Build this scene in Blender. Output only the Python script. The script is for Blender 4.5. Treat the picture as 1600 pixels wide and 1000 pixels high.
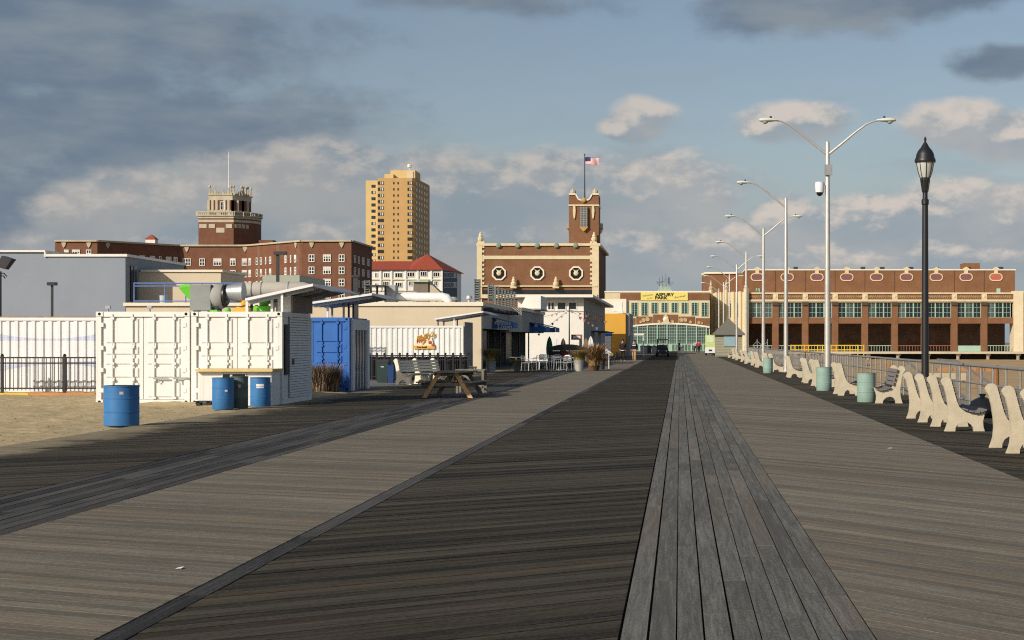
import bpy, bmesh, math, random
from mathutils import Vector, Matrix, noise as mnoise

# ------------------------------------------------------------------ scene, camera, light
RN = random.Random(7)
sc = bpy.context.scene
for o in list(bpy.data.objects):
    bpy.data.objects.remove(o)
COL = sc.collection
F, CX, CY, EYE = 2500.0, 1062.0, 534.0, 1.6      # lens in photo pixels, vanishing point, eye height (m)

def X(px, y): return (px - CX) * y / F
def Z(py, y): return EYE - (py - CY) * y / F

cam_d = bpy.data.cameras.new('camera')
cam = bpy.data.objects.new('camera', cam_d); COL.objects.link(cam)
cam.location = (0, 0, EYE); cam.rotation_euler = (math.pi / 2, 0, 0)
cam_d.sensor_fit = 'HORIZONTAL'; cam_d.sensor_width = 36.0; cam_d.lens = 36.0 * F / 1600.0
cam_d.shift_x = (800 - CX) / 1600.0; cam_d.shift_y = (CY - 500) / 1600.0
cam_d.clip_start = 0.1; cam_d.clip_end = 9000
sc.camera = cam

SUN_EL = math.radians(27)
SUN_DIR = Vector((0.66 * math.cos(SUN_EL), 0.751 * math.cos(SUN_EL), -math.sin(SUN_EL)))   # where the light travels
sun_d = bpy.data.lights.new('sun', 'SUN'); sun_d.energy = 4.4; sun_d.angle = math.radians(0.55); sun_d.color = (1.0, 0.925, 0.80)
sun = bpy.data.objects.new('sun', sun_d); COL.objects.link(sun)
sun.location = (-60, -60, 60); sun.rotation_euler = SUN_DIR.to_track_quat('-Z', 'Y').to_euler()

sc.view_settings.view_transform = 'Standard'; sc.view_settings.look = 'None'
sc.view_settings.gamma = 1.0; sc.view_settings.use_curve_mapping = False; sc.view_settings.exposure = 0.0
sc.cycles.use_denoising = False; sc.cycles.filter_width = 1.15
sc.cycles.sample_clamp_indirect = 4.0
sc.cycles.max_bounces = 5; sc.cycles.diffuse_bounces = 3; sc.cycles.glossy_bounces = 3

# ------------------------------------------------------------------ world: sky and clouds
W = bpy.data.worlds.new('World'); sc.world = W; W.use_nodes = True
NT = W.node_tree; NT.nodes.clear()

def nd(nt, t, **kw):
    n = nt.nodes.new(t)
    for k, v in kw.items():
        setattr(n, k, v)
    return n
def setin(nt, n, i, v):
    if isinstance(v, bpy.types.NodeSocket): nt.links.new(v, n.inputs[i])
    else: n.inputs[i].default_value = v
def mth(nt, op, a, b=0.0, c=0.0, clamp=False):
    n = nd(nt, 'ShaderNodeMath', operation=op, use_clamp=clamp)
    setin(nt, n, 0, a); setin(nt, n, 1, b)
    if len(n.inputs) > 2: setin(nt, n, 2, c)
    return n.outputs[0]
def vmth(nt, op, a, b=(0, 0, 0)):
    n = nd(nt, 'ShaderNodeVectorMath', operation=op)
    setin(nt, n, 0, a); setin(nt, n, 1, b)
    return n.outputs['Value'] if op in ('LENGTH', 'DISTANCE', 'DOT_PRODUCT') else n.outputs['Vector']
def mixc(nt, f, a, b, blend='MIX'):
    n = nd(nt, 'ShaderNodeMix', data_type='RGBA', blend_type=blend)
    setin(nt, n, 0, f); setin(nt, n, 6, a if isinstance(a, bpy.types.NodeSocket) else (*a, 1)[:4]); setin(nt, n, 7, b if isinstance(b, bpy.types.NodeSocket) else (*b, 1)[:4])
    return n.outputs[2]
def mrange(nt, v, a, b, lo=0.0, hi=1.0, smooth=True):
    n = nd(nt, 'ShaderNodeMapRange', interpolation_type='SMOOTHSTEP' if smooth else 'LINEAR')
    setin(nt, n, 0, v); setin(nt, n, 1, a); setin(nt, n, 2, b); setin(nt, n, 3, lo); setin(nt, n, 4, hi)
    return n.outputs[0]
def noise_tex(nt, vec, scale, detail=4.0, rough=0.55, dist=0.0, out='Fac'):
    n = nd(nt, 'ShaderNodeTexNoise', noise_dimensions='3D')
    if vec is not None: nt.links.new(vec, n.inputs['Vector'])
    n.inputs['Scale'].default_value = scale; n.inputs['Detail'].default_value = detail
    n.inputs['Roughness'].default_value = rough; n.inputs['Distortion'].default_value = dist
    return n.outputs[out]
def srgb(r, g, b):
    return tuple(((c / 255) / 12.92 if c / 255 <= 0.04045 else ((c / 255 + 0.055) / 1.055) ** 2.4) for c in (r, g, b))

def cloud_field(name, blobs, amp, nscale, warp):
    """node group: (azimuth, elevation) -> density of a set of clouds"""
    g = bpy.data.node_groups.new(name, 'ShaderNodeTree')
    g.interface.new_socket('Vector', in_out='INPUT', socket_type='NodeSocketVector')
    g.interface.new_socket('Density', in_out='OUTPUT', socket_type='NodeSocketFloat')
    gi = nd(g, 'NodeGroupInput'); go = nd(g, 'NodeGroupOutput')
    p = gi.outputs[0]
    sp = vmth(g, 'MULTIPLY', p, (1.0, 1.7, 1.0))
    wv = noise_tex(g, sp, nscale * 0.45, 3.0, 0.5, out='Color')
    w2 = vmth(g, 'MULTIPLY', vmth(g, 'SUBTRACT', wv, (0.5, 0.5, 0.5)), (warp, warp * 0.55, 0))
    q = vmth(g, 'ADD', p, w2)
    best = None
    for (bx, by, rx, ry) in blobs:
        c = (math.atan((bx - CX) / F), math.atan((CY - by) / F), 0)
        d = vmth(g, 'MULTIPLY', vmth(g, 'SUBTRACT', q, c), (F / rx, F / ry, 0))
        v = mth(g, 'SUBTRACT', 1.0, vmth(g, 'LENGTH', d))
        best = v if best is None else mth(g, 'MAXIMUM', best, v)
    # the same kind of cloud goes on round the rest of the sky
    far = mth(g, 'SUBTRACT', mth(g, 'MULTIPLY', noise_tex(g, vmth(g, 'ADD', sp, (4.3, 1.2, 0)), 5.0, 2.0), 3.0), 1.75)
    el = nd(g, 'ShaderNodeSeparateXYZ'); g.links.new(p, el.inputs[0])
    away = mrange(g, mth(g, 'ABSOLUTE', mth(g, 'ADD', el.outputs[0], 0.1)), 0.33, 0.5)
    up = mrange(g, el.outputs[1], 0.24, 0.34)
    far = mth(g, 'SUBTRACT', far, mth(g, 'MULTIPLY', mth(g, 'SUBTRACT', 1.0, mth(g, 'MAXIMUM', away, up)), 3.0))
    best = mth(g, 'MAXIMUM', best, far)
    fb = mth(g, 'SUBTRACT', noise_tex(g, sp, nscale, 8.0, 0.6), 0.5)
    g.links.new(mth(g, 'ADD', best, mth(g, 'MULTIPLY', fb, amp)), go.inputs[0])
    return g

tc = nd(NT, 'ShaderNodeTexCoord')
sx = nd(NT, 'ShaderNodeSeparateXYZ'); NT.links.new(tc.outputs['Generated'], sx.inputs[0])
az = mth(NT, 'ARCTAN2', sx.outputs[0], sx.outputs[1]); el = mth(NT, 'ARCSINE', sx.outputs[2])
cmb = nd(NT, 'ShaderNodeCombineXYZ'); NT.links.new(az, cmb.inputs[0]); NT.links.new(el, cmb.inputs[1])
AE = cmb.outputs[0]
sky = nd(NT, 'ShaderNodeTexSky', sky_type='NISHITA', sun_disc=False, sun_elevation=SUN_EL,
         sun_rotation=math.atan2(-SUN_DIR.x, -SUN_DIR.y), altitude=0.0, air_density=1.0, dust_density=1.6, ozone_density=1.0)
SKY_K = 0.089
skyc = vmth(NT, 'MULTIPLY', sky.outputs[0], (SKY_K * 1.06, SKY_K * 1.0, SKY_K * 0.98))
haze_f = mrange(NT, el, 0.0, 0.15, 0.85, 0.0)
skyc = mixc(NT, haze_f, skyc, srgb(154, 167, 179))

cum = cloud_field('cumulus', [
    (140, 345, 110, 60), (260, 335, 150, 75), (390, 320, 170, 85), (520, 295, 190, 82), (690, 310, 240, 90), (860, 300, 220, 78), (1020, 300, 190, 80), (560, 390, 620, 95), (330, 395, 330, 70),
    (1000, 190, 70, 40), (970, 200, 50, 22), (1240, 186, 110, 40), (1195, 200, 60, 28), (1500, 198, 120, 46), (1590, 215, 140, 50), (1230, 350, 85, 52), (1360, 350, 130, 60), (1480, 335, 130, 66),
    (1580, 340, 110, 62), (1130, 385, 200, 58), (1300, 410, 300, 55), (1520, 405, 220, 55), (990, 390, 130, 55),
], 0.95, 19.0, 0.030)
dark = cloud_field('stratus', [
    (1210, 12, 150, 52), (1330, 8, 150, 48), (1480, -8, 240, 46), (1570, 97, 120, 30), (760, -10, 220, 34), (200, 215, 520, 120), (0, 90, 620, 150), (-80, 330, 330, 110),
], 1.35, 20.0, 0.06)
thin = noise_tex(NT, vmth(NT, 'MULTIPLY', AE, (1.0, 3.2, 1.0)), 9.0, 5.0, 0.55)

def use(g, vec):
    n = nd(NT, 'ShaderNodeGroup'); n.node_tree = g; NT.links.new(vec, n.inputs[0]); return n.outputs[0]
c0 = use(cum, AE); OFF = (-0.0042, 0.0085, 0)
c1 = use(cum, vmth(NT, 'ADD', AE, OFF))
puff = lambda v: noise_tex(NT, vmth(NT, 'MULTIPLY', v, (1.0, 1.6, 1.0)), 58.0, 6.0, 0.6)
bil = mth(NT, 'SUBTRACT', puff(AE), puff(vmth(NT, 'ADD', AE, OFF)))
d0 = use(dark, AE)
m_c = mrange(NT, c0, 0.0, 0.42); m_d = mrange(NT, d0, -0.02, 0.62)
edge = mrange(NT, c0, 0.05, 1.0, 1.0, 0.0)
lit = mrange(NT, mth(NT, 'ADD', mth(NT, 'ADD', mth(NT, 'SUBTRACT', c0, c1), mth(NT, 'MULTIPLY', bil, 1.15)), mth(NT, 'MULTIPLY', edge, 0.12)), 0.06, 0.66)
soft = mrange(NT, noise_tex(NT, vmth(NT, 'MULTIPLY', AE, (1.0, 2.0, 1.0)), 9.0, 4.0, 0.55), 0.36, 0.62)
cl_shade = mixc(NT, soft, srgb(138, 151, 162), srgb(163, 164, 165)); cl_lit = srgb(190, 184, 178)
cumcol = mixc(NT, lit, cl_shade, cl_lit)
right = mrange(NT, az, -0.16, 0.06)
cumcol = mixc(NT, mth(NT, 'MULTIPLY', right, 0.8), cumcol, mixc(NT, lit, mixc(NT, soft, srgb(152, 163, 172), srgb(174, 175, 176)), srgb(216, 204, 193)))
strat = mixc(NT, mrange(NT, thin, 0.35, 0.7), srgb(106, 122, 141), srgb(137, 147, 155))
c = mixc(NT, mth(NT, 'MULTIPLY', mrange(NT, thin, 0.45, 0.75), 0.35), skyc, srgb(146, 157, 167))
c = mixc(NT, mth(NT, 'MULTIPLY', m_d, 0.93), c, strat)
c = mixc(NT, mth(NT, 'MULTIPLY', m_c, 0.88), c, cumcol)
bg = nd(NT, 'ShaderNodeBackground'); NT.links.new(c, bg.inputs[0]); bg.inputs[1].default_value = 1.0
W.cycles.sampling_method = 'MANUAL'; W.cycles.sample_map_resolution = 512
wo = nd(NT, 'ShaderNodeOutputWorld'); NT.links.new(bg.outputs[0], wo.inputs[0])

# ------------------------------------------------------------------ materials
MATS = {}
def mat(name, col, rough=0.7, var=0.12, scale=2.0, metal=0.0, bump=0.0, bscale=30.0, streak=0.0, spec=0.35, stain=None):
    if name in MATS: return MATS[name]
    m = bpy.data.materials.new(name); m.use_nodes = True
    nt = m.node_tree; b = nt.nodes['Principled BSDF']
    geo = nd(nt, 'ShaderNodeNewGeometry'); p = geo.outputs['Position']
    n1 = noise_tex(nt, p, scale, 5.0, 0.6)
    f = mrange(nt, n1, 0.25, 0.75, 1 - var, 1 + var, False)
    colr = vmth(nt, 'MULTIPLY', (col[0], col[1], col[2]), (1, 1, 1))
    sc_ = nd(nt, 'ShaderNodeVectorMath', operation='SCALE'); nt.links.new(colr, sc_.inputs[0]); nt.links.new(f, sc_.inputs['Scale'])
    c = sc_.outputs[0]
    if streak > 0:      # rain and rust streaks running down
        st = noise_tex(nt, vmth(nt, 'MULTIPLY', p, (6.0, 6.0, 0.35)), 1.6, 5.0, 0.65)
        c = mixc(nt, mth(nt, 'MULTIPLY', mrange(nt, st, 0.55, 0.8), streak), c, stain or tuple(x * 0.45 for x in col))
    nt.links.new(c, b.inputs['Base Color'])
    b.inputs['Roughness'].default_value = rough; b.inputs['Metallic'].default_value = metal
    b.inputs['Specular IOR Level'].default_value = spec
    if bump > 0:
        bn = nd(nt, 'ShaderNodeBump'); bn.inputs['Strength'].default_value = bump; bn.inputs['Distance'].default_value = 0.02
        nt.links.new(noise_tex(nt, p, bscale, 5.0, 0.6), bn.inputs['Height']); nt.links.new(bn.outputs[0], b.inputs['Normal'])
    MATS[name] = m
    return m

def brick_mat(name, c1, c2, mortar, bw=0.22, bh=0.075):
    m = bpy.data.materials.new(name); m.use_nodes = True
    nt = m.node_tree; b = nt.nodes['Principled BSDF']
    geo = nd(nt, 'ShaderNodeNewGeometry')
    s = nd(nt, 'ShaderNodeSeparateXYZ'); nt.links.new(geo.outputs['Position'], s.inputs[0])
    cb = nd(nt, 'ShaderNodeCombineXYZ'); nt.links.new(mth(nt, 'ADD', s.outputs[0], s.outputs[1]), cb.inputs[0]); nt.links.new(s.outputs[2], cb.inputs[1])
    br = nd(nt, 'ShaderNodeTexBrick'); nt.links.new(cb.outputs[0], br.inputs['Vector'])
    br.inputs['Color1'].default_value = (*c1, 1); br.inputs['Color2'].default_value = (*c2, 1); br.inputs['Mortar'].default_value = (*mortar, 1)
    br.inputs['Scale'].default_value = 1.0; br.inputs['Brick Width'].default_value = bw; br.inputs['Row Height'].default_value = bh; br.inputs['Mortar Size'].default_value = 0.008
    n1 = noise_tex(nt, geo.outputs['Position'], 0.5, 7.0, 0.65)
    c = mixc(nt, mrange(nt, n1, 0.3, 0.75, 0.0, 0.55), br.outputs[0], tuple(x * 0.6 for x in c1))
    n2 = noise_tex(nt, vmth(nt, 'MULTIPLY', geo.outputs['Position'], (2.5, 2.5, 0.2)), 0.8, 4.0)
    c = mixc(nt, mrange(nt, n2, 0.52, 0.8, 0.0, 0.3), c, mortar)
    nt.links.new(c, b.inputs['Base Color']); b.inputs['Roughness'].default_value = 0.9; b.inputs['Specular IOR Level'].default_value = 0.15
    MATS[name] = m
    return m

def wood_mat(name, lo, hi, angle, grain=1.0, blotch=0.25, spec=0.15, tw=0.5, sandy=False):
    """weathered planks: a tone for each plank, grain along it (angle = direction of the plank)"""
    m = bpy.data.materials.new(name); m.use_nodes = True
    nt = m.node_tree; b = nt.nodes['Principled BSDF']
    geo = nd(nt, 'ShaderNodeNewGeometry')
    at = nd(nt, 'ShaderNodeAttribute', attribute_name='tone'); oi = nd(nt, 'ShaderNodeObjectInfo')
    tone = mth(nt, 'FRACT', mth(nt, 'ADD', at.outputs['Fac'], oi.outputs['Random']))
    vr = nd(nt, 'ShaderNodeVectorRotate', rotation_type='Z_AXIS'); nt.links.new(geo.outputs['Position'], vr.inputs['Vector']); vr.inputs['Angle'].default_value = -angle
    off = nd(nt, 'ShaderNodeCombineXYZ'); nt.links.new(mth(nt, 'MULTIPLY', tone, 37.0), off.inputs[0]); nt.links.new(mth(nt, 'MULTIPLY', tone, 11.0), off.inputs[2])
    p = vmth(nt, 'ADD', vr.outputs[0], off.outputs[0])
    g1 = noise_tex(nt, vmth(nt, 'MULTIPLY', p, (1.3, 34.0, 8.0)), 1.0, 6.0, 0.65, 0.6)
    g2 = noise_tex(nt, vmth(nt, 'MULTIPLY', p, (0.5, 9.0, 3.0)), 1.0, 4.0, 0.6, 1.2)
    big = noise_tex(nt, geo.outputs['Position'], 0.35, 4.0, 0.6)
    f = mth(nt, 'ADD', mth(nt, 'MULTIPLY', tone, tw), mth(nt, 'MULTIPLY', mth(nt, 'SUBTRACT', g1, 0.5), 0.95 * grain))
    f = mth(nt, 'ADD', f, mth(nt, 'MULTIPLY', mth(nt, 'SUBTRACT', g2, 0.46), 0.42 * grain))
    spk = noise_tex(nt, vmth(nt, 'MULTIPLY', p, (26.0, 75.0, 40.0)), 1.0, 4.0, 0.7)
    f = mth(nt, 'ADD', f, mth(nt, 'MULTIPLY', mth(nt, 'SUBTRACT', spk, 0.5), 1.15))
    f = mth(nt, 'ADD', f, mth(nt, 'MULTIPLY', mth(nt, 'SUBTRACT', big, 0.5), blotch * 2), clamp=True)
    c = mixc(nt, f, lo, hi)
    hue = mth(nt, 'FRACT', mth(nt, 'MULTIPLY', tone, 7.31))
    c = mixc(nt, mth(nt, 'MULTIPLY', mrange(nt, hue, 0.55, 1.0), 0.2), c, (hi[0] * 0.9, hi[1] * 0.72, hi[2] * 0.58))
    if sandy:     # blown sand lying in patches on the boards next to the beach
        sx_ = nd(nt, 'ShaderNodeSeparateXYZ'); nt.links.new(geo.outputs['Position'], sx_.inputs[0])
        sn = mth(nt, 'ADD', noise_tex(nt, geo.outputs['Position'], 0.9, 6.0, 0.7), mrange(nt, sx_.outputs[0], -8.3, -10.4, -0.45, 0.35, False))
        c = mixc(nt, mrange(nt, sn, 0.35, 0.75, 0.0, 0.8), c, (0.30, 0.25, 0.165))
    nt.links.new(c, b.inputs['Base Color'])
    b.inputs['Roughness'].default_value = 0.85; b.inputs['Specular IOR Level'].default_value = spec
    bn = nd(nt, 'ShaderNodeBump'); bn.inputs['Strength'].default_value = 0.35; bn.inputs['Distance'].default_value = 0.006
    nt.links.new(g1, bn.inputs['Height']); nt.links.new(bn.outputs[0], b.inputs['Normal'])
    MATS[name] = m
    return m

def glass_mat(name, col=(0.015, 0.02, 0.022), rough=0.08):
    return mat(name, col, rough, 0.5, 0.6, spec=0.6)

white_paint = mat('white_container_paint', (0.73, 0.725, 0.69), 0.55, 0.06, 1.5, streak=0.32, stain=(0.46, 0.37, 0.26))
white_paint2 = mat('dusty_white_paint', (0.72, 0.72, 0.72), 0.6, 0.06, 1.5, streak=0.2, stain=(0.5, 0.42, 0.33))
rust = mat('rusty_edge', (0.34, 0.17, 0.06), 0.9, 0.4, 6.0)
steel_dark = mat('dark_steel', (0.035, 0.035, 0.038), 0.5, 0.2)
black = mat('black_paint', (0.012, 0.012, 0.014), 0.42, 0.2, spec=0.5)
hole = mat('dark_hole', (0.01, 0.01, 0.01), 0.9, 0.1)
blue_paint = mat('blue_container_paint', (0.035, 0.14, 0.44), 0.5, 0.12, 3.0, streak=0.3, stain=(0.03, 0.08, 0.22))
blue_drum = mat('blue_drum_paint', (0.035, 0.16, 0.38), 0.5, 0.14, 4.0, streak=0.35, stain=(0.03, 0.07, 0.14), spec=0.4)
green_drum = mat('pale_green_drum_paint', (0.24, 0.35, 0.30), 0.6, 0.10, 4.0, streak=0.3, stain=(0.2, 0.22, 0.17))
grey_drum = mat('grey_green_drum_paint', (0.09, 0.12, 0.11), 0.6, 0.15, 4.0, streak=0.3)
liner = mat('bin_liner', (0.02, 0.02, 0.022), 0.35, 0.3, spec=0.5)
cream = mat('cream_terracotta', (0.62, 0.52, 0.33), 0.8, 0.10, 0.8, streak=0.25, stain=(0.35, 0.26, 0.15))
hotel_stone = mat('hotel_stone', (0.47, 0.41, 0.295), 0.85, 0.18, 0.9, streak=0.3)
cream_dark = mat('weathered_terracotta', (0.44, 0.38, 0.26), 0.85, 0.2, 0.8, streak=0.3)
stucco = mat('tan_stucco', (0.60, 0.50, 0.36), 0.9, 0.05, 0.7, bump=0.1, streak=0.08)
stucco_trim = mat('cream_stucco_trim', (0.74, 0.67, 0.53), 0.85, 0.05, 0.8, streak=0.15)
bluegrey = mat('blue_grey_stucco', (0.255, 0.28, 0.32), 0.9, 0.05, 0.6, bump=0.1, streak=0.10)
offwhite = mat('off_white_wall', (0.74, 0.71, 0.64), 0.8, 0.05, 0.8, streak=0.15)
grey_wall = mat('grey_wall', (0.33, 0.32, 0.30), 0.9, 0.08, 0.8, streak=0.2)
orange_wall = mat('orange_wall', (0.68, 0.36, 0.055), 0.85, 0.06, 0.8)
hotel_brick = brick_mat('hotel_brick', (0.205, 0.078, 0.041), (0.155, 0.06, 0.034), (0.22, 0.15, 0.105))
hall_brick = brick_mat('hall_brick', (0.235, 0.104, 0.048), (0.19, 0.083, 0.041), (0.25, 0.165, 0.105))
mint = mat('mint_green_frame', (0.33, 0.48, 0.37), 0.6, 0.08, 1.0, streak=0.15)
yellow_brick = mat('yellow_brick', (0.50, 0.305, 0.12), 0.9, 0.07, 0.25, streak=0.1)
yellow_brick2 = mat('pale_sunlit_yellow_brick', (0.60, 0.43, 0.19), 0.9, 0.07, 0.25, streak=0.1)  # paler copy of the tower brick: the left face's direct sun is in the colour
red_tile = mat('red_roof_tile', (0.31, 0.062, 0.032), 0.8, 0.15, 1.2)
glass = glass_mat('dark_glass')
glass_pale = glass_mat('hazy_glass', (0.07, 0.09, 0.085), 0.15)
win_white = mat('white_window_frame', (0.76, 0.74, 0.68), 0.6, 0.05)
blind = mat('window_blind', (0.62, 0.60, 0.54), 0.8, 0.08)
galv = mat('galvanised_steel', (0.50, 0.475, 0.43), 0.5, 0.12, 5.0, metal=0.45)
louvre_m = mat('louvre_grey', (0.15, 0.165, 0.16), 0.6, 0.15, 4.0, metal=0.2)
galv_dull = mat('dull_galvanised_steel', (0.34, 0.35, 0.36), 0.5, 0.15, 5.0, metal=0.55)
rail_grey = mat('grey_painted_rail', (0.26, 0.245, 0.225), 0.5, 0.15, 4.0, metal=0.3)
alu = mat('aluminium', (0.70, 0.70, 0.68), 0.3, 0.08, 3.0, metal=0.9)
bench_end = mat('cream_bench_end', (0.51, 0.445, 0.325), 0.85, 0.14, 5.0, bump=0.2, streak=0.45, stain=(0.36, 0.29, 0.19))
bench_white = mat('white_bench_paint', (0.72, 0.66, 0.52), 0.75, 0.08, 5.0, streak=0.2)
lime = mat('lime_green_plastic', (0.12, 0.50, 0.03), 0.4, 0.08, 3.0, spec=0.5)
ochre = mat('ochre_plastic', (0.72, 0.36, 0.04), 0.5, 0.1)
yellow_paint = mat('yellow_rail_paint', (0.70, 0.45, 0.02), 0.5, 0.1)
tan_board = mat('tan_board', (0.62, 0.47, 0.20), 0.7, 0.12, 3.0)
new_lumber = mat('new_lumber', (0.60, 0.38, 0.17), 0.75, 0.18, 8.0)
old_lumber = mat('old_grey_lumber', (0.20, 0.18, 0.14), 0.85, 0.25, 8.0)
slat_grey = mat('grey_bench_slat', (0.17, 0.16, 0.155), 0.8, 0.25, 9.0)
blue_trim = mat('blue_railing_paint', (0.12, 0.20, 0.42), 0.5, 0.1)
kiosk_wall = mat('olive_grey_siding', (0.30, 0.285, 0.20), 0.8, 0.08, 1.5, streak=0.15)
kiosk_roof = mat('grey_shingle_roof', (0.14, 0.135, 0.11), 0.9, 0.18, 5.0)
pale_blue = mat('pale_blue_shutter', (0.26, 0.38, 0.42), 0.7, 0.08)
dry_grass = mat('dry_grass', (0.34, 0.21, 0.10), 0.8, 0.35, 12.0)
green_grass = mat('olive_grass', (0.30, 0.24, 0.085), 0.8, 0.35, 12.0)
brown_leaf = mat('brown_dry_leaf', (0.30, 0.18, 0.075), 0.8, 0.35, 9.0)
awning_blue = mat('blue_awning', (0.02, 0.11, 0.33), 0.7, 0.1)
print_white = mat('white_print', (0.80, 0.80, 0.78), 0.6, 0.03)
shop_dark = mat('shop_interior', (0.018, 0.018, 0.018), 0.6, 0.4, 1.5)  # near-black: shade of unlit shop and terrace interiors put into the colour
skin_tone = mat('skin', (0.48, 0.28, 0.19), 0.6, 0.06)

# ------------------------------------------------------------------ mesh builder and object helpers
class MB:
    def __init__(s): s.v = []; s.f = []; s.tone = None
    def add(s, vs, fs):
        n = len(s.v); s.v += [tuple(p) for p in vs]; s.f += [tuple(i + n for i in f) for f in fs]; return s
    def box(s, x0, x1, y0, y1, z0, z1):
        return s.add([(x0, y0, z0), (x1, y0, z0), (x1, y1, z0), (x0, y1, z0), (x0, y0, z1), (x1, y0, z1), (x1, y1, z1), (x0, y1, z1)],
                     [(3, 2, 1, 0), (4, 5, 6, 7), (0, 1, 5, 4), (1, 2, 6, 5), (2, 3, 7, 6), (3, 0, 4, 7)])
    def hexa(s, p):       # eight corners, bottom four then top four
        return s.add(p, [(3, 2, 1, 0), (4, 5, 6, 7), (0, 1, 5, 4), (1, 2, 6, 5), (2, 3, 7, 6), (3, 0, 4, 7)])
    def bar(s, p0, p1, w, h=None, up=(0, 0, 1)):
        p0, p1 = Vector(p0), Vector(p1); d = (p1 - p0).normalized(); h = h or w
        u = Vector(up)
        if abs(d.dot(u)) > 0.98: u = Vector((1, 0, 0))
        a = d.cross(u).normalized() * (w / 2); b = a.cross(d).normalized() * (h / 2)
        return s.hexa([p0 - a - b, p0 + a - b, p1 + a - b, p1 - a - b, p0 - a + b, p0 + a + b, p1 + a + b, p1 - a + b])
    def tube(s, p0, p1, r0, r1=None, n=10): return s.path([p0, p1], [r0, r0 if r1 is None else r1], n)
    def path(s, pts, r, n=8):
        pts = [Vector(p) for p in pts]; k = len(pts)
        rr = r if isinstance(r, (list, tuple)) else [r] * k
        base = len(s.v); ref = None
        for i, p in enumerate(pts):
            d = (pts[min(i + 1, k - 1)] - pts[max(i - 1, 0)]).normalized()
            if ref is None:
                ref = Vector((0, 0, 1)) if abs(d.z) < 0.9 else Vector((1, 0, 0))
            a = d.cross(ref).normalized(); b = a.cross(d).normalized(); ref = b
            for j in range(n):
                t = 2 * math.pi * j / n
                s.v.append(tuple(p + a * (rr[i] * math.cos(t)) + b * (rr[i] * math.sin(t))))
        for i in range(k - 1):
            for j in range(n):
                q = base + i * n; j2 = (j + 1) % n
                s.f.append((q + j, q + j2, q + n + j2, q + n + j))
        s.f.append(tuple(base + j for j in reversed(range(n)))); s.f.append(tuple(base + (k - 1) * n + j for j in range(n)))
        return s
    def lathe(s, prof, c=(0, 0, 0), n=20, axis='z'):
        base = len(s.v); k = len(prof)
        for (r, z) in prof:
            for j in range(n):
                t = 2 * math.pi * j / n; a, b = r * math.cos(t), r * math.sin(t)
                s.v.append((c[0] + a, c[1] + b, c[2] + z) if axis == 'z' else ((c[0] + z, c[1] + a, c[2] + b) if axis == 'x' else (c[0] + b, c[1] + z, c[2] + a)))
        for i in range(k - 1):
            for j in range(n):
                q = base + i * n; j2 = (j + 1) % n
                s.f.append((q + j, q + j2, q + n + j2, q + n + j))
        if prof[0][0] > 1e-5: s.f.append(tuple(base + j for j in reversed(range(n))))
        if prof[-1][0] > 1e-5: s.f.append(tuple(base + (k - 1) * n + j for j in range(n)))
        return s
    def prism(s, pts, a, b, plane='xz'):     # outline extruded from a to b along the third axis
        n = len(pts)
        def P(p, t): return (p[0], t, p[1]) if plane == 'xz' else ((p[0], p[1], t) if plane == 'xy' else (t, p[0], p[1]))
        vs = [P(p, a) for p in pts] + [P(p, b) for p in pts]
        fs = [tuple(range(n)), tuple(n + i for i in reversed(range(n)))] + [(i, n + i, n + (i + 1) % n, (i + 1) % n) for i in range(n)]
        return s.add(vs, fs)
    def mesh(s, name, m, smooth=False):
        me = bpy.data.meshes.new(name); me.from_pydata(s.v, [], s.f)
        bm = bmesh.new(); bm.from_mesh(me); bmesh.ops.recalc_face_normals(bm, faces=bm.faces); bm.to_mesh(me); bm.free()
        if s.tone:
            at = me.attributes.new('tone', 'FLOAT', 'FACE'); at.data.foreach_set('value', s.tone)
        me.materials.append(m)
        if smooth:
            try: me.shade_smooth()
            except Exception: pass
            try: me.set_sharp_from_angle(angle=math.radians(38))
            except Exception: pass
        me.update()
        return me
    def build(s, name, m, parent=None, world=False, smooth=False, kind=None):
        return put(name, s.mesh(name, m, smooth), parent, wloc(parent) * -1 if (world and parent) else (0, 0, 0), 0, kind)

def wloc(o):
    v = Vector((0, 0, 0))
    while o is not None:
        v += o.location; o = o.parent
    return v
def put(name, me, parent=None, loc=(0, 0, 0), rotz=0.0, kind=None):
    o = bpy.data.objects.new(name, me); COL.objects.link(o); o.parent = parent
    o.location = loc; o.rotation_euler = (0, 0, rotz)
    if kind: o['kind'] = kind
    return o
def tag(o, label, cat, group=None):
    o['label'] = label; o['category'] = cat
    if group: o['group'] = group
    return o
def thing(name, label, cat, loc=(0, 0, 0), rotz=0.0, group=None):
    o = bpy.data.objects.new(name, None); COL.objects.link(o); o.empty_display_size = 0.3
    o.location = loc; o.rotation_euler = (0, 0, rotz)
    return tag(o, label, cat, group)
def kids(o): return [c for c in ALLKIDS.get(o.name, [])]
def copy_tree(o, parent=None):
    c = o.copy(); COL.objects.link(c); c.parent = parent
    for ch in list(o.children): copy_tree(ch, c)
    return c
def dup(root, loc, label, rotz=None, group=None):
    c = copy_tree(root); c.location = loc
    if rotz is not None: c.rotation_euler = (0, 0, rotz)
    c['label'] = label
    if group: c['group'] = group
    return c
def text_mesh(s, size, m, shear=0.0, depth=0.01, bold=0.0, align='CENTER'):
    cu = bpy.data.curves.new('lettering', 'FONT'); cu.body = s; cu.size = size; cu.shear = shear; cu.extrude = depth; cu.offset = bold
    cu.align_x = align; cu.align_y = 'CENTER'
    o = bpy.data.objects.new('lettering_source', cu); COL.objects.link(o)
    dg = bpy.context.evaluated_depsgraph_get()
    me = bpy.data.meshes.new_from_object(o.evaluated_get(dg)); bpy.data.objects.remove(o)
    me.transform(Matrix.Rotation(math.pi / 2, 4, 'X'))
    me.materials.clear(); me.materials.append(m)
    return me
WIN = {}
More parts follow.
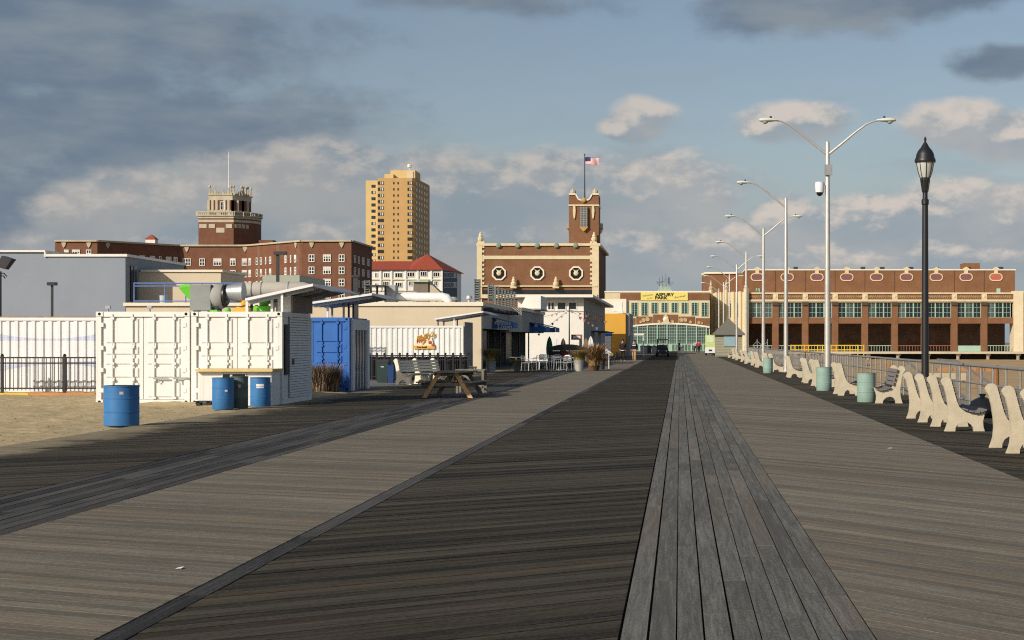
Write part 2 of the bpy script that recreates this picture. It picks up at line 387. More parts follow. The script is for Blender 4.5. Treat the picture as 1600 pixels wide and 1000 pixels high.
def window_meshes(w, h, nx, nz, fm, gm, fw=0.07, bw=0.04, depth=0.1, blind_h=0.0):
    """frame with glazing bars, and the glass set back in it; local: x along the wall, -y outward, origin at the centre"""
    k = (round(w, 2), round(h, 2), nx, nz, fm.name, gm.name, fw, bw, blind_h)
    if k not in WIN:
        f = MB(); a, b = w / 2, h / 2
        f.box(-a, a, -depth, 0, b - fw, b); f.box(-a, a, -depth, 0, -b, -b + fw)
        f.box(-a, -a + fw, -depth, 0, -b + fw, b - fw); f.box(a - fw, a, -depth, 0, -b + fw, b - fw)
        for i in range(1, nx):
            x = -a + w * i / nx; f.box(x - bw / 2, x + bw / 2, -depth + 0.012, 0, -b + fw, b - fw)
        for j in range(1, nz):
            z = -b + h * j / nz; f.box(-a + fw, a - fw, -depth + 0.02, 0, z - bw / 2, z + bw / 2)
        g = MB().box(-a + 0.01, a - 0.01, -depth * 0.55, -0.005, -b + 0.01, b - 0.01)
        WIN[k] = (f.mesh('window', fm), g.mesh('pane', gm))
    return WIN[k]
def add_window(parent, p, rotz, w, h, nx=2, nz=2, fm=None, gm=None, fw=0.07, bw=0.04, depth=0.1, blind_h=0.0):
    fme, gme = window_meshes(w, h, nx, nz, fm or win_white, gm or glass, fw, bw, depth)
    o = put('window', fme, parent, Vector(p) - wloc(parent), rotz)
    put('pane', gme, o)
    if blind_h:
        k = ('blind', round(w, 2), round(h, 2), round(blind_h, 2))
        if k not in WIN: WIN[k] = MB().box(-w / 2 + fw, w / 2 - fw, -depth * 0.8, -depth * 0.57, h / 2 - fw - blind_h * (h - 2 * fw), h / 2 - fw).mesh('blind', blind)
        put('blind', WIN[k], o)
    return o
# ------------------------------------------------------------------ ground, sand, beach, boardwalk
def struct(o): o['kind'] = 'structure'; return o

sand_m = mat('dry_sand', (0.44, 0.345, 0.20), 0.95, 0.26, 5.0, bump=0.9, bscale=7.0, spec=0.1)
beach_m = mat('beach_sand', (0.40, 0.285, 0.155), 0.95, 0.22, 0.25, bump=0.6, bscale=3.0, spec=0.1)
earth_m = mat('grey_earth', (0.22, 0.19, 0.15), 0.95, 0.2, 0.05, spec=0.1)
struct(MB().box(-4000, 4000, -60, 6000, -3.2, -1.6).build('ground', earth_m))

def grid_sheet(name, x0, x1, y0, y1, nx, ny, zf, m):
    b = MB()
    for j in range(ny + 1):
        for i in range(nx + 1):
            x = x0 + (x1 - x0) * i / nx; y = y0 + (y1 - y0) * j / ny
            q = zf(x, y); b.v.append(q if isinstance(q, tuple) else (x, y, q))
    for j in range(ny):
        for i in range(nx):
            a = j * (nx + 1) + i; b.f.append((a, a + 1, a + nx + 2, a + nx + 1))
    return struct(b.build(name, m, smooth=True))
def nz(x, y, s, seed=0.0): return mnoise.noise(Vector((x * s, y * s, seed)))

# wind-blown sand beside the walk: thins out over the planks in a ragged edge
def sand_near(x, y):
    edge = -10.4 + 0.7 * nz(y, 1.7, 0.3) + 0.5 * nz(y, 5.1, 0.9) + 0.25 * nz(y, 2.2, 2.4)
    t = min(1.0, max(0.0, (edge - x) / 0.9))
    z = -0.03 + 0.05 * t + (0.045 * nz(x, y, 0.5, 3) + 0.040 * nz(x, y, 1.6, 9) + 0.030 * nz(x, y, 3.6, 4)) * t
    return z
grid_sheet('sand', -34, -9.2, 14, 52, 200, 280, sand_near, sand_m)
bits = MB(); rb = random.Random(21)
for i in range(420):
    y = rb.uniform(22, 50); x = rb.uniform(-0.43 * y - 1, -10.6)
    s_ = rb.uniform(0.008, 0.03); z0 = sand_near(x, y) - 0.004; a = rb.uniform(0, 6.28)
    c_, n_ = math.cos(a) * s_, math.sin(a) * s_
    bits.add([(x - c_, y - n_, z0), (x + c_, y + n_, z0), (x - n_ * .5, y + c_ * .5, z0), (x, y, z0 + s_ * 0.7)], [(0, 1, 3), (1, 2, 3), (2, 0, 3), (2, 1, 0)])
bt = bits.build('sand_debris', mat('driftwood_bits', (0.10, 0.07, 0.045), 0.9, 0.6, 3.0), kind='stuff'); tag(bt, 'small bits of shell and driftwood scattered over the sand', 'debris')
struct(MB().box(-400, -10.3, -40, 14, -1.5, -0.004).build('sand', sand_m))
struct(MB().box(-400, -34, 14, 52, -1.5, -0.004).build('sand', sand_m))
paving = mat('grey_paving', (0.15, 0.145, 0.135), 0.9, 0.15, 0.6, spec=0.15)
struct(MB().box(-400, -10.42, 52, 420, -1.5, -0.006).build('pavement', paving))

# the beach to the right lies lower than the walk
grid_sheet('beach', 6.95, 150, -20, 300, 90, 120, lambda x, y: -1.25 - 0.004 * (x - 7) + 0.10 * nz(x, y, 0.12) + 0.05 * nz(x, y, 0.5, 4), beach_m)

deck_under = mat('shadowed_joists', (0.02, 0.018, 0.015), 0.9, 0.2)
bw_root = struct(MB().box(-10.42, 6.9, -8, 268, -0.34, -0.045).build('boardwalk', deck_under))

LO_D, HI_D = (0.014, 0.0120, 0.0080), (0.130, 0.113, 0.082)
LO_L, HI_L = (0.102, 0.090, 0.070), (0.365, 0.325, 0.260)
LO_S, HI_S = (0.080, 0.077, 0.069), (0.285, 0.275, 0.247)
A45 = math.atan(0.68); AL = -math.atan(0.42); AR = -math.atan(1.25)
wood_dark = wood_mat('dark_diagonal_planks', LO_D, HI_D, A45, 1.0, 0.10, tw=0.42)
wood_dark_sandy = wood_mat('sandy_dark_planks', LO_D, HI_D, A45, 1.0, 0.10, tw=0.42, sandy=True)
wood_light = wood_mat('pale_diagonal_planks', LO_L, HI_L, AL, 0.9, 0.12, tw=0.2)
wood_light_r = wood_mat('pale_steep_planks', LO_L, HI_L, AR, 0.9, 0.12, tw=0.24)
wood_dark_r = wood_mat('dark_steep_planks', LO_D, HI_D, AR, 1.0, 0.10, tw=0.42)
wood_strip = wood_mat('grey_lengthwise_planks', LO_S, HI_S, math.pi / 2, 1.25, 0.10, tw=0.22)
wood_strip_dark = wood_mat('dark_lengthwise_planks', (0.022, 0.022, 0.022), (0.125, 0.121, 0.113), math.pi / 2, 1.0, 0.3)

def plank_lane(x0, x1, s, m, near0, n_near, far=266.0, dark_=True):
    """diagonal planks between x0 and x1; those near the camera one by one, the rest as one piece"""
    w, th = x1 - x0, 0.036; pitch = 0.1405 * math.sqrt(1 + s * s); dy = pitch * (0.93 if dark_ else 0.955)
    g = 0.004
    def corners(y, z, q=0.0):
        a = (x0 + g, y); b = (x1 - g, y + s * w)
        return [(a[0], a[1], z - th), (b[0], b[1], z - th), (b[0], b[1] + dy + q, z - th), (a[0], a[1] + dy + q, z - th),
                (a[0], a[1], z), (b[0], b[1], z), (b[0], b[1] + dy + q, z), (a[0], a[1] + dy + q, z)]
    me = MB().hexa(corners(0, 0)).mesh('plank', m)
    lo = -2.0 - max(0, s * w); i = 0; y = lo
    rest = MB(); tones = []
    start = near0 - max(0, s * w) * 0.5
    count = 0
    while y + max(0, s * w) < far + (-w * s if s < 0 else 0):
        z = RN.uniform(-0.0035, 0.0025) if dark_ else RN.uniform(-0.001, 0.001)
        if y >= start and count < n_near:
            put('plank', me, bw_root, (0, y, z)); count += 1
        else:
            rest.hexa(corners(y, z)); t = RN.random(); tones += [t] * 6
        y += pitch
    rest.tone = tones
    rest.build('planks', m, bw_root, kind='stuff')

def plank_strip(x0, x1, n, m, y_near, y_far_obj, far=266.0, obj=True):
    w = (x1 - x0) / n; rest = MB(); tones = []
    for k in range(n):
        jl, jr = RN.uniform(0.003, 0.009), RN.uniform(0.003, 0.009)
        a, b = x0 + w * k + jl, x0 + w * (k + 1) - jr
        y = y_near - RN.choice([0, 1.2, 2.4, 3.1])
        while y < far:
            L = RN.choice([3.05, 3.66, 4.27, 4.88]) if RN.random() < 0.85 else 1.2
            z = RN.uniform(-0.002, 0.002)
            e = min(y + L - 0.014, far)
            if obj and y < y_far_obj:
                MB().box(a, b, y, e, z - 0.036, z).build('plank', m, bw_root)
            else:
                rest.box(a, b, y, e, z - 0.036, z); tones += [RN.random()] * 6
            y += L
    rest.tone = tones
    rest.build('planks', m, bw_root, kind='stuff')

plank_lane(-10.4, -7.02, 0.68, wood_dark_sandy, 19.5, 24)
plank_strip(-7.0, -5.62, 9, wood_strip_dark, 12.0, 20.0)
plank_lane(-5.615, -3.146, -0.42, wood_light, 11.0, 34, dark_=False)
plank_strip(-3.14, -2.98, 1, wood_strip_dark, 4.0, 46.0)
plank_lane(-2.975, -0.331, 0.68, wood_dark, 7.6, 46)
plank_strip(-0.326, 1.058, 9, wood_strip, 4.0, 34.0)
plank_lane(1.063, 3.967, -1.25, wood_light_r, 9.5, 40, dark_=False)
plank_lane(3.975, 6.86, -1.25, wood_dark_r, 17.0, 24)

# ------------------------------------------------------------------ far buildings
def ray_face(px, A, B):
    """point of the wall A-B (plan) that the pixel column px looks at"""
    k = (px - CX) / F; ax, ay = A; bx, by = B
    t = (k * ay - ax) / ((bx - ax) - k * (by - ay))
    return (ax + (bx - ax) * t, ay + (by - ay) * t)

# --- the brick hotel, a court between two wings
Yh = 330.0
hp = [(X(86, Yh), Yh), (X(152, Yh), Yh), (X(281, 346), 346.0), (X(385, 346), 346.0), (X(471, Yh), Yh), (X(549, Yh), Yh)]
hz = [Z(377.5, Yh)] * 6
h_top = Z(377.5, Yh)
hotel = thing('brick_hotel', 'long dark red brick hotel with octagonal tower and mast behind the containers', 'hotel', (X(320, Yh), 350, 0))
plan = hp + [(hp[5][0], 352), (hp[4][0], 352), (hp[4][0], 360), (hp[0][0], 360)]
MB().prism(plan, -1.5, h_top, 'xy').build('wall', hotel_brick, hotel, True)
cop = MB()
for (a, b) in zip(hp[:-1], hp[1:]):
    cop.bar((a[0], a[1] - 0.08, h_top + 0.15), (b[0], b[1] - 0.08, h_top + 0.15), 0.7, 0.35)
cop.bar((hp[5][0], hp[5][1], h_top + 0.15), (hp[5][0], 352, h_top + 0.15), 0.7, 0.35)
cop.build('parapet', cream_dark, hotel, True)
rows = [403.5, 422.5, 441.5, 460.5]
def hotel_windows(face, pxs, up=0):
    A, B = face; rz = math.atan2(B[1] - A[1], B[0] - A[0])
    for (px, wpx) in pxs:
        x, y = ray_face(px, A, B)
        for r in rows:
            z = Z(r - up, Yh)
            w = wpx * Yh / F
            add_window(hotel, (x, y, z), rz, w, 1.55, 3 if wpx > 9 else (2 if wpx > 5 else 1), 2, depth=0.16, fw=0.13, bw=0.13, blind_h=RN.choice([0, 0, 0.25, 0.4]))
hotel_windows((hp[0], hp[1]), [(104, 7), (119, 12), (139, 8)], 7.5)
hotel_windows((hp[1], hp[2]), [(172, 8), (186, 8), (200, 4), (221.7, 9), (238, 9), (250, 4), (263, 10), (274, 7)], 2)
hotel_windows((hp[2], hp[3]), [(292, 13), (316, 9), (340, 13), (364, 9), (383, 10)])
hotel_windows((hp[3], hp[4]), [(391, 7), (402, 5), (408.6, 5), (416, 3), (423, 6), (435, 6), (447, 6), (455, 3), (462, 6)])
hotel_windows((hp[4], hp[5]), [(487, 9), (511, 12), (534, 9)])
for px, wpx in ((554, 1.6), (560, 1.0), (567, 2.2), (575, 2.2)):
    x, y = ray_face(px, hp[5], (hp[5][0] + .001, 352.0))
    for r in rows: add_window(hotel, (x, y, Z(r, Yh)), math.pi / 2, wpx, 1.55, 2, 2, depth=0.16, fw=0.13, bw=0.13)
orn = MB().prism([(-0.5, 0.4), (0.5, 0.4), (0.3, -0.3), (0, -0.7), (-0.3, -0.3)], -0.2, 0).box(-0.2, 0.2, -0.22, 0.05, 0.4, 0.95).mesh('ornament', cream_dark)
for px, face in ((100, 0), (139, 0), (168, 1), (292, 2), (383, 2), (463, 3), (487, 4), (534, 4)):
    x, y = ray_face(px, hp[face], hp[face + 1])
    put('ornament', orn, hotel, Vector((x, y, h_top - 0.6)) - wloc(hotel), math.atan2(hp[face + 1][1] - hp[face][1], hp[face + 1][0] - hp[face][0]))
MB().box(X(408, 352), X(430, 352), 350, 353, h_top, Z(375, 350)).build('stair_head', hotel_brick, hotel, True)
# little white cupola
cu = MB().box(X(229.5, 356), X(244.5, 356), 355, 357, h_top - 0.2, Z(374, 356)).build('cupola', offwhite, hotel, True)
q = [(X(228.5, 356), 354.8), (X(245.5, 356), 354.8), (X(245.5, 356), 357.2), (X(228.5, 356), 357.2)]
MB().add([(p[0], p[1], Z(374, 356)) for p in q] + [(X(237, 356), 356, Z(366, 356))], [(0, 1, 4), (1, 2, 4), (2, 3, 4), (3, 0, 4), (3, 2, 1, 0)]).build('cupola_roof', red_tile, cu, True)
# tower in two tiers
Yt = 347.0; m_px = Yt / F
def tier(cx_px, offs, y0, z0, z1): return [(X(cx_px, Yt) + a * m_px, y0 + b * m_px) for a, b in offs]
t1 = [(-41, 0), (14, 0), (33, 22), (41, 34), (41, 62), (-41, 62)]
P1 = tier(351, t1, Yt, 0, 0)
tz0, tz1, tz2, tz3 = h_top - 0.4, Z(341, Yt), Z(333, Yt), Z(331, Yt)
tw = MB().prism(P1, tz0, tz1, 'xy').build('tower', hotel_brick, hotel, True)
def grow(P, k):
    c = Vector((sum(p[0] for p in P) / len(P), sum(p[1] for p in P) / len(P)))
    return [tuple(c + (Vector(p) - c) * k) for p in P]
MB().prism(grow(P1, 1.012), tz1, Z(345.5, Yt) if False else tz1 + 0.5, 'xy').build('cornice', hotel_stone, tw, True)
MB().prism(grow(P1, 1.008), Z(347, Yt), Z(343.2, Yt), 'xy').build('cornice', hotel_stone, tw, True)
bal = MB()
Pb = grow(P1, 1.03)
for i in range(4):
    a, b = Pb[i], Pb[i + 1]
    bal.bar((a[0], a[1], tz1 + 0.62), (b[0], b[1], tz1 + 0.62), 0.4, 0.24); bal.bar((a[0], a[1], tz1 + 1.35), (b[0], b[1], tz1 + 1.35), 0.4, 0.22)
    n = max(3, int(math.hypot(b[0] - a[0], b[1] - a[1]) / 0.45))
    for j in range(n + 1):
        t = j / n; x, y = a[0] + (b[0] - a[0]) * t, a[1] + (b[1] - a[1]) * t
        wd = 0.55 if j % 5 == 0 else 0.16
        bal.box(x - wd / 2, x + wd / 2, y - 0.15, y + 0.15, tz1 + 0.5, tz1 + 1.5)
bal.build('balustrade', hotel_stone, tw, True)
for (px0, px1, py0, py1) in ((311.5, 323, 350, 356.5), (326.5, 336, 350, 356.5), (353, 362.5, 350, 356.5), (338, 351, 356, 363.5)):
    MB().box(X(px0, Yt), X(px1, Yt), Yt - 0.12, Yt, Z(py1, Yt), Z(py0, Yt)).build('panel', hotel_stone, tw, True)
dpl = MB()
A, B = P1[1], P1[2]
for i in range(4):
    t0, t1_ = 0.08 + i * 0.23, 0.24 + i * 0.23
    a = (A[0] + (B[0] - A[0]) * t0, A[1] + (B[1] - A[1]) * t0); b = (A[0] + (B[0] - A[0]) * t1_, A[1] + (B[1] - A[1]) * t1_)
    zc = (Z(350, Yt) + Z(356, Yt)) / 2; dpl.bar((a[0] + 0.05, a[1] - 0.05, zc), (b[0] + 0.05, b[1] - 0.05, zc), 0.1, 0.85)
dpl.build('panel', hotel_stone, tw, True)
t2 = [(-27, 8), (10, 8), (22, 21), (27, 30), (27, 54), (-27, 54)]
P2 = tier(351, t2, Yt, 0, 0); u0, u1, u2 = tz1 + 0.3, Z(312, Yt), Z(299, Yt)
up = MB().prism(P2, u0, u1, 'xy').build('upper_tier', hotel_brick, hotel, True)
MB().prism(grow(P2, 1.02), Z(330, Yt), Z(327.5, Yt), 'xy').build('band', hotel_stone, up, True)
MB().prism(grow(P2, 1.02), u1, u1 + 1.1, 'xy').build('crown_wall', hotel_stone, up, True)
pil = MB()
for i, (n_) in ((0, 7), (1, 3), (2, 2)):
    A, B = grow(P2, 1.01)[i], grow(P2, 1.01)[i + 1]
    for j in range(n_):
        t = j / (n_ - 1); x, y = A[0] + (B[0] - A[0]) * t, A[1] + (B[1] - A[1]) * t
        if i == 0 and j == 3: continue
        pil.box(x - 0.26, x + 0.26, y - 0.12, y + 0.3, u0 + 1.2, u1)
pil.build('pilasters', hotel_stone, up, True)
add_window(hotel, ((P2[0][0] + P2[1][0]) / 2 + 0.4, P2[0][1], (u0 + 1.2 + u1) / 2), 0, 1.0, 1.9, 2, 2, depth=0.15, fw=0.12)
crest = MB()
Pc = grow(P2, 1.02)
for i in range(4):
    A, B = Pc[i], Pc[i + 1]; n_ = (9, 4, 3, 5)[i]
    for j in range(n_):
        t = (j + 0.5) / n_; x, y = A[0] + (B[0] - A[0]) * t, A[1] + (B[1] - A[1]) * t
        hh = RN.choice([0.5, 0.9, 0.6, 1.5, 0.35])
        crest.prism([(x - 0.32, u1 + 1.05), (x + 0.32, u1 + 1.05), (x + 0.2, u1 + 1.2 + hh * 0.5), (x + 0.06, u1 + 1.2 + hh), (x - 0.12, u1 + 1.1 + hh * 0.8), (x - 0.25, u1 + 1.15 + hh * 0.4)], y - 0.15, y + 0.15)
        if j in (0, n_ - 1): crest.tube((x, y, u1 + 1.3), (x, y, u1 + 2.9), 0.16, 0.1, 6).lathe([(0.02, 0), (0.3, 0.25), (0.24, 0.5), (0.02, 0.75)], (x, y, u1 + 2.6), 6)
crest.build('crest', cream_dark, up, True)
MB().tube((X(350.5, Yt), Yt + 3.5, u1), (X(350.5, Yt), Yt + 3.5, Z(234, Yt)), 0.13, 0.07, 6).build('mast', offwhite, hotel, True)

# --- tall yellow apartment tower
Ya = 690.0; mp = Ya / F
ap = thing('apartment_tower', 'tall yellow brick apartment tower with rows of dark windows', 'tower block', (X(620, Ya), Ya + 12, 0))
xa, xb, xc, xd = X(575, Ya + 8), X(590, Ya), X(644, Ya), X(668, Ya + 28)
MB().prism([(xb, Ya), (xc, Ya), (xc + 1.2, Ya + 1.2), (xd, Ya + 28), (xd, Ya + 34), (xb, Ya + 34)], -1.5, Z(278, Ya), 'xy').build('wall', yellow_brick, ap, True)
MB().box(xa, xb - 0.02, Ya + 3, Ya + 30, -1.5, Z(282, Ya + 3)).build('wall', yellow_brick2, ap, True)
MB().box(X(598, Ya), X(612, Ya), Ya + 4, Ya + 16, Z(278, Ya), Z(272, Ya + 4)).build('plant_room', yellow_brick2, ap, True)
MB().box(X(606, Ya), X(645, Ya), Ya + 6, Ya + 20, Z(278, Ya), Z(266, Ya + 6)).build('plant_room', yellow_brick2, ap, True)
MB().box(X(636, Ya + 5), X(645, Ya + 5), Ya + 5.7, Ya + 5.97, Z(278, Ya), Z(268, Ya + 6)).build('plant_room', stucco, ap, True)
MB().tube((X(635.5, Ya), Ya + 7, Z(267, Ya)), (X(635.5, Ya), Ya + 7, Z(260, Ya)), 0.25, 0.2, 6).lathe([(0.3, 0), (0.9, 0.3), (0.9, 1.5), (0.3, 1.8)], (X(635.5, Ya), Ya + 7, Z(260, Ya)), 8).build('roof_antenna', offwhite, ap, True)
MB().tube((X(621, Ya), Ya + 9, Z(266, Ya)), (X(621, Ya), Ya + 9, Z(257, Ya)), 0.12, 0.06, 5).build('roof_antenna', galv_dull, ap, True)
def slot(w, h): 
    k = ('slot', round(w, 2), round(h, 2))
    if k not in WIN: WIN[k] = (MB().box(-w / 2, w / 2, -0.12, 0, -h / 2, h / 2).mesh('window', glass), MB().box(-0.12, 0.12, -0.2, -0.122, -h / 2 + .1, h / 2 - .1).box(w * .18, w * .4, -0.19, -0.122, -h / 2 + .15, h / 2 - .15).mesh('curtain', blind))
    return WIN[k]
def slot_win(parent, p, w, h, rz=0.0, curtain=True):
    a, b = slot(w, h); o = put('window', a, parent, Vector(p) - wloc(parent), rz)
    if curtain: put('curtain', b, o)
for i in range(14):
    py = 286 + 9.72 * i
    if py > 412: break
    for (px, wpx, hpx, cur) in ((595, 9.5, 5.0, 1), (615.3, 2.0, 3.6, 0), (622, 2.0, 3.6, 0), (640.5, 7.5, 5.0, 1)):
        slot_win(ap, (X(px, Ya), Ya, Z(py, Ya)), wpx * mp, hpx * mp, 0, cur and RN.random() < 0.55)
    slot_win(ap, (X(583.5, Ya + 3), Ya + 3, Z(py + 5, Ya + 3)), 6.3 * mp, 4.6 * mp, 0, RN.random() < 0.5)
    rz = math.atan2(28 - 1.2, xd - xc - 1.2)
    for t in (0.08, 0.3, 0.5, 0.72, 0.92):
        slot_win(ap, (xc + 1.2 + (xd - xc - 1.2) * t, Ya + 1.2 + 26.8 * t, Z(py, Ya)), 2.4, 5.0 * mp, rz, False)

# --- white apartment house with a red tiled roof
Yr = 400.0; mr = Yr / F
rh = thing('apartment_house', 'white apartment house under a red tiled hip roof beside the yellow tower', 'house', (X(650, Yr), Yr + 8, 0))
xr0, xr1, xr2 = X(560, Yr), X(692, Yr), X(714, Yr + 14)
ze = Z(421, Yr)
MB().prism([(xr0, Yr), (xr1, Yr), (xr2, Yr + 14), (xr2, Yr + 22), (xr0, Yr + 22)], -1.5, ze, 'xy').build('wall', offwhite, rh, True)
zr, zp = Z(407.5, Yr + 6), Z(396.5, Yr + 8)
e = 0.7
V = [(xr0, Yr - e, ze - .1), (X(640, Yr), Yr - e, ze - .1), (xr1 + 0.1, Yr - e, ze - .1), (xr2 + e, Yr + 14, ze - .1), (xr2 + e, Yr + 23, ze - .1), (xr0, Yr + 23, ze - .1),
     (xr0, Yr + 8, zr), (X(645, Yr + 8), Yr + 8, zr), (X(668, Yr + 9), Yr + 9, zp), (xr0, Yr - e, ze + .15), (xr1 + 0.1, Yr - e, ze + .15)]
MB().add(V, [(0, 1, 7, 6), (1, 8, 7), (1, 2, 8), (2, 3, 8), (3, 4, 8), (4, 5, 6, 7), (4, 7, 8), (0, 6, 5), (5, 4, 3, 2, 1, 0)]).build('roof', red_tile, rh, True)
MB().box(xr0, xr1, Yr - 0.25, Yr, Z(438, Yr), Z(436, Yr)).box(xr0, xr1, Yr - 0.2, Yr, Z(455, Yr), Z(453.5, Yr)).build('string_course', cream, rh, True)
for px in (595, 612, 634, 653, 674, 690.5):
    MB().box(X(px - 1.3, Yr), X(px + 1.3, Yr), Yr - 0.3, Yr - 0.01, Z(455, Yr), ze - 0.1).build('pilaster', win_white, rh, True)
for (px, py, w) in ((588, 430, 5), (604, 430, 9), (623, 430, 12), (642, 429, 12), (662, 428, 11), (682, 429, 11), (588, 446, 5), (603, 443.5, 10), (623, 445, 11), (641, 443, 6), (662, 446, 16), (681, 443, 6)):
    add_window(rh, (X(px, Yr), Yr, Z(py, Yr)), 0, w * mr, 8.0 * mr, 3 if w > 8 else 2, 1, fm=win_white, gm=glass, fw=0.14, bw=0.12, depth=0.14)
MB().prism([(xr1 + .12, Yr + .05), (xr2 + .06, Yr + 14), (xr2 + .03, Yr + 14.05), (xr1 + .05, Yr + .06)], -1.4, ze - .2, 'xy').build('side_wall', mat('shaded_side_wall', (0.10, 0.11, 0.13), 0.8, 0.15), rh, True)  # dark sheet over the white wall: this side's shade is in its colour
rz = math.atan2(14, xr2 - xr1)
for t in (0.15, 0.38, 0.62, 0.85):
    for py in (430, 445):
        add_window(rh, (xr1 + (xr2 - xr1) * t, Yr + 14 * t, Z(py, Yr + 14 * t)), rz, 2.6, 1.4, 2, 1, fw=0.12, depth=0.14)
# --- theatre: brick block with cream quoins, round-eyed octagon windows and a corner tower
Yp = 290.0; mq = Yp / F
th = thing('brick_theatre', 'brown brick theatre with cream quoins, three octagonal windows and a flag tower', 'theatre', (X(840, Yp), Yp + 15, 0))
x0, x1 = X(745, Yp), X(935.5, Yp); zt = Z(384, Yp)
MB().box(x0 + 0.3, x1 - 0.3, Yp + 0.25, Yp + 34, -1.5, zt).build('wall', hall_brick, th, True)
MB().box(x0 - 0.1, x1 + 0.3, Yp - 0.05, Yp + 34.2, zt, zt + 0.45).build('coping', cream, th, True)
MB().box(x0 + 0.95, x1 - 1.2, Yp + 0.05, Yp + 0.25, Z(405, Yp), Z(399.5, Yp)).build('frieze', cream, th, True)
for (xa_, xb_) in ((x0, x0 + 0.95), (x1 - 1.2, x1)):
    MB().box(xa_, xb_, Yp, Yp + 1.2, -1.5, zt - 0.02).build('corner_pier', cream, th, True)
quoin = MB().box(0, 0.38, 0.06, 0.25, 0, 0.42).mesh('quoin', cream)
for i in range(10):
    for (xx) in (x0 + 0.96, x1 - 1.21 - 0.38):
        put('quoin', quoin, th, Vector((xx, Yp, Z(444, Yp) + i * 0.82)) - wloc(th))
MB().box(x0 + 0.3, x1 - 0.3, Yp - 0.12, Yp + 0.25, Z(448, Yp), Z(446, Yp)).box(x0 + 0.3, x1 - 0.3, Yp - 0.3, Yp + 0.25, Z(466, Yp), Z(460, Yp)).build('ledge', cream, th, True)
MB().box(x0 + 0.4, x1 - 0.4, Yp + 0.1, Yp + 0.25, Z(459, Yp), Z(453, Yp)).build('window_band', glass, th, True)
def octo(r, c): return [(c[0] + r * math.cos(math.pi / 8 + i * math.pi / 4), c[1] + r * math.sin(math.pi / 8 + i * math.pi / 4)) for i in range(8)]
ring = MB()
o1, o2 = octo(1.36, (0, 0)), octo(1.08, (0, 0))
ring.v = [(p[0], -0.2, p[1]) for p in o1] + [(p[0], -0.2, p[1]) for p in o2] + [(p[0], 0.2, p[1]) for p in o1] + [(p[0], 0.2, p[1]) for p in o2]
for i in range(8):
    j = (i + 1) % 8
    ring.f += [(i, j, 8 + j, 8 + i), (16 + i, 24 + i, 24 + j, 16 + j), (i, 16 + i, 16 + j, j), (8 + i, 8 + j, 24 + j, 24 + i)]
ring_me = ring.mesh('octagonal_window', stucco_trim)
disc_me = MB().prism(octo(1.07, (0, 0)), -0.06, 0.1).mesh('pane', hole)
mask_me = MB().lathe([(0.02, -0.32), (0.3, -0.28), (0.45, -0.18), (0.42, -0.07)], n=10, axis='y').prism([(-0.28, 0.25), (0.28, 0.25), (0.5, 0.75), (0.12, 0.5), (-0.12, 0.5), (-0.5, 0.75)], -0.2, -0.065).mesh('boss', cream)
for px in (779.5, 839.5, 900):
    o = put('octagonal_window', ring_me, th, Vector((X(px, Yp), Yp + 0.2, Z(427, Yp))) - wloc(th))
    put('pane', disc_me, o); put('boss', mask_me, o)
cart = MB().lathe([(0.02, -0.25), (0.35, -0.2), (0.5, 0.0)], n=10, axis='y').mesh('medallion', mat('verdigris', (0.20, 0.27, 0.20), 0.8, 0.2))
for px in (779, 809, 839.5, 869.5, 899.5):
    put('medallion', cart, th, Vector((X(px, Yp), Yp - 0.02, Z(383.5, Yp))) - wloc(th))
urn = MB().box(-0.55, 0.55, -0.55, 0.55, 0, 0.3).lathe([(0.35, 0.3), (0.5, 0.6), (0.55, 0.95), (0.3, 1.2), (0.36, 1.4), (0.2, 1.75), (0.22, 1.9), (0.02, 2.15)], n=10).mesh('finial', cream)
for px in (750, 928):
    put('finial', urn, th, Vector((X(px, Yp), Yp + 0.7, zt + 0.45)) - wloc(th))
for px in (803, 869):
    put('finial', urn, th, Vector((X(px, Yp), Yp - 0.6, Z(448, Yp) - 0.3)) - wloc(th))
tx0, tx1, tb, tt = X(888, Yp), X(935, Yp), zt - 0.3, Z(308, Yp)
tow = MB().prism([(tx0, tb), (tx1 - 0.02, tb), (tx1 - 0.02, tt + 0.6), (tx1 - 1.2, tt + 0.6), (tx1 - 1.7, tt - 0.3), (tx1 - 2.2, tt - 0.5), (tx0 + 2.2, tt - 0.5), (tx0 + 1.7, tt - 0.3), (tx0 + 1.2, tt + 0.6), (tx0, tt + 0.6)], Yp + 1.5, Yp + 7.2).build('tower', hall_brick, th, True)
cp = MB()
oc = [(tx0, tt + 0.62), (tx0 + 1.22, tt + 0.62), (tx0 + 1.72, tt - 0.28), (tx0 + 2.2, tt - 0.48), (tx1 - 2.2, tt - 0.48), (tx1 - 1.72, tt - 0.28), (tx1 - 1.22, tt + 0.62), (tx1, tt + 0.62)]
for a, b in zip(oc[:-1], oc[1:]): cp.bar((a[0], Yp + 1.55, a[1] + 0.05), (b[0], Yp + 1.55, b[1] + 0.05), 0.5, 0.24, up=(0, 0, 1))
cp.build('coping', stucco_trim, tow, True)
MB().box(tx0 - 0.06, tx1 + 0.06, Yp + 1.3, Yp + 7.3, Z(321, Yp), Z(318.5, Yp)).build('band', cream, tow, True)
turret = MB().box(-0.6, 0.6, -0.6, 0.6, 0, 0.25).lathe([(0.5, 0.25), (0.55, 0.55), (0.42, 0.85), (0.2, 1.0), (0.05, 1.25)], n=8).mesh('turret', cream_dark)
for xx in (tx0 + 0.7, tx1 - 0.7): put('turret', turret, th, Vector((xx, Yp + 2.2, tt + 0.6)) - wloc(th))
bay = MB().box(X(905.5, Yp), X(917.5, Yp), Yp + 0.95, Yp + 1.5, Z(354, Yp), Z(322.5, Yp)).build('oriel', mat('grey_lattice', (0.10, 0.10, 0.085), 0.7, 0.2), tow, True)
br_ = MB()
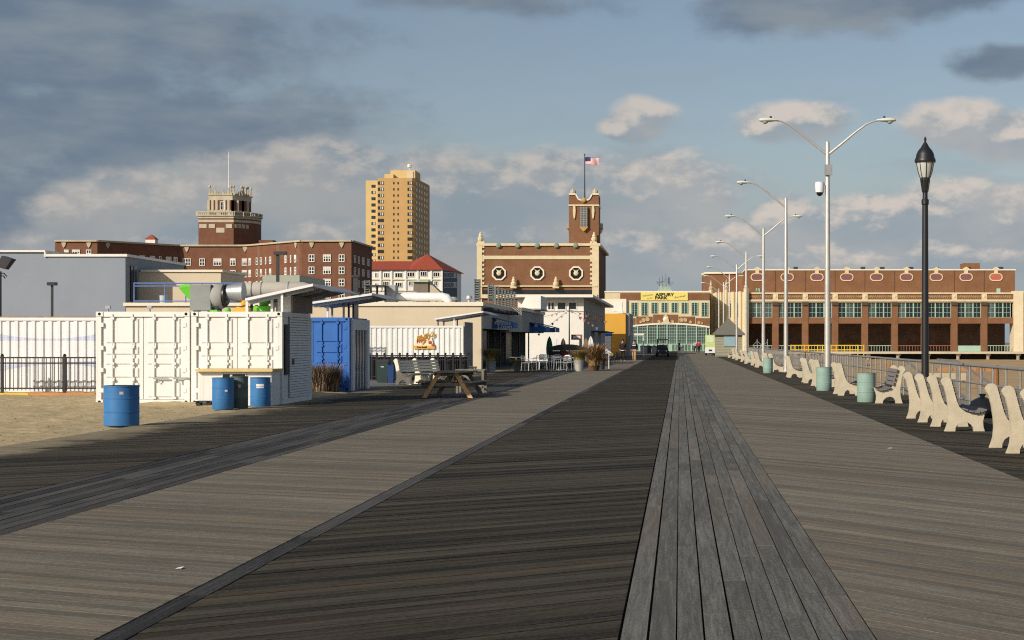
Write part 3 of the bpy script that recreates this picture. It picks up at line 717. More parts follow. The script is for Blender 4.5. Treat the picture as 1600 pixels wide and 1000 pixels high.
for i in range(5): xx = X(906.5 + 2.4 * i, Yp); br_.box(xx - 0.04, xx + 0.04, Yp + 0.88, Yp + 0.949, Z(354, Yp), Z(322.5, Yp))
for i in range(9): zz = Z(353 - 3.6 * i, Yp); br_.box(X(905.5, Yp), X(917.5, Yp), Yp + 0.9, Yp + 0.948, zz - 0.04, zz + 0.04)
br_.build('lattice', grey_wall, bay, True)
MB().prism([(X(904.5, Yp), Z(354, Yp)), (X(918.5, Yp), Z(354, Yp)), (X(914, Yp), Z(359, Yp)), (X(911.5, Yp), Z(361, Yp)), (X(909, Yp), Z(359, Yp))], Yp + 0.9, Yp + 1.49).build('bracket', mat('dull_gold', (0.45, 0.27, 0.07), 0.6, 0.2), tow, True)
MB().lathe([(0.02, -0.3), (0.3, -0.25), (0.5, -0.05)], (X(911.5, Yp), Yp + 1.3, tt - 0.45), 8, 'y').build('boss', mat('dull_gold', (0, 0, 0)), tow, True)
for px in (896.5, 926):
    MB().prism([(X(px - 1.5, Yp), Z(319, Yp)), (X(px + 1.5, Yp), Z(319, Yp)), (X(px + 2.2, Yp), Z(328, Yp)), (X(px + 1.4, Yp), Z(338, Yp)), (X(px, Yp), Z(342, Yp)), (X(px - 1.4, Yp), Z(338, Yp)), (X(px - 2.2, Yp), Z(328, Yp))], Yp + 1.25, Yp + 1.49).build('figure', cream, tow, True)
for xx, s in ((tx0, -1), (tx1, 1)):
    MB().box(xx - 0.55 if s < 0 else xx, xx if s < 0 else xx + 0.6, Yp + 3, Yp + 5, Z(355, Yp), Z(347, Yp)).lathe([(0.1, -0.9), (0.5, -0.1)], (xx + s * 0.2, Yp + 4, Z(355, Yp)), 8).build('side_bracket', grey_wall, tow, True)
MB().tube((X(911.5, Yp), Yp + 4, tt - 0.6), (X(911.5, Yp), Yp + 4, Z(238, Yp)), 0.14, 0.07, 8).lathe([(0.02, 0), (0.16, 0.12), (0.02, 0.28)], (X(911.5, Yp), Yp + 4, Z(238.5, Yp)), 8).build('flagpole', steel_dark, th, True)
# the flag: stripes and canton as waving cloth
flag = thing('flag', 'striped red and white flag with dark blue canton flying from the theatre tower', 'flag', (X(912.2, Yp), Yp + 4, Z(253, Yp)))
fw_, fh_ = 21.5 * mq, 11.5 * mq
def wave(u, v): return (u * fw_, 0.22 * math.sin(u * 8 + v * 1.5) * (0.2 + u), v * fh_ - 0.10 * fh_ * u + 0.03 * math.sin(u * 9))
def cloth(u0, u1, v0, v1, n=14, dy=0.0):
    b = MB()
    for side in (0.0, 0.03):
        for v in (v0, v1):
            for i in range(n + 1):
                p = wave(u0 + (u1 - u0) * i / n, v); b.v.append((p[0], p[1] + dy + side, p[2]))
    for i in range(n):
        k = n + 1
        b.f += [(i, i + 1, k + i + 1, k + i), (2 * k + i, 3 * k + i, 3 * k + i + 1, 2 * k + i + 1), (i, 2 * k + i, 2 * k + i + 1, i + 1), (k + i, k + i + 1, 3 * k + i + 1, 3 * k + i)]
    return b
fr, fw3, fb = mat('flag_red', (0.55, 0.06, 0.07), 0.8, 0.08), mat('flag_white', (0.8, 0.77, 0.73), 0.8, 0.05), mat('flag_blue', (0.03, 0.04, 0.14), 0.8, 0.1)
for i in range(13): cloth(0, 1, i / 13, (i + 1) / 13).build('stripe', fr if i % 2 == 0 else fw3, flag)
cloth(0, 0.4, 6 / 13, 1.003, 8, -0.05).build('canton', fb, flag)
cloth(0, 0.4, 6 / 13, 1.003, 8, 0.05).build('canton', fb, flag)

# --- grand arcade across the end of the walk
Yg = 270.0; mg = Yg / F
ar = thing('grand_arcade', 'cream and brick arcade hall with arched glass front closing the boardwalk', 'arcade', (X(1043, Yg), Yg + 10, 0))
gx0, gx1 = X(945, Yg), X(1109, Yg); gt = Z(457, Yg)
MB().box(gx0, gx1, Yg, Yg + 24, -1.5, gt).build('wall', cream, ar, True)
MB().box(gx0 - 0.05, gx1 + 0.05, Yg - 0.12, Yg + 24.1, gt, gt + 0.25).build('coping', stucco_trim, ar, True)
for (a, b) in ((969, 1001), (1075, 1108.5)):
    MB().box(X(a, Yg), X(b, Yg), Yg - 0.06, Yg, Z(469, Yg), Z(458, Yg)).build('brick_panel', hall_brick, ar, True)
MB().box(X(1001.3, Yg), X(1074.7, Yg), Yg - 0.16, Yg - 0.002, Z(469.5, Yg), Z(456.6, Yg)).build('sign_board', mat('yellow_sign', (0.72, 0.60, 0.16), 0.6, 0.04), ar, True)
ink = mat('black_ink', (0.012, 0.010, 0.008), 0.7, 0.1); ink2 = mat('brown_ink', (0.16, 0.12, 0.02), 0.7, 0.1)
def letters(parent, s, size, px, py, y, m, shear=0, bold=0.0, tilt=0.0, name='lettering', sx=1.0):
    me = text_mesh(s, size, m, shear, 0.006, bold)
    if sx != 1.0: me.transform(Matrix.Scale(sx, 4, (1, 0, 0)))
    if tilt: me.transform(Matrix.Rotation(-tilt, 4, 'Y'))
    return put(name, me, parent, Vector((X(px, y), y, Z(py, y))) - wloc(parent))
yl = Yg - 0.17
letters(ar, 'ASBURY', 0.68, 1038.5, 460.6, yl, ink, 0, 0.035, sx=1.25)
letters(ar, 'PARK', 0.68, 1033, 465.6, yl, ink, 0, 0.035, sx=1.25)
letters(ar, 'Welcome', 0.44, 1011.5, 461.5, yl, ink2, 0.35, 0.0, 0.16)
letters(ar, 'to the', 0.36, 1015, 466, yl, ink2, 0.35, 0.0, 0.16)
letters(ar, 'Boardwalk', 0.44, 1062, 463.6, yl, ink2, 0.35, 0.0, 0.16)
for i in range(8):
    px = 991.2 + 15.68 * i; low = (494.5, 493, 490, 488.5, 488.5, 490, 493, 494.5)[i]
    h = (low - 472.5) * mg
    add_window(ar, (X(px, Yg), Yg, Z((low + 472.5) / 2, Yg)), 0, 10.4 * mg, h, 4, 6, fm=mint, gm=glass, fw=0.09, bw=0.03, depth=0.12)
    MB().box(X(px - 0.5, Yg), X(px + 0.5, Yg), Yg - 0.14, Yg - 0.121, Z(low, Yg) + .1, Z(472.5, Yg) - .1).build('mullion', mint, ar, True)
def arc_y(px): return 507 + 6.0 * ((px - 1043.5) / 68.0) ** 2
for (a, b, t) in ((976, 992.5, 497), (994, 1019, 494.5), (1020.3, 1059.2, 491.5), (1060.5, 1085.5, 494.5), (1087, 1108, 497)):
    pts = [(X(a, Yg), Z(t, Yg)), (X(b, Yg), Z(t, Yg))] + [(X(b - (b - a) * i / 8, Yg), Z(arc_y(b - (b - a) * i / 8) - 3.2, Yg)) for i in range(9)]
    MB().prism(pts, Yg - 0.10, Yg - 0.002).build('brick_panel', hall_brick, ar, True)
rel_m = mat('relief_tan', (0.50, 0.36, 0.19), 0.85, 0.25, 2.0)
for (px, py, r) in ((986, 504, 2.6), (1006, 500.5, 3.4), (1012, 499, 3.6), (1001, 503, 2.2), (1065, 500, 3.6), (1071, 500, 3.4), (1079, 503, 2.2), (1092, 504, 2.6), (1030, 502.5, 2.6), (1051, 502.5, 2.6), (1097, 505, 2.0), (981, 505, 2.0)):
    MB().lathe([(0.02, -0.24), (r * mg * 0.45, -0.2), (r * mg * 0.8, -0.24), (r * mg, -0.11)], (X(px, Yg), Yg, Z(py, Yg)), 12, 'y').build('relief', rel_m, ar, True)
MB().prism([(X(1039.5, Yg), Z(497, Yg)), (X(1036, Yg), Z(503, Yg)), (X(1030, Yg), Z(505.2, Yg)), (X(1049, Yg), Z(505.2, Yg)), (X(1045.5, Yg), Z(503, Yg)), (X(1044, Yg), Z(495, Yg)), (X(1040, Yg), Z(491, Yg)), (X(1036, Yg), Z(495, Yg))], Yg - 0.3, Yg - 0.102).build('cartouche', cream, ar, True)
MB().lathe([(0.02, -0.42), (0.28, -0.36), (0.42, -0.30)], (X(1039.6, Yg), Yg, Z(499, Yg)), 12, 'y').build('shield', stucco_trim, ar, True)
archm = MB(); N = 24
for i in range(N):
    a, b = 977 + 131.5 * i / N, 977 + 131.5 * (i + 1) / N
    archm.hexa([(X(a, Yg), Yg - 0.25, Z(arc_y(a), Yg)), (X(b, Yg), Yg - 0.25, Z(arc_y(b), Yg)), (X(b, Yg), Yg - .002, Z(arc_y(b), Yg)), (X(a, Yg), Yg - .002, Z(arc_y(a), Yg)),
                (X(a, Yg), Yg - 0.25, Z(arc_y(a) - 2.6, Yg)), (X(b, Yg), Yg - 0.25, Z(arc_y(b) - 2.6, Yg)), (X(b, Yg), Yg - .002, Z(arc_y(b) - 2.6, Yg)), (X(a, Yg), Yg - .002, Z(arc_y(a) - 2.6, Yg))])
archm.build('arch', stucco_trim, ar, True)
pts = [(X(978, Yg), Z(537, Yg)), (X(1107.5, Yg), Z(537, Yg))] + [(X(1107.5 - 129.5 * i / 16, Yg), Z(arc_y(1107.5 - 129.5 * i / 16) + 0.2, Yg)) for i in range(17)]
aw = MB().prism(pts, Yg - 0.05, Yg - 0.003).build('arched_window', glass_pale, ar, True)
mu = MB()
for i in range(34):
    px = 981 + 3.83 * i
    if px > 1107: break
    big = i % 4 == 0
    wd = 0.10 if big else 0.022
    mu.box(X(px, Yg) - wd, X(px, Yg) + wd, Yg - (0.2 if big else 0.10), Yg - 0.052, Z(537, Yg), Z(arc_y(px) + 0.3, Yg))
for i, py in enumerate((534.5, 530, 525.5, 521, 516.5, 512)):
    mu.box(X(985 if py < 516 else 978, Yg), X(1101 if py < 516 else 1107, Yg), Yg - 0.09, Yg - 0.0521, Z(py, Yg) - 0.022, Z(py, Yg) + 0.022)
mu.build('glazing_bars', mint, aw, True)
MB().box(X(978, Yg), X(1107.5, Yg), Yg - 0.18, Yg - 0.003, 0.0, Z(537, Yg)).build('door_band', mint, ar, True)
for px in (986, 995, 1004, 1013, 1022, 1031, 1040, 1052, 1057, 1062, 1067, 1072, 1077, 1083, 1089, 1095, 1101):
    add_window(ar, (X(px, Yg), Yg - 0.18, 0.62), 0, 4.0 * mg, 1.15, 2, 1, fm=mint, gm=glass, fw=0.06, bw=0.05, depth=0.06)
# copper ship standing on the roof
ship = thing('ship_sculpture', 'green copper sailing ship sculpture on the arcade roof', 'sculpture', (X(1038.5, Yg), Yg + 0.6, gt + 0.25))
cop_m = mat('verdigris_copper', (0.30, 0.40, 0.30), 0.8, 0.2)
MB().prism([(-1.35, 0), (1.35, 0), (1.1, 0.25), (0.85, 0.5), (-0.85, 0.5), (-1.1, 0.25)], -0.35, 0.35).prism([(-0.9, 0.5), (0.95, 0.5), (0.8, 0.95), (0.2, 0.75), (-0.4, 0.78), (-0.75, 1.05)], -0.25, 0.25).build('hull', cop_m, ship)
ms = MB()
for (x, h, l) in ((-0.8, 2.3, 0.25), (-0.3, 2.6, 0.3), (0.25, 3.0, 0.2), (0.75, 2.4, 0.3)):
    ms.tube((x, 0, 0.6), (x - l * 0.3, 0, h), 0.05, 0.03, 6); ms.box(x - 0.4, x + 0.35, -0.03, 0.03, h * 0.62, h * 0.62 + 0.06)
ms.tube((0.8, 0, 0.9), (1.6, 0, 1.6), 0.05, 0.03, 6).tube((-0.8, 0, 0.9), (-1.5, 0, 1.7), 0.04, 0.03, 6).box(0.62, 0.82, -0.02, 0.02, 1.2, 2.35)
ms.build('masts', steel_dark, ship)

# --- convention hall over the beach: nine open bays, big mint windows, brick drum above
Yc = 270.0; mc = Yc / F
hall = thing('convention_hall', 'long brick convention hall with mint windows and open terrace bays on the right', 'hall', (X(1380, Yc), Yc + 15, 0))
hx0, hx1 = X(1165, Yc), X(1587, Yc)
zA, zB, zC, zD, zE = Z(457, Yc), Z(470, Yc), Z(472.5, Yc), Z(496, Yc), Z(505.5, Yc)
top = Z(422.5, Yc + 2)
MB().box(hx0, X(1586, Yc + 2), Yc + 2, Yc + 40, zA, top).build('upper_wall', hall_brick, hall, True)
MB().box(hx0 - .1, X(1586, Yc + 2) + .1, Yc + 1.85, Yc + 40.1, top, top + 0.2).build('coping', stucco_trim, hall, True)
MB().box(hx0, hx1, Yc, Yc + 2.0, zB + 0.25, zA - 0.25).build('frieze', hall_brick, hall, True)
MB().box(hx0, hx1, Yc - 0.15, Yc + 2.0, zA - 0.25, zA).box(hx0, hx1, Yc - 0.2, Yc + 2.0, zB - 0.12, zB + 0.22).build('cornice', cream, hall, True)
MB().box(hx0, hx1, Yc + 0.02, Yc + 0.6, zC - 0.02, zB - 0.12).build('lintel', cream, hall, True)
MB().box(hx0, hx1, Yc + 0.05, Yc + 0.7, zE, zD).build('spandrel', hall_brick, hall, True)
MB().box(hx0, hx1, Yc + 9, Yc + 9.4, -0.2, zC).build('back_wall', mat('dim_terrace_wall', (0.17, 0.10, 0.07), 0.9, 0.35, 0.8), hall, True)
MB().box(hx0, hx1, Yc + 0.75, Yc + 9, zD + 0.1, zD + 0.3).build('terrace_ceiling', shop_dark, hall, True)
MB().box(hx0 - 0.6, hx1 + 3, Yc - 2.4, Yc + 40, -0.42, -0.04).build('terrace_deck', mat('pale_concrete', (0.50, 0.44, 0.33), 0.9, 0.15, 0.5, streak=0.3), hall, True)
edges = [1165 + 46.6 * i for i in range(10)]
seam = MB().box(-0.05, 0.05, -0.012, 0.0, zA, top).mesh('seam', mat('dark_joint', (0.07, 0.035, 0.02), 0.9, 0.1))
pier_me = MB().box(-0.53, 0.53, -0.02, 0.9, -0.04, zB - 0.121).mesh('pier', hall_brick)
cap_me = MB().box(-0.5, 0.5, -0.3, -0.021, zC - 0.5, zC - 0.05).mesh('capital', mat('dark_bronze', (0.07, 0.05, 0.03), 0.7, 0.2))
block_me = MB().box(-0.45, 0.45, -0.16, 0.0, zB + 0.23, zA - 0.26).lathe([(0.02, -0.26), (0.2, -0.22), (0.3, -0.165)], (0, 0, (zA + zB) / 2), 8, 'y').mesh('frieze_block', cream)
def capsule(r, L): 
    return [(L + r * math.cos(t), r * math.sin(t)) for t in [(-math.pi / 2 + math.pi * i / 8) for i in range(9)]] + [(-L + r * math.cos(t), r * math.sin(t)) for t in [(math.pi / 2 + math.pi * i / 8) for i in range(9)]]
pl_out = MB()
a_, b_ = capsule(0.66, 0.48), capsule(0.50, 0.48); n_ = len(a_)
pl_out.v = [(p[0], -0.12, p[1]) for p in a_] + [(p[0], -0.12, p[1]) for p in b_] + [(p[0], 0, p[1]) for p in a_] + [(p[0], 0, p[1]) for p in b_]
for i in range(n_):
    j = (i + 1) % n_; pl_out.f += [(i, j, n_ + j, n_ + i), (i, 2 * n_ + i, 2 * n_ + j, j), (n_ + i, n_ + j, 3 * n_ + j, 3 * n_ + i)]
pl_me = pl_out.mesh('plaque', cream)
mauve = mat('mauve_plaque', (0.20, 0.08, 0.085), 0.8, 0.15); redp = mat('faded_red_plaque', (0.45, 0.11, 0.08), 0.8, 0.15)
pf_me, pf2_me = MB().prism(capsule(0.5, 0.48), -0.05, -0.003).mesh('plaque_field', mauve), MB().prism(capsule(0.5, 0.48), -0.05, -0.003).mesh('plaque_field', redp)
crest_me = MB().prism([(-0.35, 0), (0.35, 0), (0.3, 0.5), (0.55, 0.85), (0, 1.15), (-0.55, 0.85), (-0.3, 0.5)], -0.16, -0.003).mesh('plaque_crest', cream)
arc_tile = MB()
for i in range(11):
    xx = -1.85 + 0.37 * i
    for (p, q) in (((xx - 0.12, -0.28), (xx, 0.25)), ((xx, 0.25), (xx + 0.14, -0.05))):
        arc_tile.bar((p[0], -0.03, (zA + zB) / 2 + p[1]), (q[0], -0.03, (zA + zB) / 2 + q[1]), 0.05, 0.1)
arc_me = arc_tile.mesh('frieze_pattern', mat('frieze_tan', (0.40, 0.27, 0.15), 0.85, 0.2))
unit = Vector((0, 0, 0))
for i in range(9):
    a, b = edges[i], edges[i + 1]; c = (a + b) / 2
    xcn = X(c, Yc)
    L0 = lambda x, y, z: Vector((x, y, z)) - wloc(hall)
    if i > 0: put('seam', seam, hall, L0(X(a, Yc + 2), Yc + 2, 0)); put('pier', pier_me, hall, L0(X(a, Yc), Yc, 0)); put('capital', cap_me, hall, L0(X(a, Yc), Yc, 0)); put('frieze_block', block_me, hall, L0(X(a, Yc), Yc, 0))
    put('frieze_pattern', arc_me, hall, L0(xcn, Yc, 0))
    for j in (-1, 0, 1):
        add_window(hall, (xcn + j * 12.3 * mc, Yc + 0.35, (zC + zD) / 2), 0, 12.3 * mc, zC - zD + 0.1, 2, 3, fm=mint, gm=glass_pale if RN.random() < .4 else glass, fw=0.10, bw=0.045, depth=0.12)
    o = put('plaque', pl_me, hall, L0(X(c - 5, Yc + 2), Yc + 2, Z(433, Yc + 2)))
    put('plaque_field', pf2_me if i == 8 else pf_me, o); k = put('plaque_crest', crest_me, o, (0, 0, 0.62))
    rl = MB()
    if i == 7: rl.box(xcn - 1.95, xcn + 1.95, Yc + 0.1, Yc + 0.2, -0.03, 0.95).build('terrace_panel', mint, hall, True)
    else:
        rl.box(xcn - 1.95, xcn + 1.95, Yc + 0.1, Yc + 0.2, 0.9, 1.0)
        for q in range(9): xx = xcn - 1.9 + q * 0.475; rl.box(xx - 0.03, xx + 0.03, Yc + 0.12, Yc + 0.18, -0.04, 0.9)
        rl.build('terrace_railing', mint if i not in (5, 6) else mat('rust_red_rail', (0.28, 0.12, 0.07), 0.8, 0.2), hall, True)
cl = mat('pale_pylon', (0.66, 0.56, 0.38), 0.85, 0.08, 0.8, streak=0.2)
MB().box(hx1 - 0.4, hx1 + 1.2, Yc - 0.6, Yc + 3, -0.04, zA + 0.25).box(hx1 + 1.4, hx1 + 6, Yc - 0.3, Yc + 3, -0.04, Z(455, Yc)).build('corner_pylon', cl, hall, True)
MB().box(hx1 + 2.0, hx1 + 4, Yc - 0.45, Yc - 0.31, 1.2, Z(472, Yc)).build('red_panel', mat('red_panel', (0.33, 0.06, 0.03), 0.8, 0.1), hall, True)
MB().box(X(1503, Yc + 20), X(1528, Yc + 20), Yc + 18, Yc + 22, top - 1, Z(411, Yc + 18)).build('roof_house', hall_brick, hall, True)
for px in (1240, 1290, 1345, 1375, 1420, 1460, 1510, 1560):
    MB().box(X(px, Yc + 6), X(px + 6, Yc + 6), Yc + 5, Yc + 6.5, top + .1, top + 0.75).build('roof_vent', steel_dark, hall, True)
for px in (1184, 1560):
    MB().box(X(px - 3, Yc + 2), X(px + 3, Yc + 2), Yc + 1.9, Yc + 1.999, zA, zA + 0.75).build('hatch', mint, hall, True)
# rounded north-west corner with tall cream pilasters, and the octagon end behind
ca, cb_ = (X(1110, Yc + 8), Yc + 8), (X(1168, Yc - 0.5), Yc - 0.5)
MB().prism([ca, cb_, (cb_[0] + 0.2, Yc + 18), (ca[0], Yc + 18)], -0.04, Z(456, Yc), 'xy').build('corner_wing', cream, hall, True)
rz = math.atan2(cb_[1] - ca[1], cb_[0] - ca[0])
for i, px in enumerate((1112, 1121, 1128, 1136, 1147, 1158, 1167)):
    x, y = ray_face(px, ca, cb_)
    w = (0.55, 0.28, 0.28, 0.4, 0.5, 0.5, 0.7)[i]
    me = MB().box(-w / 2 - .1, w / 2 + .1, -0.35, 0.02, -0.04, Z(456, Yc) + (0.6 if i in (0, 3, 6) else 0.1)).mesh('pilaster', cream)
    put('pilaster', me, hall, Vector((x, y, 0)) - wloc(hall), rz)
    if i in (0, 3, 6): put('pylon_finial', MB().lathe([(0.35, 0), (0.42, 0.3), (0.2, 0.6), (0.25, 0.9), (0.02, 1.7)], (0, -0.15, Z(456, Yc) + 0.6), 8).mesh('pylon_finial', cream_dark), hall, Vector((x, y, 0)) - wloc(hall), rz)
for px in (1142, 1152.5):
    x, y = ray_face(px, ca, cb_); add_window(hall, (x, y - 0.02, (zC + zD) / 2), rz, 0.85, zC - zD, 3, 6, fm=mint, gm=glass, fw=0.1, bw=0.05)
for px in (1141.5, 1153):
    x, y = ray_face(px, ca, cb_); put('panel', MB().box(-0.5, 0.5, -0.12, -0.01, Z(470, Yc), Z(458, Yc)).mesh('panel', cream), hall, Vector((x, y, 0)) - wloc(hall), rz)
Yo = Yc + 14
MB().prism([(X(1099, Yo), Yo + 6), (X(1104, Yo), Yo), (X(1150, Yo), Yo), (X(1166, Yo), Yo - 4), (X(1170, Yo), Yo + 20), (X(1099, Yo), Yo + 20)], 2, Z(427, Yo), 'xy').build('octagon_end', hall_brick, hall, True)
MB().bar((X(1104, Yo), Yo - .05, Z(426.5, Yo)), (X(1150, Yo), Yo - .05, Z(426.5, Yo)), 0.5, 0.3).bar((X(1099, Yo), Yo + 6, Z(426.5, Yo)), (X(1104, Yo), Yo - .05, Z(426.5, Yo)), 0.5, 0.3).build('coping', stucco_trim, hall, True)
# posts carrying the terrace over the sand
pm = mat('stained_concrete', (0.34, 0.29, 0.21), 0.9, 0.2, 1.0, streak=0.4)
post_me = MB().lathe([(0.3, -1.9), (0.3, -0.42)], n=10).box(-0.36, 0.36, -0.4, 0.4, -0.68, -0.421).mesh('deck_post', pm)
for i in range(10): put('deck_post', post_me, hall, Vector((X(1168 + 46.6 * i, Yc), Yc - 1.7, 0)) - wloc(hall))
MB().box(hx0 - 0.6, hx1 + 3, Yc - 0.8, Yc - 0.5, -1.5, -0.421).build('underside_shade', hole, hall, True)  # black sheet added as the shade beneath the terrace
# ------------------------------------------------------------------ buildings beside the walk
def wbox(b, px0, px1, py0, py1, y0, y1, ypx=None):
    """box whose front face (at depth y0) covers the given photo rectangle"""
    return b.box(X(px0, y0), X(px1, y0), y0, y1, Z(py1, y0), Z(py0, y0))

# blue-grey block at the far left
Y1 = 85.0
bg_b = thing('blue_grey_building', 'windowless blue-grey stucco building with white parapet at the left edge', 'building', (-36, Y1 + 5, 0))
bx1 = X(196, Y1)
MB().box(-48, bx1, Y1, Y1 + 10, -0.1, Z(400, Y1)).build('wall', bluegrey, bg_b, True)
MB().box(-48, X(72, Y1), Y1 + 0.01, Y1 + 9.9, Z(400, Y1), Z(394, Y1)).build('upper_wall', bluegrey, bg_b, True)
MB().box(X(72, Y1) + .01, bx1 + 0.12, Y1 - 0.1, Y1 + 10.1, Z(401, Y1), Z(397, Y1)).build('parapet', offwhite, bg_b, True)
MB().box(-48, X(72, Y1), Y1 - 0.12, Y1 + 10, Z(394, Y1), Z(391, Y1)).box(X(70, Y1), X(72.5, Y1), Y1 - 0.11, Y1 + 10, Z(401.5, Y1), Z(394, Y1)).build('parapet', offwhite, bg_b, True)
MB().tube((X(76, Y1), Y1 + 2, Z(393.5, Y1)), (X(98, Y1), Y1 + 2, Z(394.5, Y1)), 0.09, n=8).tube((X(98, Y1), Y1 + 2, Z(397.5, Y1)), (X(98, Y1), Y1 + 2, Z(394, Y1)), 0.09, n=8).build('roof_pipe', steel_dark, bg_b, True)
o = MB().box(bx1 - 0.01, bx1 + 0.06, Y1 + 0.7, Y1 + 1.6, Z(470, Y1), Z(414, Y1)).build('side_window', glass, bg_b, True)
MB().box(bx1 + 0.061, bx1 + 0.09, Y1 + 1.12, Y1 + 1.18, Z(470, Y1), Z(414, Y1)).build('window_bar', blue_trim, o, True)

Y2 = 87.1
tn = thing('tan_building', 'low tan stucco building joined to the blue-grey block', 'building', (-27, Y2 + 3, 0))
MB().box(X(217, Y2) - 3, X(345, Y2), Y2, Y2 + 4.7, -0.1, Z(425, Y2)).build('wall', stucco, tn, True)
MB().box(X(217, Y2) + .13, X(345, Y2) + 0.12, Y2 - 0.1, Y2 + 4.8, Z(425, Y2), Z(421.5, Y2)).build('parapet', stucco_trim, tn, True)
cw = MB().box(X(410, 140), X(468, 140), 140, 150, -0.1, Z(430, 140)).build('low_roof_building', mat('pale_green_wall', (0.36, 0.38, 0.31), 0.9, 0.08))
tag(cw, 'pale green-grey flat building below the hotel right wing', 'building')

Y3 = 75.0
lc = thing('low_cream_building', 'low cream building carrying a blue roof railing behind the white containers', 'building', (-20, Y3 + 5, 0))
MB().box(X(197, Y3), X(440, Y3), Y3, Y3 + 4, -0.1, Z(478, Y3)).build('wall', stucco, lc, True)
MB().box(X(197, Y3) - .1, X(440, Y3) + .1, Y3 - 0.12, Y3 + 4.1, Z(478, Y3), Z(473, Y3)).build('parapet', stucco_trim, lc, True)
rr = thing('roof_railing', 'blue painted pipe railing along the low cream roof', 'railing', (X(340, Y3), Y3 + 0.5, Z(473, Y3)))
for py, r in ((442, 0.035), (446.5, 0.03), (470, 0.03)):
    MB().tube((X(203, Y3), Y3 + 0.5, Z(py, Y3)), (X(440, Y3), Y3 + 0.5, Z(py, Y3)), r, n=6).build('rail', blue_trim, rr, True)
for px in (204, 252.5, 285, 311, 347, 380, 415, 439):
    MB().tube((X(px, Y3), Y3 + 0.5, Z(473, Y3)), (X(px, Y3), Y3 + 0.5, Z(441.5, Y3)), 0.03, n=6).build('post', blue_trim, rr, True)
bk = MB().lathe([(0.17, 0), (0.19, 0.36), (0.2, 0.37), (0.18, 0.37)], (X(246, Y3), Y3 + 0.9, Z(473, Y3)), 16).build('bucket', mat('pale_blue_bucket', (0.42, 0.47, 0.52), 0.5, 0.1), smooth=True)
tag(bk, 'pale blue bucket standing on the low cream roof', 'bucket')

# shop pavilion
Y4 = 90.0
pv = thing('shop_pavilion', 'cream flat-roofed shop pavilion with open dark shop fronts along the walk', 'pavilion', (-18, Y4 + 12, 0))
xe, xe2 = X(752, Y4), -10.28; zt4 = Z(478, Y4); z_open = 2.35
MB().box(-30, xe - 4.0, Y4 + .3, Y4 + 31, -0.1, zt4).box(-30, xe - 0.5, Y4, Y4 + 0.3, -0.1, zt4).build('wall', stucco, pv, True)
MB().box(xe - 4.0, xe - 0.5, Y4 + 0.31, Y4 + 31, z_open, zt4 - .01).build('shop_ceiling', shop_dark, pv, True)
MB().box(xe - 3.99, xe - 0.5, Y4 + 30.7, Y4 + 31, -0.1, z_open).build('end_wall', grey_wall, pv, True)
MB().box(xe - 0.5, xe, Y4, Y4 + 0.6, -0.05, zt4).build('corner_pier', stucco, pv, True)
MB().box(xe - 0.5, xe, Y4 + 0.6, 104.5, z_open, zt4).build('side_fascia', mat('grey_stucco', (0.40, 0.39, 0.36), 0.9, 0.08, streak=0.2), pv, True)
MB().box(xe - 0.5, xe2, 104.5, 121, z_open - 0.1, zt4).build('side_fascia', grey_wall, pv, True)
MB().box(xe + .003, xe2 - .003, 104.4, 104.499, z_open - 0.1, zt4 - .02).build('end_fascia', offwhite, pv, True)
MB().box(-30, xe + 0.12, Y4 - 0.12, Y4 + 14.4, zt4, Z(472, Y4)).box(xe - 0.6, xe2 + 0.1, 104.4, 121.1, zt4 + .003, Z(472, Y4) + .003).build('parapet', stucco_trim, pv, True)
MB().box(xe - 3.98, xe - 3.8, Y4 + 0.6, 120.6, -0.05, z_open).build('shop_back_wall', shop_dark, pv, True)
for y in (92.5, 95, 98.4, 101.5, 104.6, 109, 113.5, 117.5, 120.8):
    MB().box(xe - 0.29, xe - 0.2, y - 0.06, y + 0.06, -0.05, z_open).build('shop_front_post', steel_dark, pv, True)
for (y0, y1) in ((92.56, 94.94), (104.66, 108.94)):
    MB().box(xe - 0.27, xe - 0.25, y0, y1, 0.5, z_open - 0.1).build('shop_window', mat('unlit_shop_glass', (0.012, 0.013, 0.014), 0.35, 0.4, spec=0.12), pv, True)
ebm = MB().box(0.001, 0.7, 0, 0.12, zt4 - 0.28, zt4 - 0.1).mesh('eaves_bracket', steel_dark)
for i in range(15): put('eaves_bracket', ebm, pv, Vector((xe, Y4 + 1 + i * 0.9, 0)) - wloc(pv))
def awning(name, label, y0, y1, x0, zt, zb, out, rows_):
    a = thing(name, label, 'awning', (x0, (y0 + y1) / 2, zb))
    MB().prism([(x0, zt), (x0 + out, zb + 0.32), (x0 + out, zb), (x0 + out - 0.03, zb), (x0 + out - 0.03, zb + 0.3), (x0, zt - 0.05)], y0, y1).build('canopy', awning_blue, a, True)
    MB().box(x0 + 0.02, x0 + out - 0.04, y0 - 0.03, y0 - 0.002, zb - 0.02, zb + 0.32).build('front_panel', awning_blue, a, True)
    return a
aw1 = awning('shop_awning', 'blue shop awning with white script beside the first planter', 95.2, 97.4, xe, 3.05, 2.42, 1.3, 0)
for i, (s, dz) in enumerate((('Pancake', 0.24), ('Crepes', 0.06))):
    put('lettering', text_mesh(s, 0.30, print_white, 0.3, 0.004), aw1, Vector((xe + 0.62 + i * .12, 95.155, 2.42 + dz + 0.02)) - wloc(aw1))
aw2 = awning('shop_awning', 'dark blue shop awning further along the pavilion, past the pale fascia', 109.5, 113.5, xe2, 2.95, 2.3, 1.1, 0)
aw3 = awning('shop_awning', 'small blue shop awning at the far end of the pavilion near the surf shop', 116.0, 119.5, xe2, 2.95, 2.3, 1.3, 0)

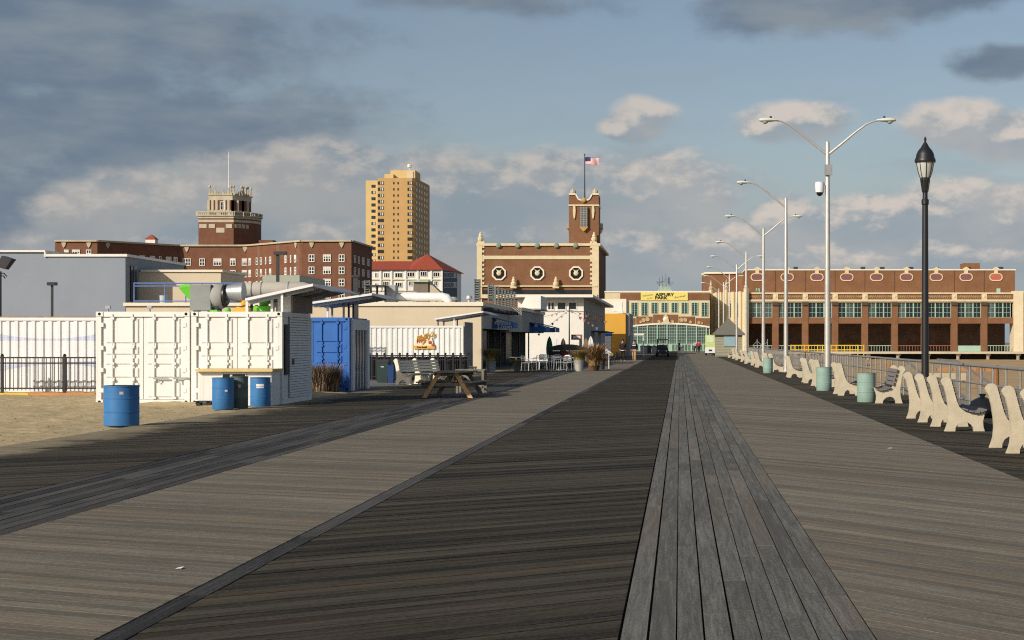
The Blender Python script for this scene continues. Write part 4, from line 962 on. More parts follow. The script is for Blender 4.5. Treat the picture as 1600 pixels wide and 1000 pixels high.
# louvred screens, ducts and vents on the pavilion roof
def louvre(px0, px1, py0, py1, y, label, side=False):
    t = thing('louvre_screen', label, 'louvre', (X((px0 + px1) / 2, y), y, Z(py1, y)), group='grey louvred roof screens')
    w = X(px1, y) - X(px0, y); h = Z(py0, y) - Z(py1, y)
    fr_ = MB().box(-w / 2, -w / 2 + 0.07, 0, 0.25, 0, h).box(w / 2 - 0.07, w / 2, 0, 0.25, 0, h); fr_.build('frame', louvre_m, t)
    n = int(h / 0.14)
    sl = MB().hexa([(-w / 2 + .071, -0.06, 0), (w / 2 - .071, -0.06, 0), (w / 2 - .071, 0.2, 0.11), (-w / 2 + .071, 0.2, 0.11), (-w / 2 + .071, -0.06, 0.025), (w / 2 - .071, -0.06, 0.025), (w / 2 - .071, 0.2, 0.135), (-w / 2 + .071, 0.2, 0.135)]).mesh('slat', louvre_m)
    for i in range(n): put('slat', sl, t, (0, 0, 0.02 + i * 0.14))
    return t
louvre(740.5, 750, 436, 471, 91.5, 'tall narrow grey louvre stack at the pavilion roof corner')
louvre(569, 578, 438, 469, 91.5, 'grey louvre stack on the pavilion roof behind the blue container')
louvre(762, 771, 443, 472, 96, 'second grey louvre stack on the pavilion roof, left end of the long screen')
lv = thing('louvre_screen', 'long grey louvred roof screen running back along the pavilion', 'louvre', (X(772, 97), 104, zt4 + .2), group='grey louvred roof screens')
for i in range(7):
    y = 97.5 + i * 1.9; x = -11.25
    MB().box(x - 0.06, x + 0.06, y - 0.06, y + 0.06, zt4 + .2, Z(447, 97)).build('post', louvre_m, lv, True)
for j in range(9):
    z = zt4 + 0.35 + j * 0.13
    MB().hexa([(-11.24, 97.5, z), (-11.08, 97.5, z - 0.05), (-11.08, 108.9, z - 0.05), (-11.24, 108.9, z), (-11.24, 97.5, z + .03), (-11.08, 97.5, z - 0.02), (-11.08, 108.9, z - 0.02), (-11.24, 108.9, z + .03)]).build('slat', louvre_m, lv, True)
duct = thing('roof_duct', 'long white metal duct curving along the pavilion roof', 'duct', (X(660, 93), 93, Z(472, 93)))
dy = 93.0
MB().path([(X(615, dy), dy, Z(464, dy)), (X(690, dy), dy, Z(464, dy)), (X(698, dy), dy, Z(465.5, dy)), (X(701, dy), dy, Z(470, dy)), (X(701.5, dy), dy, Z(474, dy))], 0.26, 14).build('duct_pipe', white_paint2, duct, True, smooth=True)
MB().box(X(603, dy), X(620, dy), dy - 0.5, dy + 0.5, Z(474, dy), Z(446, dy)).build('duct_box', galv_dull, duct, True)
for px, py, r, lab in ((650, 456, 0.22, 'squat round roof vent above the duct, left one'), (680, 458, 0.20, 'squat round roof vent above the duct, right one'), (708, 464, 0.2, 'round silver vent beside the duct end'), (733, 462, 0.14, 'tall thin silver vent pipe near the roof corner')):
    y = 95.0
    v = thing('roof_vent', lab, 'vent', (X(px, y), y, zt4), group='vents on the pavilion roof')
    hh = Z(py, y) - zt4
    MB().lathe([(r * 0.7, 0), (r * 0.7, hh * 0.7)], n=12).build('stack', galv, v, smooth=True)
    MB().lathe([(r * 1.3, hh * 0.7), (r * 1.4, hh * 0.85), (r, hh), (0.02, hh)], n=14).build('cap', galv, v, smooth=True)
sk = thing('roof_hatch', 'dark framed roof hatch with sloping lid on the pavilion', 'hatch', (X(662, 100), 100, zt4))
MB().box(X(648, 100), X(671, 100), 99.5, 101, zt4, Z(441, 100)).build('box', mat('brown_panel', (0.16, 0.13, 0.10), 0.8, 0.15), sk, True)
MB().box(X(646.5, 100), X(672, 100), 99.3, 101.1, Z(441, 100), Z(439, 100)).build('rim', mint, sk, True)
MB().hexa([(X(673, 100), 99.6, zt4), (X(694, 100), 99.6, zt4), (X(694, 100), 100.8, zt4), (X(673, 100), 100.8, zt4), (X(673, 100), 99.6, Z(442, 100)), (X(690, 100), 99.6, Z(458, 100)), (X(690, 100), 100.8, Z(458, 100)), (X(673, 100), 100.8, Z(442, 100))]).build('sloping_lid', cream_dark, sk, True)
dk = thing('roof_canopy', 'flat dark roof canopy left of the white duct', 'canopy', (X(590, 92), 92, zt4))
MB().box(X(573, 92), X(604, 92), 91.2, 94, Z(447.5, 92), Z(446, 92)).build('slab', steel_dark, dk, True)
for px in (575, 589, 602): MB().box(X(px, 92) - .05, X(px, 92) + .05, 92, 92.1, zt4, Z(447.5, 92)).build('post', steel_dark, dk, True)

# white two-storey surf building with deep flat eaves
Y5 = 135.0
sf = thing('surf_building', 'white two-storey building with deep flat roof and dark upper windows', 'building', (X(883, Y5), Y5 + 15, 0))
sx0, sx1, sz = X(846, Y5), X(912, Y5), Z(465, Y5)
MB().box(sx0 - 2, sx1, Y5, 173, -0.05, sz).build('wall', offwhite, sf, True)
MB().box(sx0 - 2.4, sx1 + 0.85, Y5 - 1.1, 175.5, sz, sz + 0.22).build('roof', offwhite, sf, True)
MB().box(sx1 + .002, sx1 + .03, Y5 + 0.3, 172.8, 0.0, sz - .02).build('side_cladding', grey_wall, sf, True)
for px, w in ((861, 11), (877.5, 14.5), (894.5, 13.5)):
    add_window(sf, (X(px, Y5), Y5, Z(478, Y5)), 0, w * Y5 / F, 12.5 * Y5 / F, 2 if px == 861 else 1, 1, fw=0.06, bw=0.08, depth=0.05)
MB().box(sx0, sx1 + .02, Y5 - 0.08, Y5 - .002, Z(486.5, Y5), Z(485, Y5)).build('sill_band', stucco_trim, sf, True)
for i in range(9):
    y = Y5 + 2 + i * 4
    add_window(sf, (sx1 + .03, y, 3.9), math.pi / 2, 1.7, 0.7, 2, 1, fm=grey_wall, fw=0.06, depth=0.05)
MB().box(X(905, Y5), X(909, Y5), Y5 - .04, Y5 - .003, 0, 2.2).build('door', steel_dark, sf, True)
for y in (146, 158):
    MB().box(sx1 + 0.03, sx1 + 1.4, y, y + 6, 2.5, 2.58).build('side_awning', steel_dark, sf, True)
TY = 112.0
tp = MB().hexa([(X(812, TY), TY, Z(482, TY)), (X(845, TY), TY, Z(482, TY)), (X(845, TY), TY + 5, Z(482, TY)), (X(812, TY), TY + 5, Z(482, TY)), (X(822, TY), TY, Z(462, TY)), (X(845, TY), TY, Z(462, TY)), (X(845, TY), TY + 5, Z(462, TY)), (X(822, TY), TY + 5, Z(462, TY))])
tw2 = thing('terrace_building', 'white sloped stair enclosure on the roof between pavilion and surf building', 'building', (X(830, TY), TY + 2, Z(482, TY)))
tp.build('stair_enclosure', offwhite, tw2, True)
MB().box(X(812, TY) - .3, X(846, TY), TY - 0.3, TY + 5.2, Z(472, Y4) + .01, Z(482.1, TY)).build('plinth', grey_wall, tw2, True)

Y6 = 180.0
ow = thing('orange_shop', 'flat orange-walled shop beside the surf building', 'shop', (X(958, Y6), Y6 + 8, 0))
MB().box(X(936, Y6), X(977.5, Y6), Y6, Y6 + 14, -0.05, Z(490, Y6)).build('wall', orange_wall, ow, True)
MB().box(X(975, Y6) + .2, X(983, Y6), Y6 + 0.4, Y6 + 15, -0.05, Z(489, Y6)).build('side_wall', grey_wall, ow, True)
MB().box(X(942, Y6), X(955, Y6), Y6 - .05, Y6 - .002, 0, Z(525, Y6)).build('shop_front', white_paint2, ow, True)
MB().box(X(941, Y6), X(956, Y6), Y6 - .06, Y6 - .003, Z(525, Y6) + .002, Z(519, Y6)).build('sign', awning_blue, ow, True)
MB().box(X(984, Y6), X(1006, Y6), Y6 + 1, Y6 + 5, Z(524, Y6), Z(521, Y6)).tube((X(985, Y6), Y6 + 1.2, 0), (X(985, Y6), Y6 + 1.2, Z(524, Y6)), .06, n=6).tube((X(1005, Y6), Y6 + 1.2, 0), (X(1005, Y6), Y6 + 1.2, Z(524, Y6)), .06, n=6).build('entrance_canopy', offwhite, ow, True)
Y7 = 205.0
wb = thing('white_upper_building', 'plain white upper wall rising behind the orange shop', 'building', (X(962, Y7), Y7 + 6, 0))
MB().box(X(935, Y7), X(978.5, Y7), Y7, Y7 + 12, -0.05, Z(467, Y7)).build('wall', stucco_trim, wb, True)
MB().box(X(958, Y7), X(972, Y7), Y7 - .06, Y7 - .002, Z(487, Y7), Z(472, Y7)).build('panel', offwhite, wb, True)
MB().box(X(966, Y7), X(974, Y7), Y7 - 2, Y7 - .3, Z(490, Y7), Z(486.5, Y7)).build('roof_box', offwhite, wb, True)

# ------------------------------------------------------------------ shipping containers
def container_doors(name, label, x0, x1, y0, y1, zt, paint, rows_a, side=None, handles=False):
    t = thing(name, label, 'container', ((x0 + x1) / 2, (y0 + y1) / 2, 0), group='shipping containers by the walk')
    W_ = x1 - x0
    b = MB().box(x0 + 0.03, x1 - 0.03, y0 + 0.14, y1 - 0.02, 0.0, zt - 0.06); b.build('body', paint, t, True)
    fr_ = MB().box(x0, x0 + 0.13, y0, y0 + 0.16, 0.10, zt - 0.12).box(x1 - 0.13, x1, y0, y0 + 0.16, 0.10, zt - 0.12)
    fr_.box(x0 + 0.13, x1 - 0.13, y0 + 0.005, y0 + 0.15, zt - 0.13, zt).box(x0 + 0.13, x1 - 0.13, y0 + 0.01, y0 + 0.15, 0, 0.12)
    fr_.box(x1 - 0.12, x1, y0 + 0.16, y1 - 0.15, zt - 0.12, zt - 0.005).box(x1 - 0.11, x1 - 0.004, y1 - 0.15, y1 - 0.002, 0, zt - 0.13)
    fr_.box(x1 - 0.12, x1 - 0.002, y0 + 0.16, y1 - 0.15, 0, 0.13)
    fr_.build('frame', paint, t, True)
    cm = MB().box(-0.09, 0.09, -0.012, 0.17, -0.06, 0.06).mesh('corner_casting', paint)
    hm = MB().lathe([(0.038, -0.016), (0.038, -0.0125)], n=12, axis='y').mesh('hole', hole)
    for (cx_, cz) in ((x0 + 0.09, zt - 0.059), (x1 - 0.09, zt - 0.059), (x0 + 0.09, 0.06), (x1 - 0.09, 0.06)):
        o = put('corner_casting', cm, t, Vector((cx_, y0, cz)) - wloc(t)); put('hole', hm, o)
    ix0, ix1, iz0, iz1 = x0 + 0.14, x1 - 0.14, 0.13, zt - 0.14
    mid = (ix0 + ix1) / 2
    for (a, c) in ((ix0, mid - 0.008), (mid + 0.008, ix1)):
        d = MB().box(a, c, y0 + 0.055, y0 + 0.13, iz0, iz1)
        for (f0, f1) in rows_a:
            za, zb = iz0 + (iz1 - iz0) * f0, iz0 + (iz1 - iz0) * f1
            d.hexa([(a + 0.10, y0 + 0.054, za), (c - 0.10, y0 + 0.054, za), (c - 0.10, y0 + 0.054, zb), (a + 0.10, y0 + 0.054, zb),
                    (a + 0.13, y0 + 0.025, za + 0.03), (c - 0.13, y0 + 0.025, za + 0.03), (c - 0.13, y0 + 0.025, zb - 0.015), (a + 0.13, y0 + 0.025, zb - 0.015)])
        dr = d.build('door', paint, t, True)
        wd = c - a
        for q in (0.27, 0.76):
            xb_ = a + wd * q
            lb = MB().tube((xb_, y0 - 0.005, iz0 + 0.0), (xb_, y0 - 0.005, iz1 + 0.08), 0.017, n=8)
            for f in (0.0, 0.22, 0.42, 0.62, 0.97): z = iz0 + (iz1 - iz0) * f; lb.box(xb_ - 0.045, xb_ + 0.045, y0 - 0.025, y0 + 0.053, z, z + 0.06)
            lb.build('lock_bar', paint, dr, True)
            hb = MB().box(xb_ - 0.02, xb_ + wd * 0.36, y0 - 0.045, y0 - 0.027, iz0 + 0.52, iz0 + 0.56).box(xb_ + wd * 0.1, xb_ + wd * 0.13, y0 - 0.045, y0 - 0.03, iz0 + 0.42, iz0 + 0.52)
            if a != ix0 and handles: hb.build('lock_handle', galv_dull, dr, True)
        hx = a if a == ix0 else c
        for f in (0.08, 0.33, 0.6, 0.88):
            z = iz0 + (iz1 - iz0) * f; MB().box(hx - 0.05, hx + 0.05, y0 - 0.012, y0 + 0.05, z, z + 0.11).build('hinge', paint, dr, True)
    MB().box(mid - 0.006, mid + 0.006, y0 + 0.1, y0 + 0.12, iz0, iz1).build('door_seal', steel_dark, t, True)
    return t
Yk, zk = 41.0, Z(487, 41.0)
xk0, xk1, xk2 = X(150, Yk), X(297.5, Yk), X(441, Yk)
cA = container_doors('shipping_container', 'white shipping container with closed doors, left of the pair behind the single blue drum', xk0, xk1 - 0.02, Yk, Yk + 6, zk, white_paint, ((0.02, 0.20), (0.26, 0.38), (0.42, 0.50), (0.54, 0.64), (0.68, 0.98)), handles=True)
cB = container_doors('shipping_container', 'white shipping container with counter and roof fan, right of the pair', xk1 + 0.02, xk2, Yk, Yk + 3.3, zk, white_paint, ((0.02, 0.33), (0.36, 0.48), (0.52, 0.64), (0.68, 0.98)))
xs = xk2
rs = MB()
for i in range(32):
    z = 0.14 + i * 0.068; rs.prism([(xs + .001, z), (xs + 0.016, z + 0.006), (xs + 0.016, z + 0.056), (xs + .001, z + 0.062)], Yk + 0.75, Yk + 3.05)
rs.build('roller_shutter', white_paint2, cB, True)
MB().box(xs + .001, xs + 0.02, Yk + 0.25, Yk + 0.7, 0.75, 2.05).build('side_opening', shop_dark, cB, True)
MB().box(xs + 0.017, xs + 0.05, Yk + 1.0, Yk + 1.1, 1.0, 1.15).build('shutter_handle', steel_dark, cB, True)
MB().box(xs - 0.37, xs - 0.02, Yk + 1.0, Yk + 3.25, zk + .003, zk + 0.44).build('shutter_box', offwhite, cB, True)
MB().box(xs - 0.019, xs + 0.03, Yk + 1.0, Yk + 3.25, zk + .003, zk + 0.43).build('shutter_box_side', mat('shaded_box_side', (0.24, 0.20, 0.18), 0.85, 0.15), cB, True)  # shade of the box's right side put into a darker colour

# counter in front of the right container
ct = thing('serving_counter', 'white serving counter with tan top against the right white container', 'counter', (X(366, 40.3), 40.4, 0))
cy0, cy1 = 40.05, 40.96
MB().box(X(309, cy0), X(424, cy0), cy0, cy1, 0.0, Z(584, cy0)).build('cabinet', white_paint, ct, True)
MB().box(X(308, cy0), X(428, cy0), cy0 - 0.15, cy1, Z(580.5, cy0), Z(576.5, cy0)).build('counter_top', tan_board, ct, True)
MB().box(X(309, cy0), X(424, cy0), cy0 - .004, cy1, Z(584, cy0) + .001, Z(580.5, cy0)).build('top_rail', white_paint2, ct, True)
for (a, b) in ((347, 361), (362, 385)):
    add_window(ct, (X((a + b) / 2, cy0), cy0, Z(587.5, cy0)), 0, (b - a) * cy0 / F, 8.5 * cy0 / F, 1, 1, fm=white_paint2, gm=glass, fw=0.02, depth=0.025)
dl = thing('wheel_dolly', 'small black wheeled dolly at the foot of the serving counter', 'dolly', (X(320, 39.9), 39.85, 0))
MB().box(-0.18, 0.2, -0.1, 0.12, 0.09, 0.13).build('platform', steel_dark, dl)
for (x_, y_) in ((-0.13, -0.08), (0.13, -0.08), (-0.13, 0.1), (0.13, 0.1)):
    w_ = MB().lathe([(0.02, -0.02), (0.06, -0.02), (0.065, 0), (0.06, 0.02), (0.02, 0.02)], (x_, y_, 0.065), 12, 'y').build('wheel', black, dl, smooth=True)

# rooftop machinery on the right container
Ym = 42.2
fan = thing('exhaust_fan', 'grey box-and-drum exhaust fan with silver cone on the container roof', 'fan', (X(335, Ym), Ym, zk))
MB().box(X(302, Ym), X(334, Ym), Ym - 0.3, Ym + 0.35, zk + 0.05, Z(445, Ym)).build('housing', mat('grey_sheet_metal', (0.24, 0.25, 0.24), 0.6, 0.12, 3.0, streak=0.3, stain=(0.28, 0.17, 0.08)), fan, True)
MB().lathe([(0.31, 0.002), (0.33, 0.03), (0.33, 0.24), (0.31, 0.27)], (X(334, Ym), Ym, Z(463, Ym)), 28, 'x').build('drum', grey_wall, fan, True, smooth=True)
MB().lathe([(0.29, 0.0), (0.30, 0.05), (0.24, 0.10), (0.2, 0.1)], (X(334, Ym) + 0.272, Ym, Z(462, Ym)), 28, 'x').build('coupling', black, fan, True, smooth=True)
MB().lathe([(0.20, 0.0), (0.27, 0.42)], (X(334, Ym) + 0.375, Ym, Z(457, Ym)), 28, 'x').build('cone', galv_dull, fan, True, smooth=True)
for px in (308, 330, 341): MB().box(X(px, Ym) - .04, X(px, Ym) + .04, Ym - 0.2, Ym + 0.2, zk, zk + 0.05 if px < 335 else zk + 0.16).build('foot', steel_dark, fan, True)
hd = thing('air_hood', 'bright lime green plastic hood left of the roof fan', 'hood', (X(294, Ym), Ym, Z(468, Ym)))
MB().hexa([(X(299.5, Ym), Ym - 0.25, Z(468, Ym)), (X(301.8, Ym), Ym - 0.25, Z(468, Ym)), (X(301.8, Ym), Ym + 0.25, Z(468, Ym)), (X(299.5, Ym), Ym + 0.25, Z(468, Ym)),
           (X(285, Ym), Ym - 0.3, Z(451, Ym)), (X(301.8, Ym), Ym - 0.3, Z(449, Ym)), (X(301.8, Ym), Ym + 0.3, Z(449, Ym)), (X(285, Ym), Ym + 0.3, Z(451, Ym))]).build('funnel', lime, hd, True)
MB().hexa([(X(285, Ym), Ym - 0.3, Z(451, Ym) + .002), (X(301.8, Ym), Ym - 0.3, Z(449, Ym) + .002), (X(301.8, Ym), Ym + 0.3, Z(449, Ym) + .002), (X(285, Ym), Ym + 0.3, Z(451, Ym) + .002),
           (X(287, Ym), Ym - 0.25, Z(445.5, Ym)), (X(301.8, Ym), Ym - 0.25, Z(444.5, Ym)), (X(301.8, Ym), Ym + 0.25, Z(444.5, Ym)), (X(287, Ym), Ym + 0.25, Z(445.5, Ym))]).build('cap', lime, hd, True)
bd = thing('big_duct', 'fat cream air duct tapering behind the container roof', 'duct', (X(425, 55), 55, Z(466, 55)))
MB().lathe([(0.16, 0), (0.27, 0.25), (0.28, 1.4), (0.27, 2.15), (0.16, 2.5)], (X(377, 55), 55, Z(453, 55)), 20, 'x').build('duct_shell', mat('grey_cream_metal', (0.40, 0.37, 0.32), 0.85, 0.1, 2.0, streak=0.25), bd, True, smooth=True)
for px in (395, 410, 452): MB().lathe([(0.285, -0.02), (0.295, 0), (0.285, 0.02)], (X(px, 55), 55, Z(453, 55)), 20, 'x').build('band', galv_dull, bd, True)
MB().box(X(382, 55), X(386, 55), 54.9, 55.1, 2.0, Z(462, 55)).box(X(462, 55), X(466, 55), 54.9, 55.1, 2.0, Z(462, 55)).build('support', steel_dark, bd, True)
gc = thing('spool', 'lime green round canister on a green disc on the container roof', 'canister', (X(411, 42), 42.1, zk))
MB().lathe([(0.22, 0.02), (0.27, 0.03), (0.27, 0.16), (0.22, 0.17)], n=24).build('disc', lime, gc, smooth=True)
MB().lathe([(0.11, 0.171), (0.12, 0.18), (0.12, 0.31), (0.09, 0.33)], n=20).build('canister_neck', lime, gc, smooth=True)
MB().box(-0.24, 0.24, -0.24, 0.24, 0, 0.02).build('base', tan_board, gc)
gp = MB().prism([(-0.1, 0), (0.1, 0), (0.085, 0.055), (-0.085, 0.055)], -0.15, 0.15).build('plastic_pad', lime); gp.location = (X(343, 42), 41.6, zk)
tag(gp, 'small lime green pad lying below the fan drum', 'pad')
tools = thing('plastic_toys', 'ochre and green plastic pieces heaped on the container roof by the canopy post', 'toys', (X(375, 42), 41.9, zk))
MB().prism([(-0.2, 0), (0.28, 0), (0.3, 0.1), (0.22, 0.16), (0.1, 0.12), (-0.02, 0.15), (-0.1, 0.08)], -0.1, 0.1).build('ochre_piece', ochre, tools)
MB().lathe([(0.06, 0), (0.075, 0.03), (0.06, 0.11)], (-0.29, 0.02, 0), 14).build('green_cup', lime, tools, smooth=True)
MB().lathe([(0.02, 0), (0.09, 0.04), (0.1, 0.1), (0.04, 0.16)], (0.1, 0.16, 0.16), 12).build('ochre_ball', ochre, tools, smooth=True)
fl_me = MB().box(-0.035, 0.035, -0.03, 0.03, 0, 0.03).tube((0, 0, 0.03), (0, 0, 0.14), 0.025, n=8).box(-0.06, 0.06, -0.04, 0.04, 0.14, 0.22).mesh('valve', galv_dull)
for px, lab in ((169, 'small grey roof valve on the left white container, left one'), (234, 'small grey roof valve on the left white container, right one')):
    o = put('roof_valve', fl_me, None, (X(px, 41.3), 41.3, zk - 0.06)); tag(o, lab, 'valve', 'roof valves')

def tilted_canopy(label, y0, y1, pxa, pya, pxb, pyb, posts, thick=0.07, droop=None, brace=True, zpost=None):
    t = thing('tilted_canopy', label, 'canopy', (X((pxa + pxb) / 2, y0), (y0 + y1) / 2, zpost), group='tilted white canopies over containers')
    xa_, za, xb_, zb = X(pxa, y0), Z(pya, y0), X(pxb, y0), Z(pyb, y0)
    MB().hexa([(xa_, y0, za - thick), (xb_, y0, zb - thick), (xb_, y1, zb - thick), (xa_, y1, za - thick), (xa_, y0, za), (xb_, y0, zb), (xb_, y1, zb), (xa_, y1, za)]).build('roof_panel', white_paint2, t, True)
    MB().hexa([(xb_ + .003, y0, zb - thick), (xb_ + 0.45, y0 + 0.25, zb - thick - 0.13), (xb_ + 0.45, y1, zb - thick - 0.13), (xb_ + .003, y1, zb - thick), (xb_ + .003, y0, zb), (xb_ + 0.45, y0 + 0.25, zb - thick - 0.1), (xb_ + 0.45, y1, zb - thick - 0.1), (xb_ + .003, y1, zb)]).build('drip_flap', galv_dull, t, True)
    for i in range(4):
        y = y0 + 0.2 + (y1 - y0 - 0.4) * i / 3
        MB().bar((xa_ + .05, y, za - thick - 0.05), (xb_ - .02, y, zb - thick - 0.05), 0.05, 0.09).build('purlin', galv_dull, t, True)
    for (px, y, m) in posts:
        x = X(px, y); f = (x - xa_) / (xb_ - xa_); zt_ = za + (zb - za) * f - thick
        MB().box(x - 0.03, x + 0.03, y - 0.03, y + 0.03, zpost, zt_).build('post', m, t, True)
    return t
tilted_canopy('tilted white canopy over the right white container', Yk + 0.3, Yk + 4.2, 383, 466, 489, 443, ((441, Yk + 0.1 + .3, white_paint2), (386, Yk + 0.6, white_paint2), (393, Yk + 1.5, steel_dark), (401, Yk + 2.4, steel_dark), (425, Yk + 0.7, white_paint2)), zpost=zk)
# (472, Yk+2.9)
Yb = 52.0
xb0, xb1, zb1 = X(489, Yb) - 1.2, X(546, Yb), Z(496, Yb)
cC = container_doors('shipping_container', 'blue shipping container with glazed side door behind dry grass', xb0, xb1, Yb, Yb + 3.1, zb1, blue_paint, ((0.02, 0.33), (0.36, 0.48), (0.52, 0.66), (0.69, 0.98)))
MB().box(xb1 + .001, xb1 + 0.08, Yb + 0.2, Yb + 0.45, 0.0, zb1 - 0.05).box(xb1 + .001, xb1 + 0.08, Yb + 2.6, Yb + 3.0, 0.0, zb1 - 0.05).box(xb1 + .001, xb1 + 0.08, Yb + 0.45, Yb + 2.6, zb1 - 0.4, zb1 - 0.05).build('side_frame', white_paint2, cC, True)
o = MB().box(xb1 + .001, xb1 + 0.03, Yb + 0.45, Yb + 2.6, 0.05, zb1 - 0.4).build('side_door', glass, cC, True)
sb = MB()
for i in range(5): y = Yb + 0.6 + i * 0.47; sb.box(xb1 + 0.031, xb1 + 0.06, y - 0.035, y + 0.035, 0.05, zb1 - 0.4)
sb.build('door_bars', white_paint2, o, True)
tilted_canopy('tilted white canopy over the blue container', Yb + 0.5, Yb + 3.4, 484, 472, 581, 458, ((512, Yb + 0.9, white_paint2), (519, Yb + 1.8, grey_wall), (537, Yb + 0.8, steel_dark), (545, Yb + 1.6, steel_dark), (552, Yb + 2.6, steel_dark)), zpost=zb1 - 0.06)

def corrugated(name, label, x0, x1, y0, y1, zt, paint, pitch=0.28, top_m=None):
    t = thing(name, label, 'container', ((x0 + x1) / 2, (y0 + y1) / 2, 0), group='shipping containers by the walk')
    b = MB(); n = int((x1 - x0 - 0.2) / pitch); pts = []
    for i in range(n):
        a = x0 + 0.1 + i * pitch
        pts += [(a, y0 + 0.06), (a + pitch * 0.40, y0 + 0.06), (a + pitch * 0.52, y0 + 0.02), (a + pitch * 0.88, y0 + 0.02)]
    pts.append((x0 + 0.1 + n * pitch, y0 + 0.06))
    for (px_, py_) in pts: b.v += [(px_, py_, 0.12), (px_, py_, zt - 0.1)]
    for i in range(len(pts) - 1): b.f.append((2 * i, 2 * i + 2, 2 * i + 3, 2 * i + 1))
    b.build('corrugated_side', paint, t, True)
    MB().box(x0 + 0.05, x1 - 0.05, y0 + 0.07, y1, 0.05, zt - 0.06).build('body', paint, t, True)
    MB().box(x0 + 0.1, x1 - 0.1, y0, y0 + 0.1, zt - 0.1, zt).box(x0 + 0.1, x1 - 0.1, y0, y0 + 0.1, 0, 0.12).box(x0, x0 + 0.1, y0 - .002, y0 + 0.12, 0, zt).box(x1 - 0.1, x1, y0 - .002, y0 + 0.12, 0, zt).build('frame', paint, t, True)
    if top_m: MB().box(x0, x1, y0 - 0.006, y0 + 0.05, zt + .001, zt + 0.03).build('rusty_top_edge', top_m, t, True)
    return t
Y8 = 50.6
cD = corrugated('shipping_container', 'long white corrugated container with blue swoosh and rusty top edge behind the black fence', X(150, Y8) - 13.0, X(150, Y8) + 0.6, Y8, Y8 + 2.4, Z(496, Y8), white_paint2, 0.268, rust)
sw = mat('faint_blue_swoosh', (0.50, 0.53, 0.66), 0.6, 0.1)
def swoosh(c0, c1, c2, w, yy):
    n = 60; b = MB(); xa_, xb_ = X(-30, Y8), X(149, Y8)
    pitch = 0.268; xs0 = X(150, Y8) - 13.0 + 0.1
    def yo(x):
        u = ((x - xs0) / pitch) % 1.0
        if u < 0.40: return 0.06
        if u < 0.52: return 0.06 - 0.04 * (u - 0.40) / 0.12
        if u < 0.88: return 0.02
        return 0.02 + 0.04 * (u - 0.88) / 0.12
    n = 240
    for i in range(n + 1):
        x = xa_ + (xb_ - xa_) * i / n; px = CX + x * F / Y8; s = (px - 75) / 75
        zc = Z(c0 + c1 * s + c2 * s * s, Y8); hw = w * (0.25 + 0.75 * min(1.3, s * s)) * 0.02 * 1.0
        b.v += [(x, Y8 + yo(x) - 0.004, zc - hw), (x, Y8 + yo(x) - 0.004, zc + hw)]
    for i in range(n): b.f.append((2 * i, 2 * i + 2, 2 * i + 3, 2 * i + 1))
    return b.build('swoosh', sw, cD, True)
swoosh(530.5, 0, -3.5, 5.0, 0); swoosh(568, -3.0, 4.0, 5.0, 0)
Y9 = 80.0
cE = corrugated('shipping_container', 'white corrugated container with golden food sign behind the slatted benches', X(560, Y9) - 0.5, X(724, Y9), Y9, Y9 + 2.5, Z(509, Y9), white_paint, 0.262)
MB().box(X(724, Y9) + .003, X(724, Y9) + 0.06, Y9 + 0.1, Y9 + 3.2, 0, Z(503, Y9)).build('end_shutter', grey_wall, cE, True)
# painted food sign
sy = Y9 - 0.02
MB().box(X(646, sy), X(679, sy), sy - 0.03, sy, Z(545, sy), Z(540, sy)).build('sign_banner', mat('gold_print', (0.72, 0.38, 0.05), 0.7, 0.2, 6.0), cE, True)
MB().prism([(X(648, sy), Z(540, sy)), (X(677, sy), Z(540, sy)), (X(675, sy), Z(527, sy)), (X(668, sy), Z(522, sy)), (X(655, sy), Z(523, sy)), (X(649, sy), Z(531, sy))], sy - 0.02, sy - .001).build('sign_field', mat('cream_print', (0.80, 0.70, 0.52), 0.7, 0.1, 5.0), cE, True)
gold = mat('golden_brown_print', (0.44, 0.22, 0.02), 0.7, 0.2, 6.0); redpr = mat('red_brown_print', (0.42, 0.09, 0.04), 0.7, 0.2, 6.0)
letters(cE, "Philly's", 0.36, 664, 526.5, sy - 0.035, gold, 0.4, 0.012, 0.30)
letters(cE, 'Fries', 0.24, 658, 533, sy - 0.035, redpr, 0.3, 0.01, 0.1)
letters(cE, 'Boardwalk', 0.12, 659, 542.5, sy - 0.034, ink, 0.2, 0.004)
for (px, py, r, m) in ((672, 535, 0.09, redpr), (676.5, 539, 0.08, redpr), (661, 536, 0.08, ochre)):
    MB().lathe([(0.01, -0.06), (r * .7, -0.055), (r, -0.03)], (X(px, sy), sy, Z(py, sy)), 12, 'y').build('sign_picture', m, cE, True)
tilted_canopy('tilted white canopy on thin posts over the food container', Y9 + 0.4, Y9 + 3.4, 679, 497.5, 755, 486, ((684.5, Y9 + 0.6, steel_dark), (693.5, Y9 + 1.2, steel_dark), (709.5, Y9 + 0.6, white_paint2), (714.5, Y9 + 1.2, steel_dark)), zpost=Z(509, Y9) - .06)

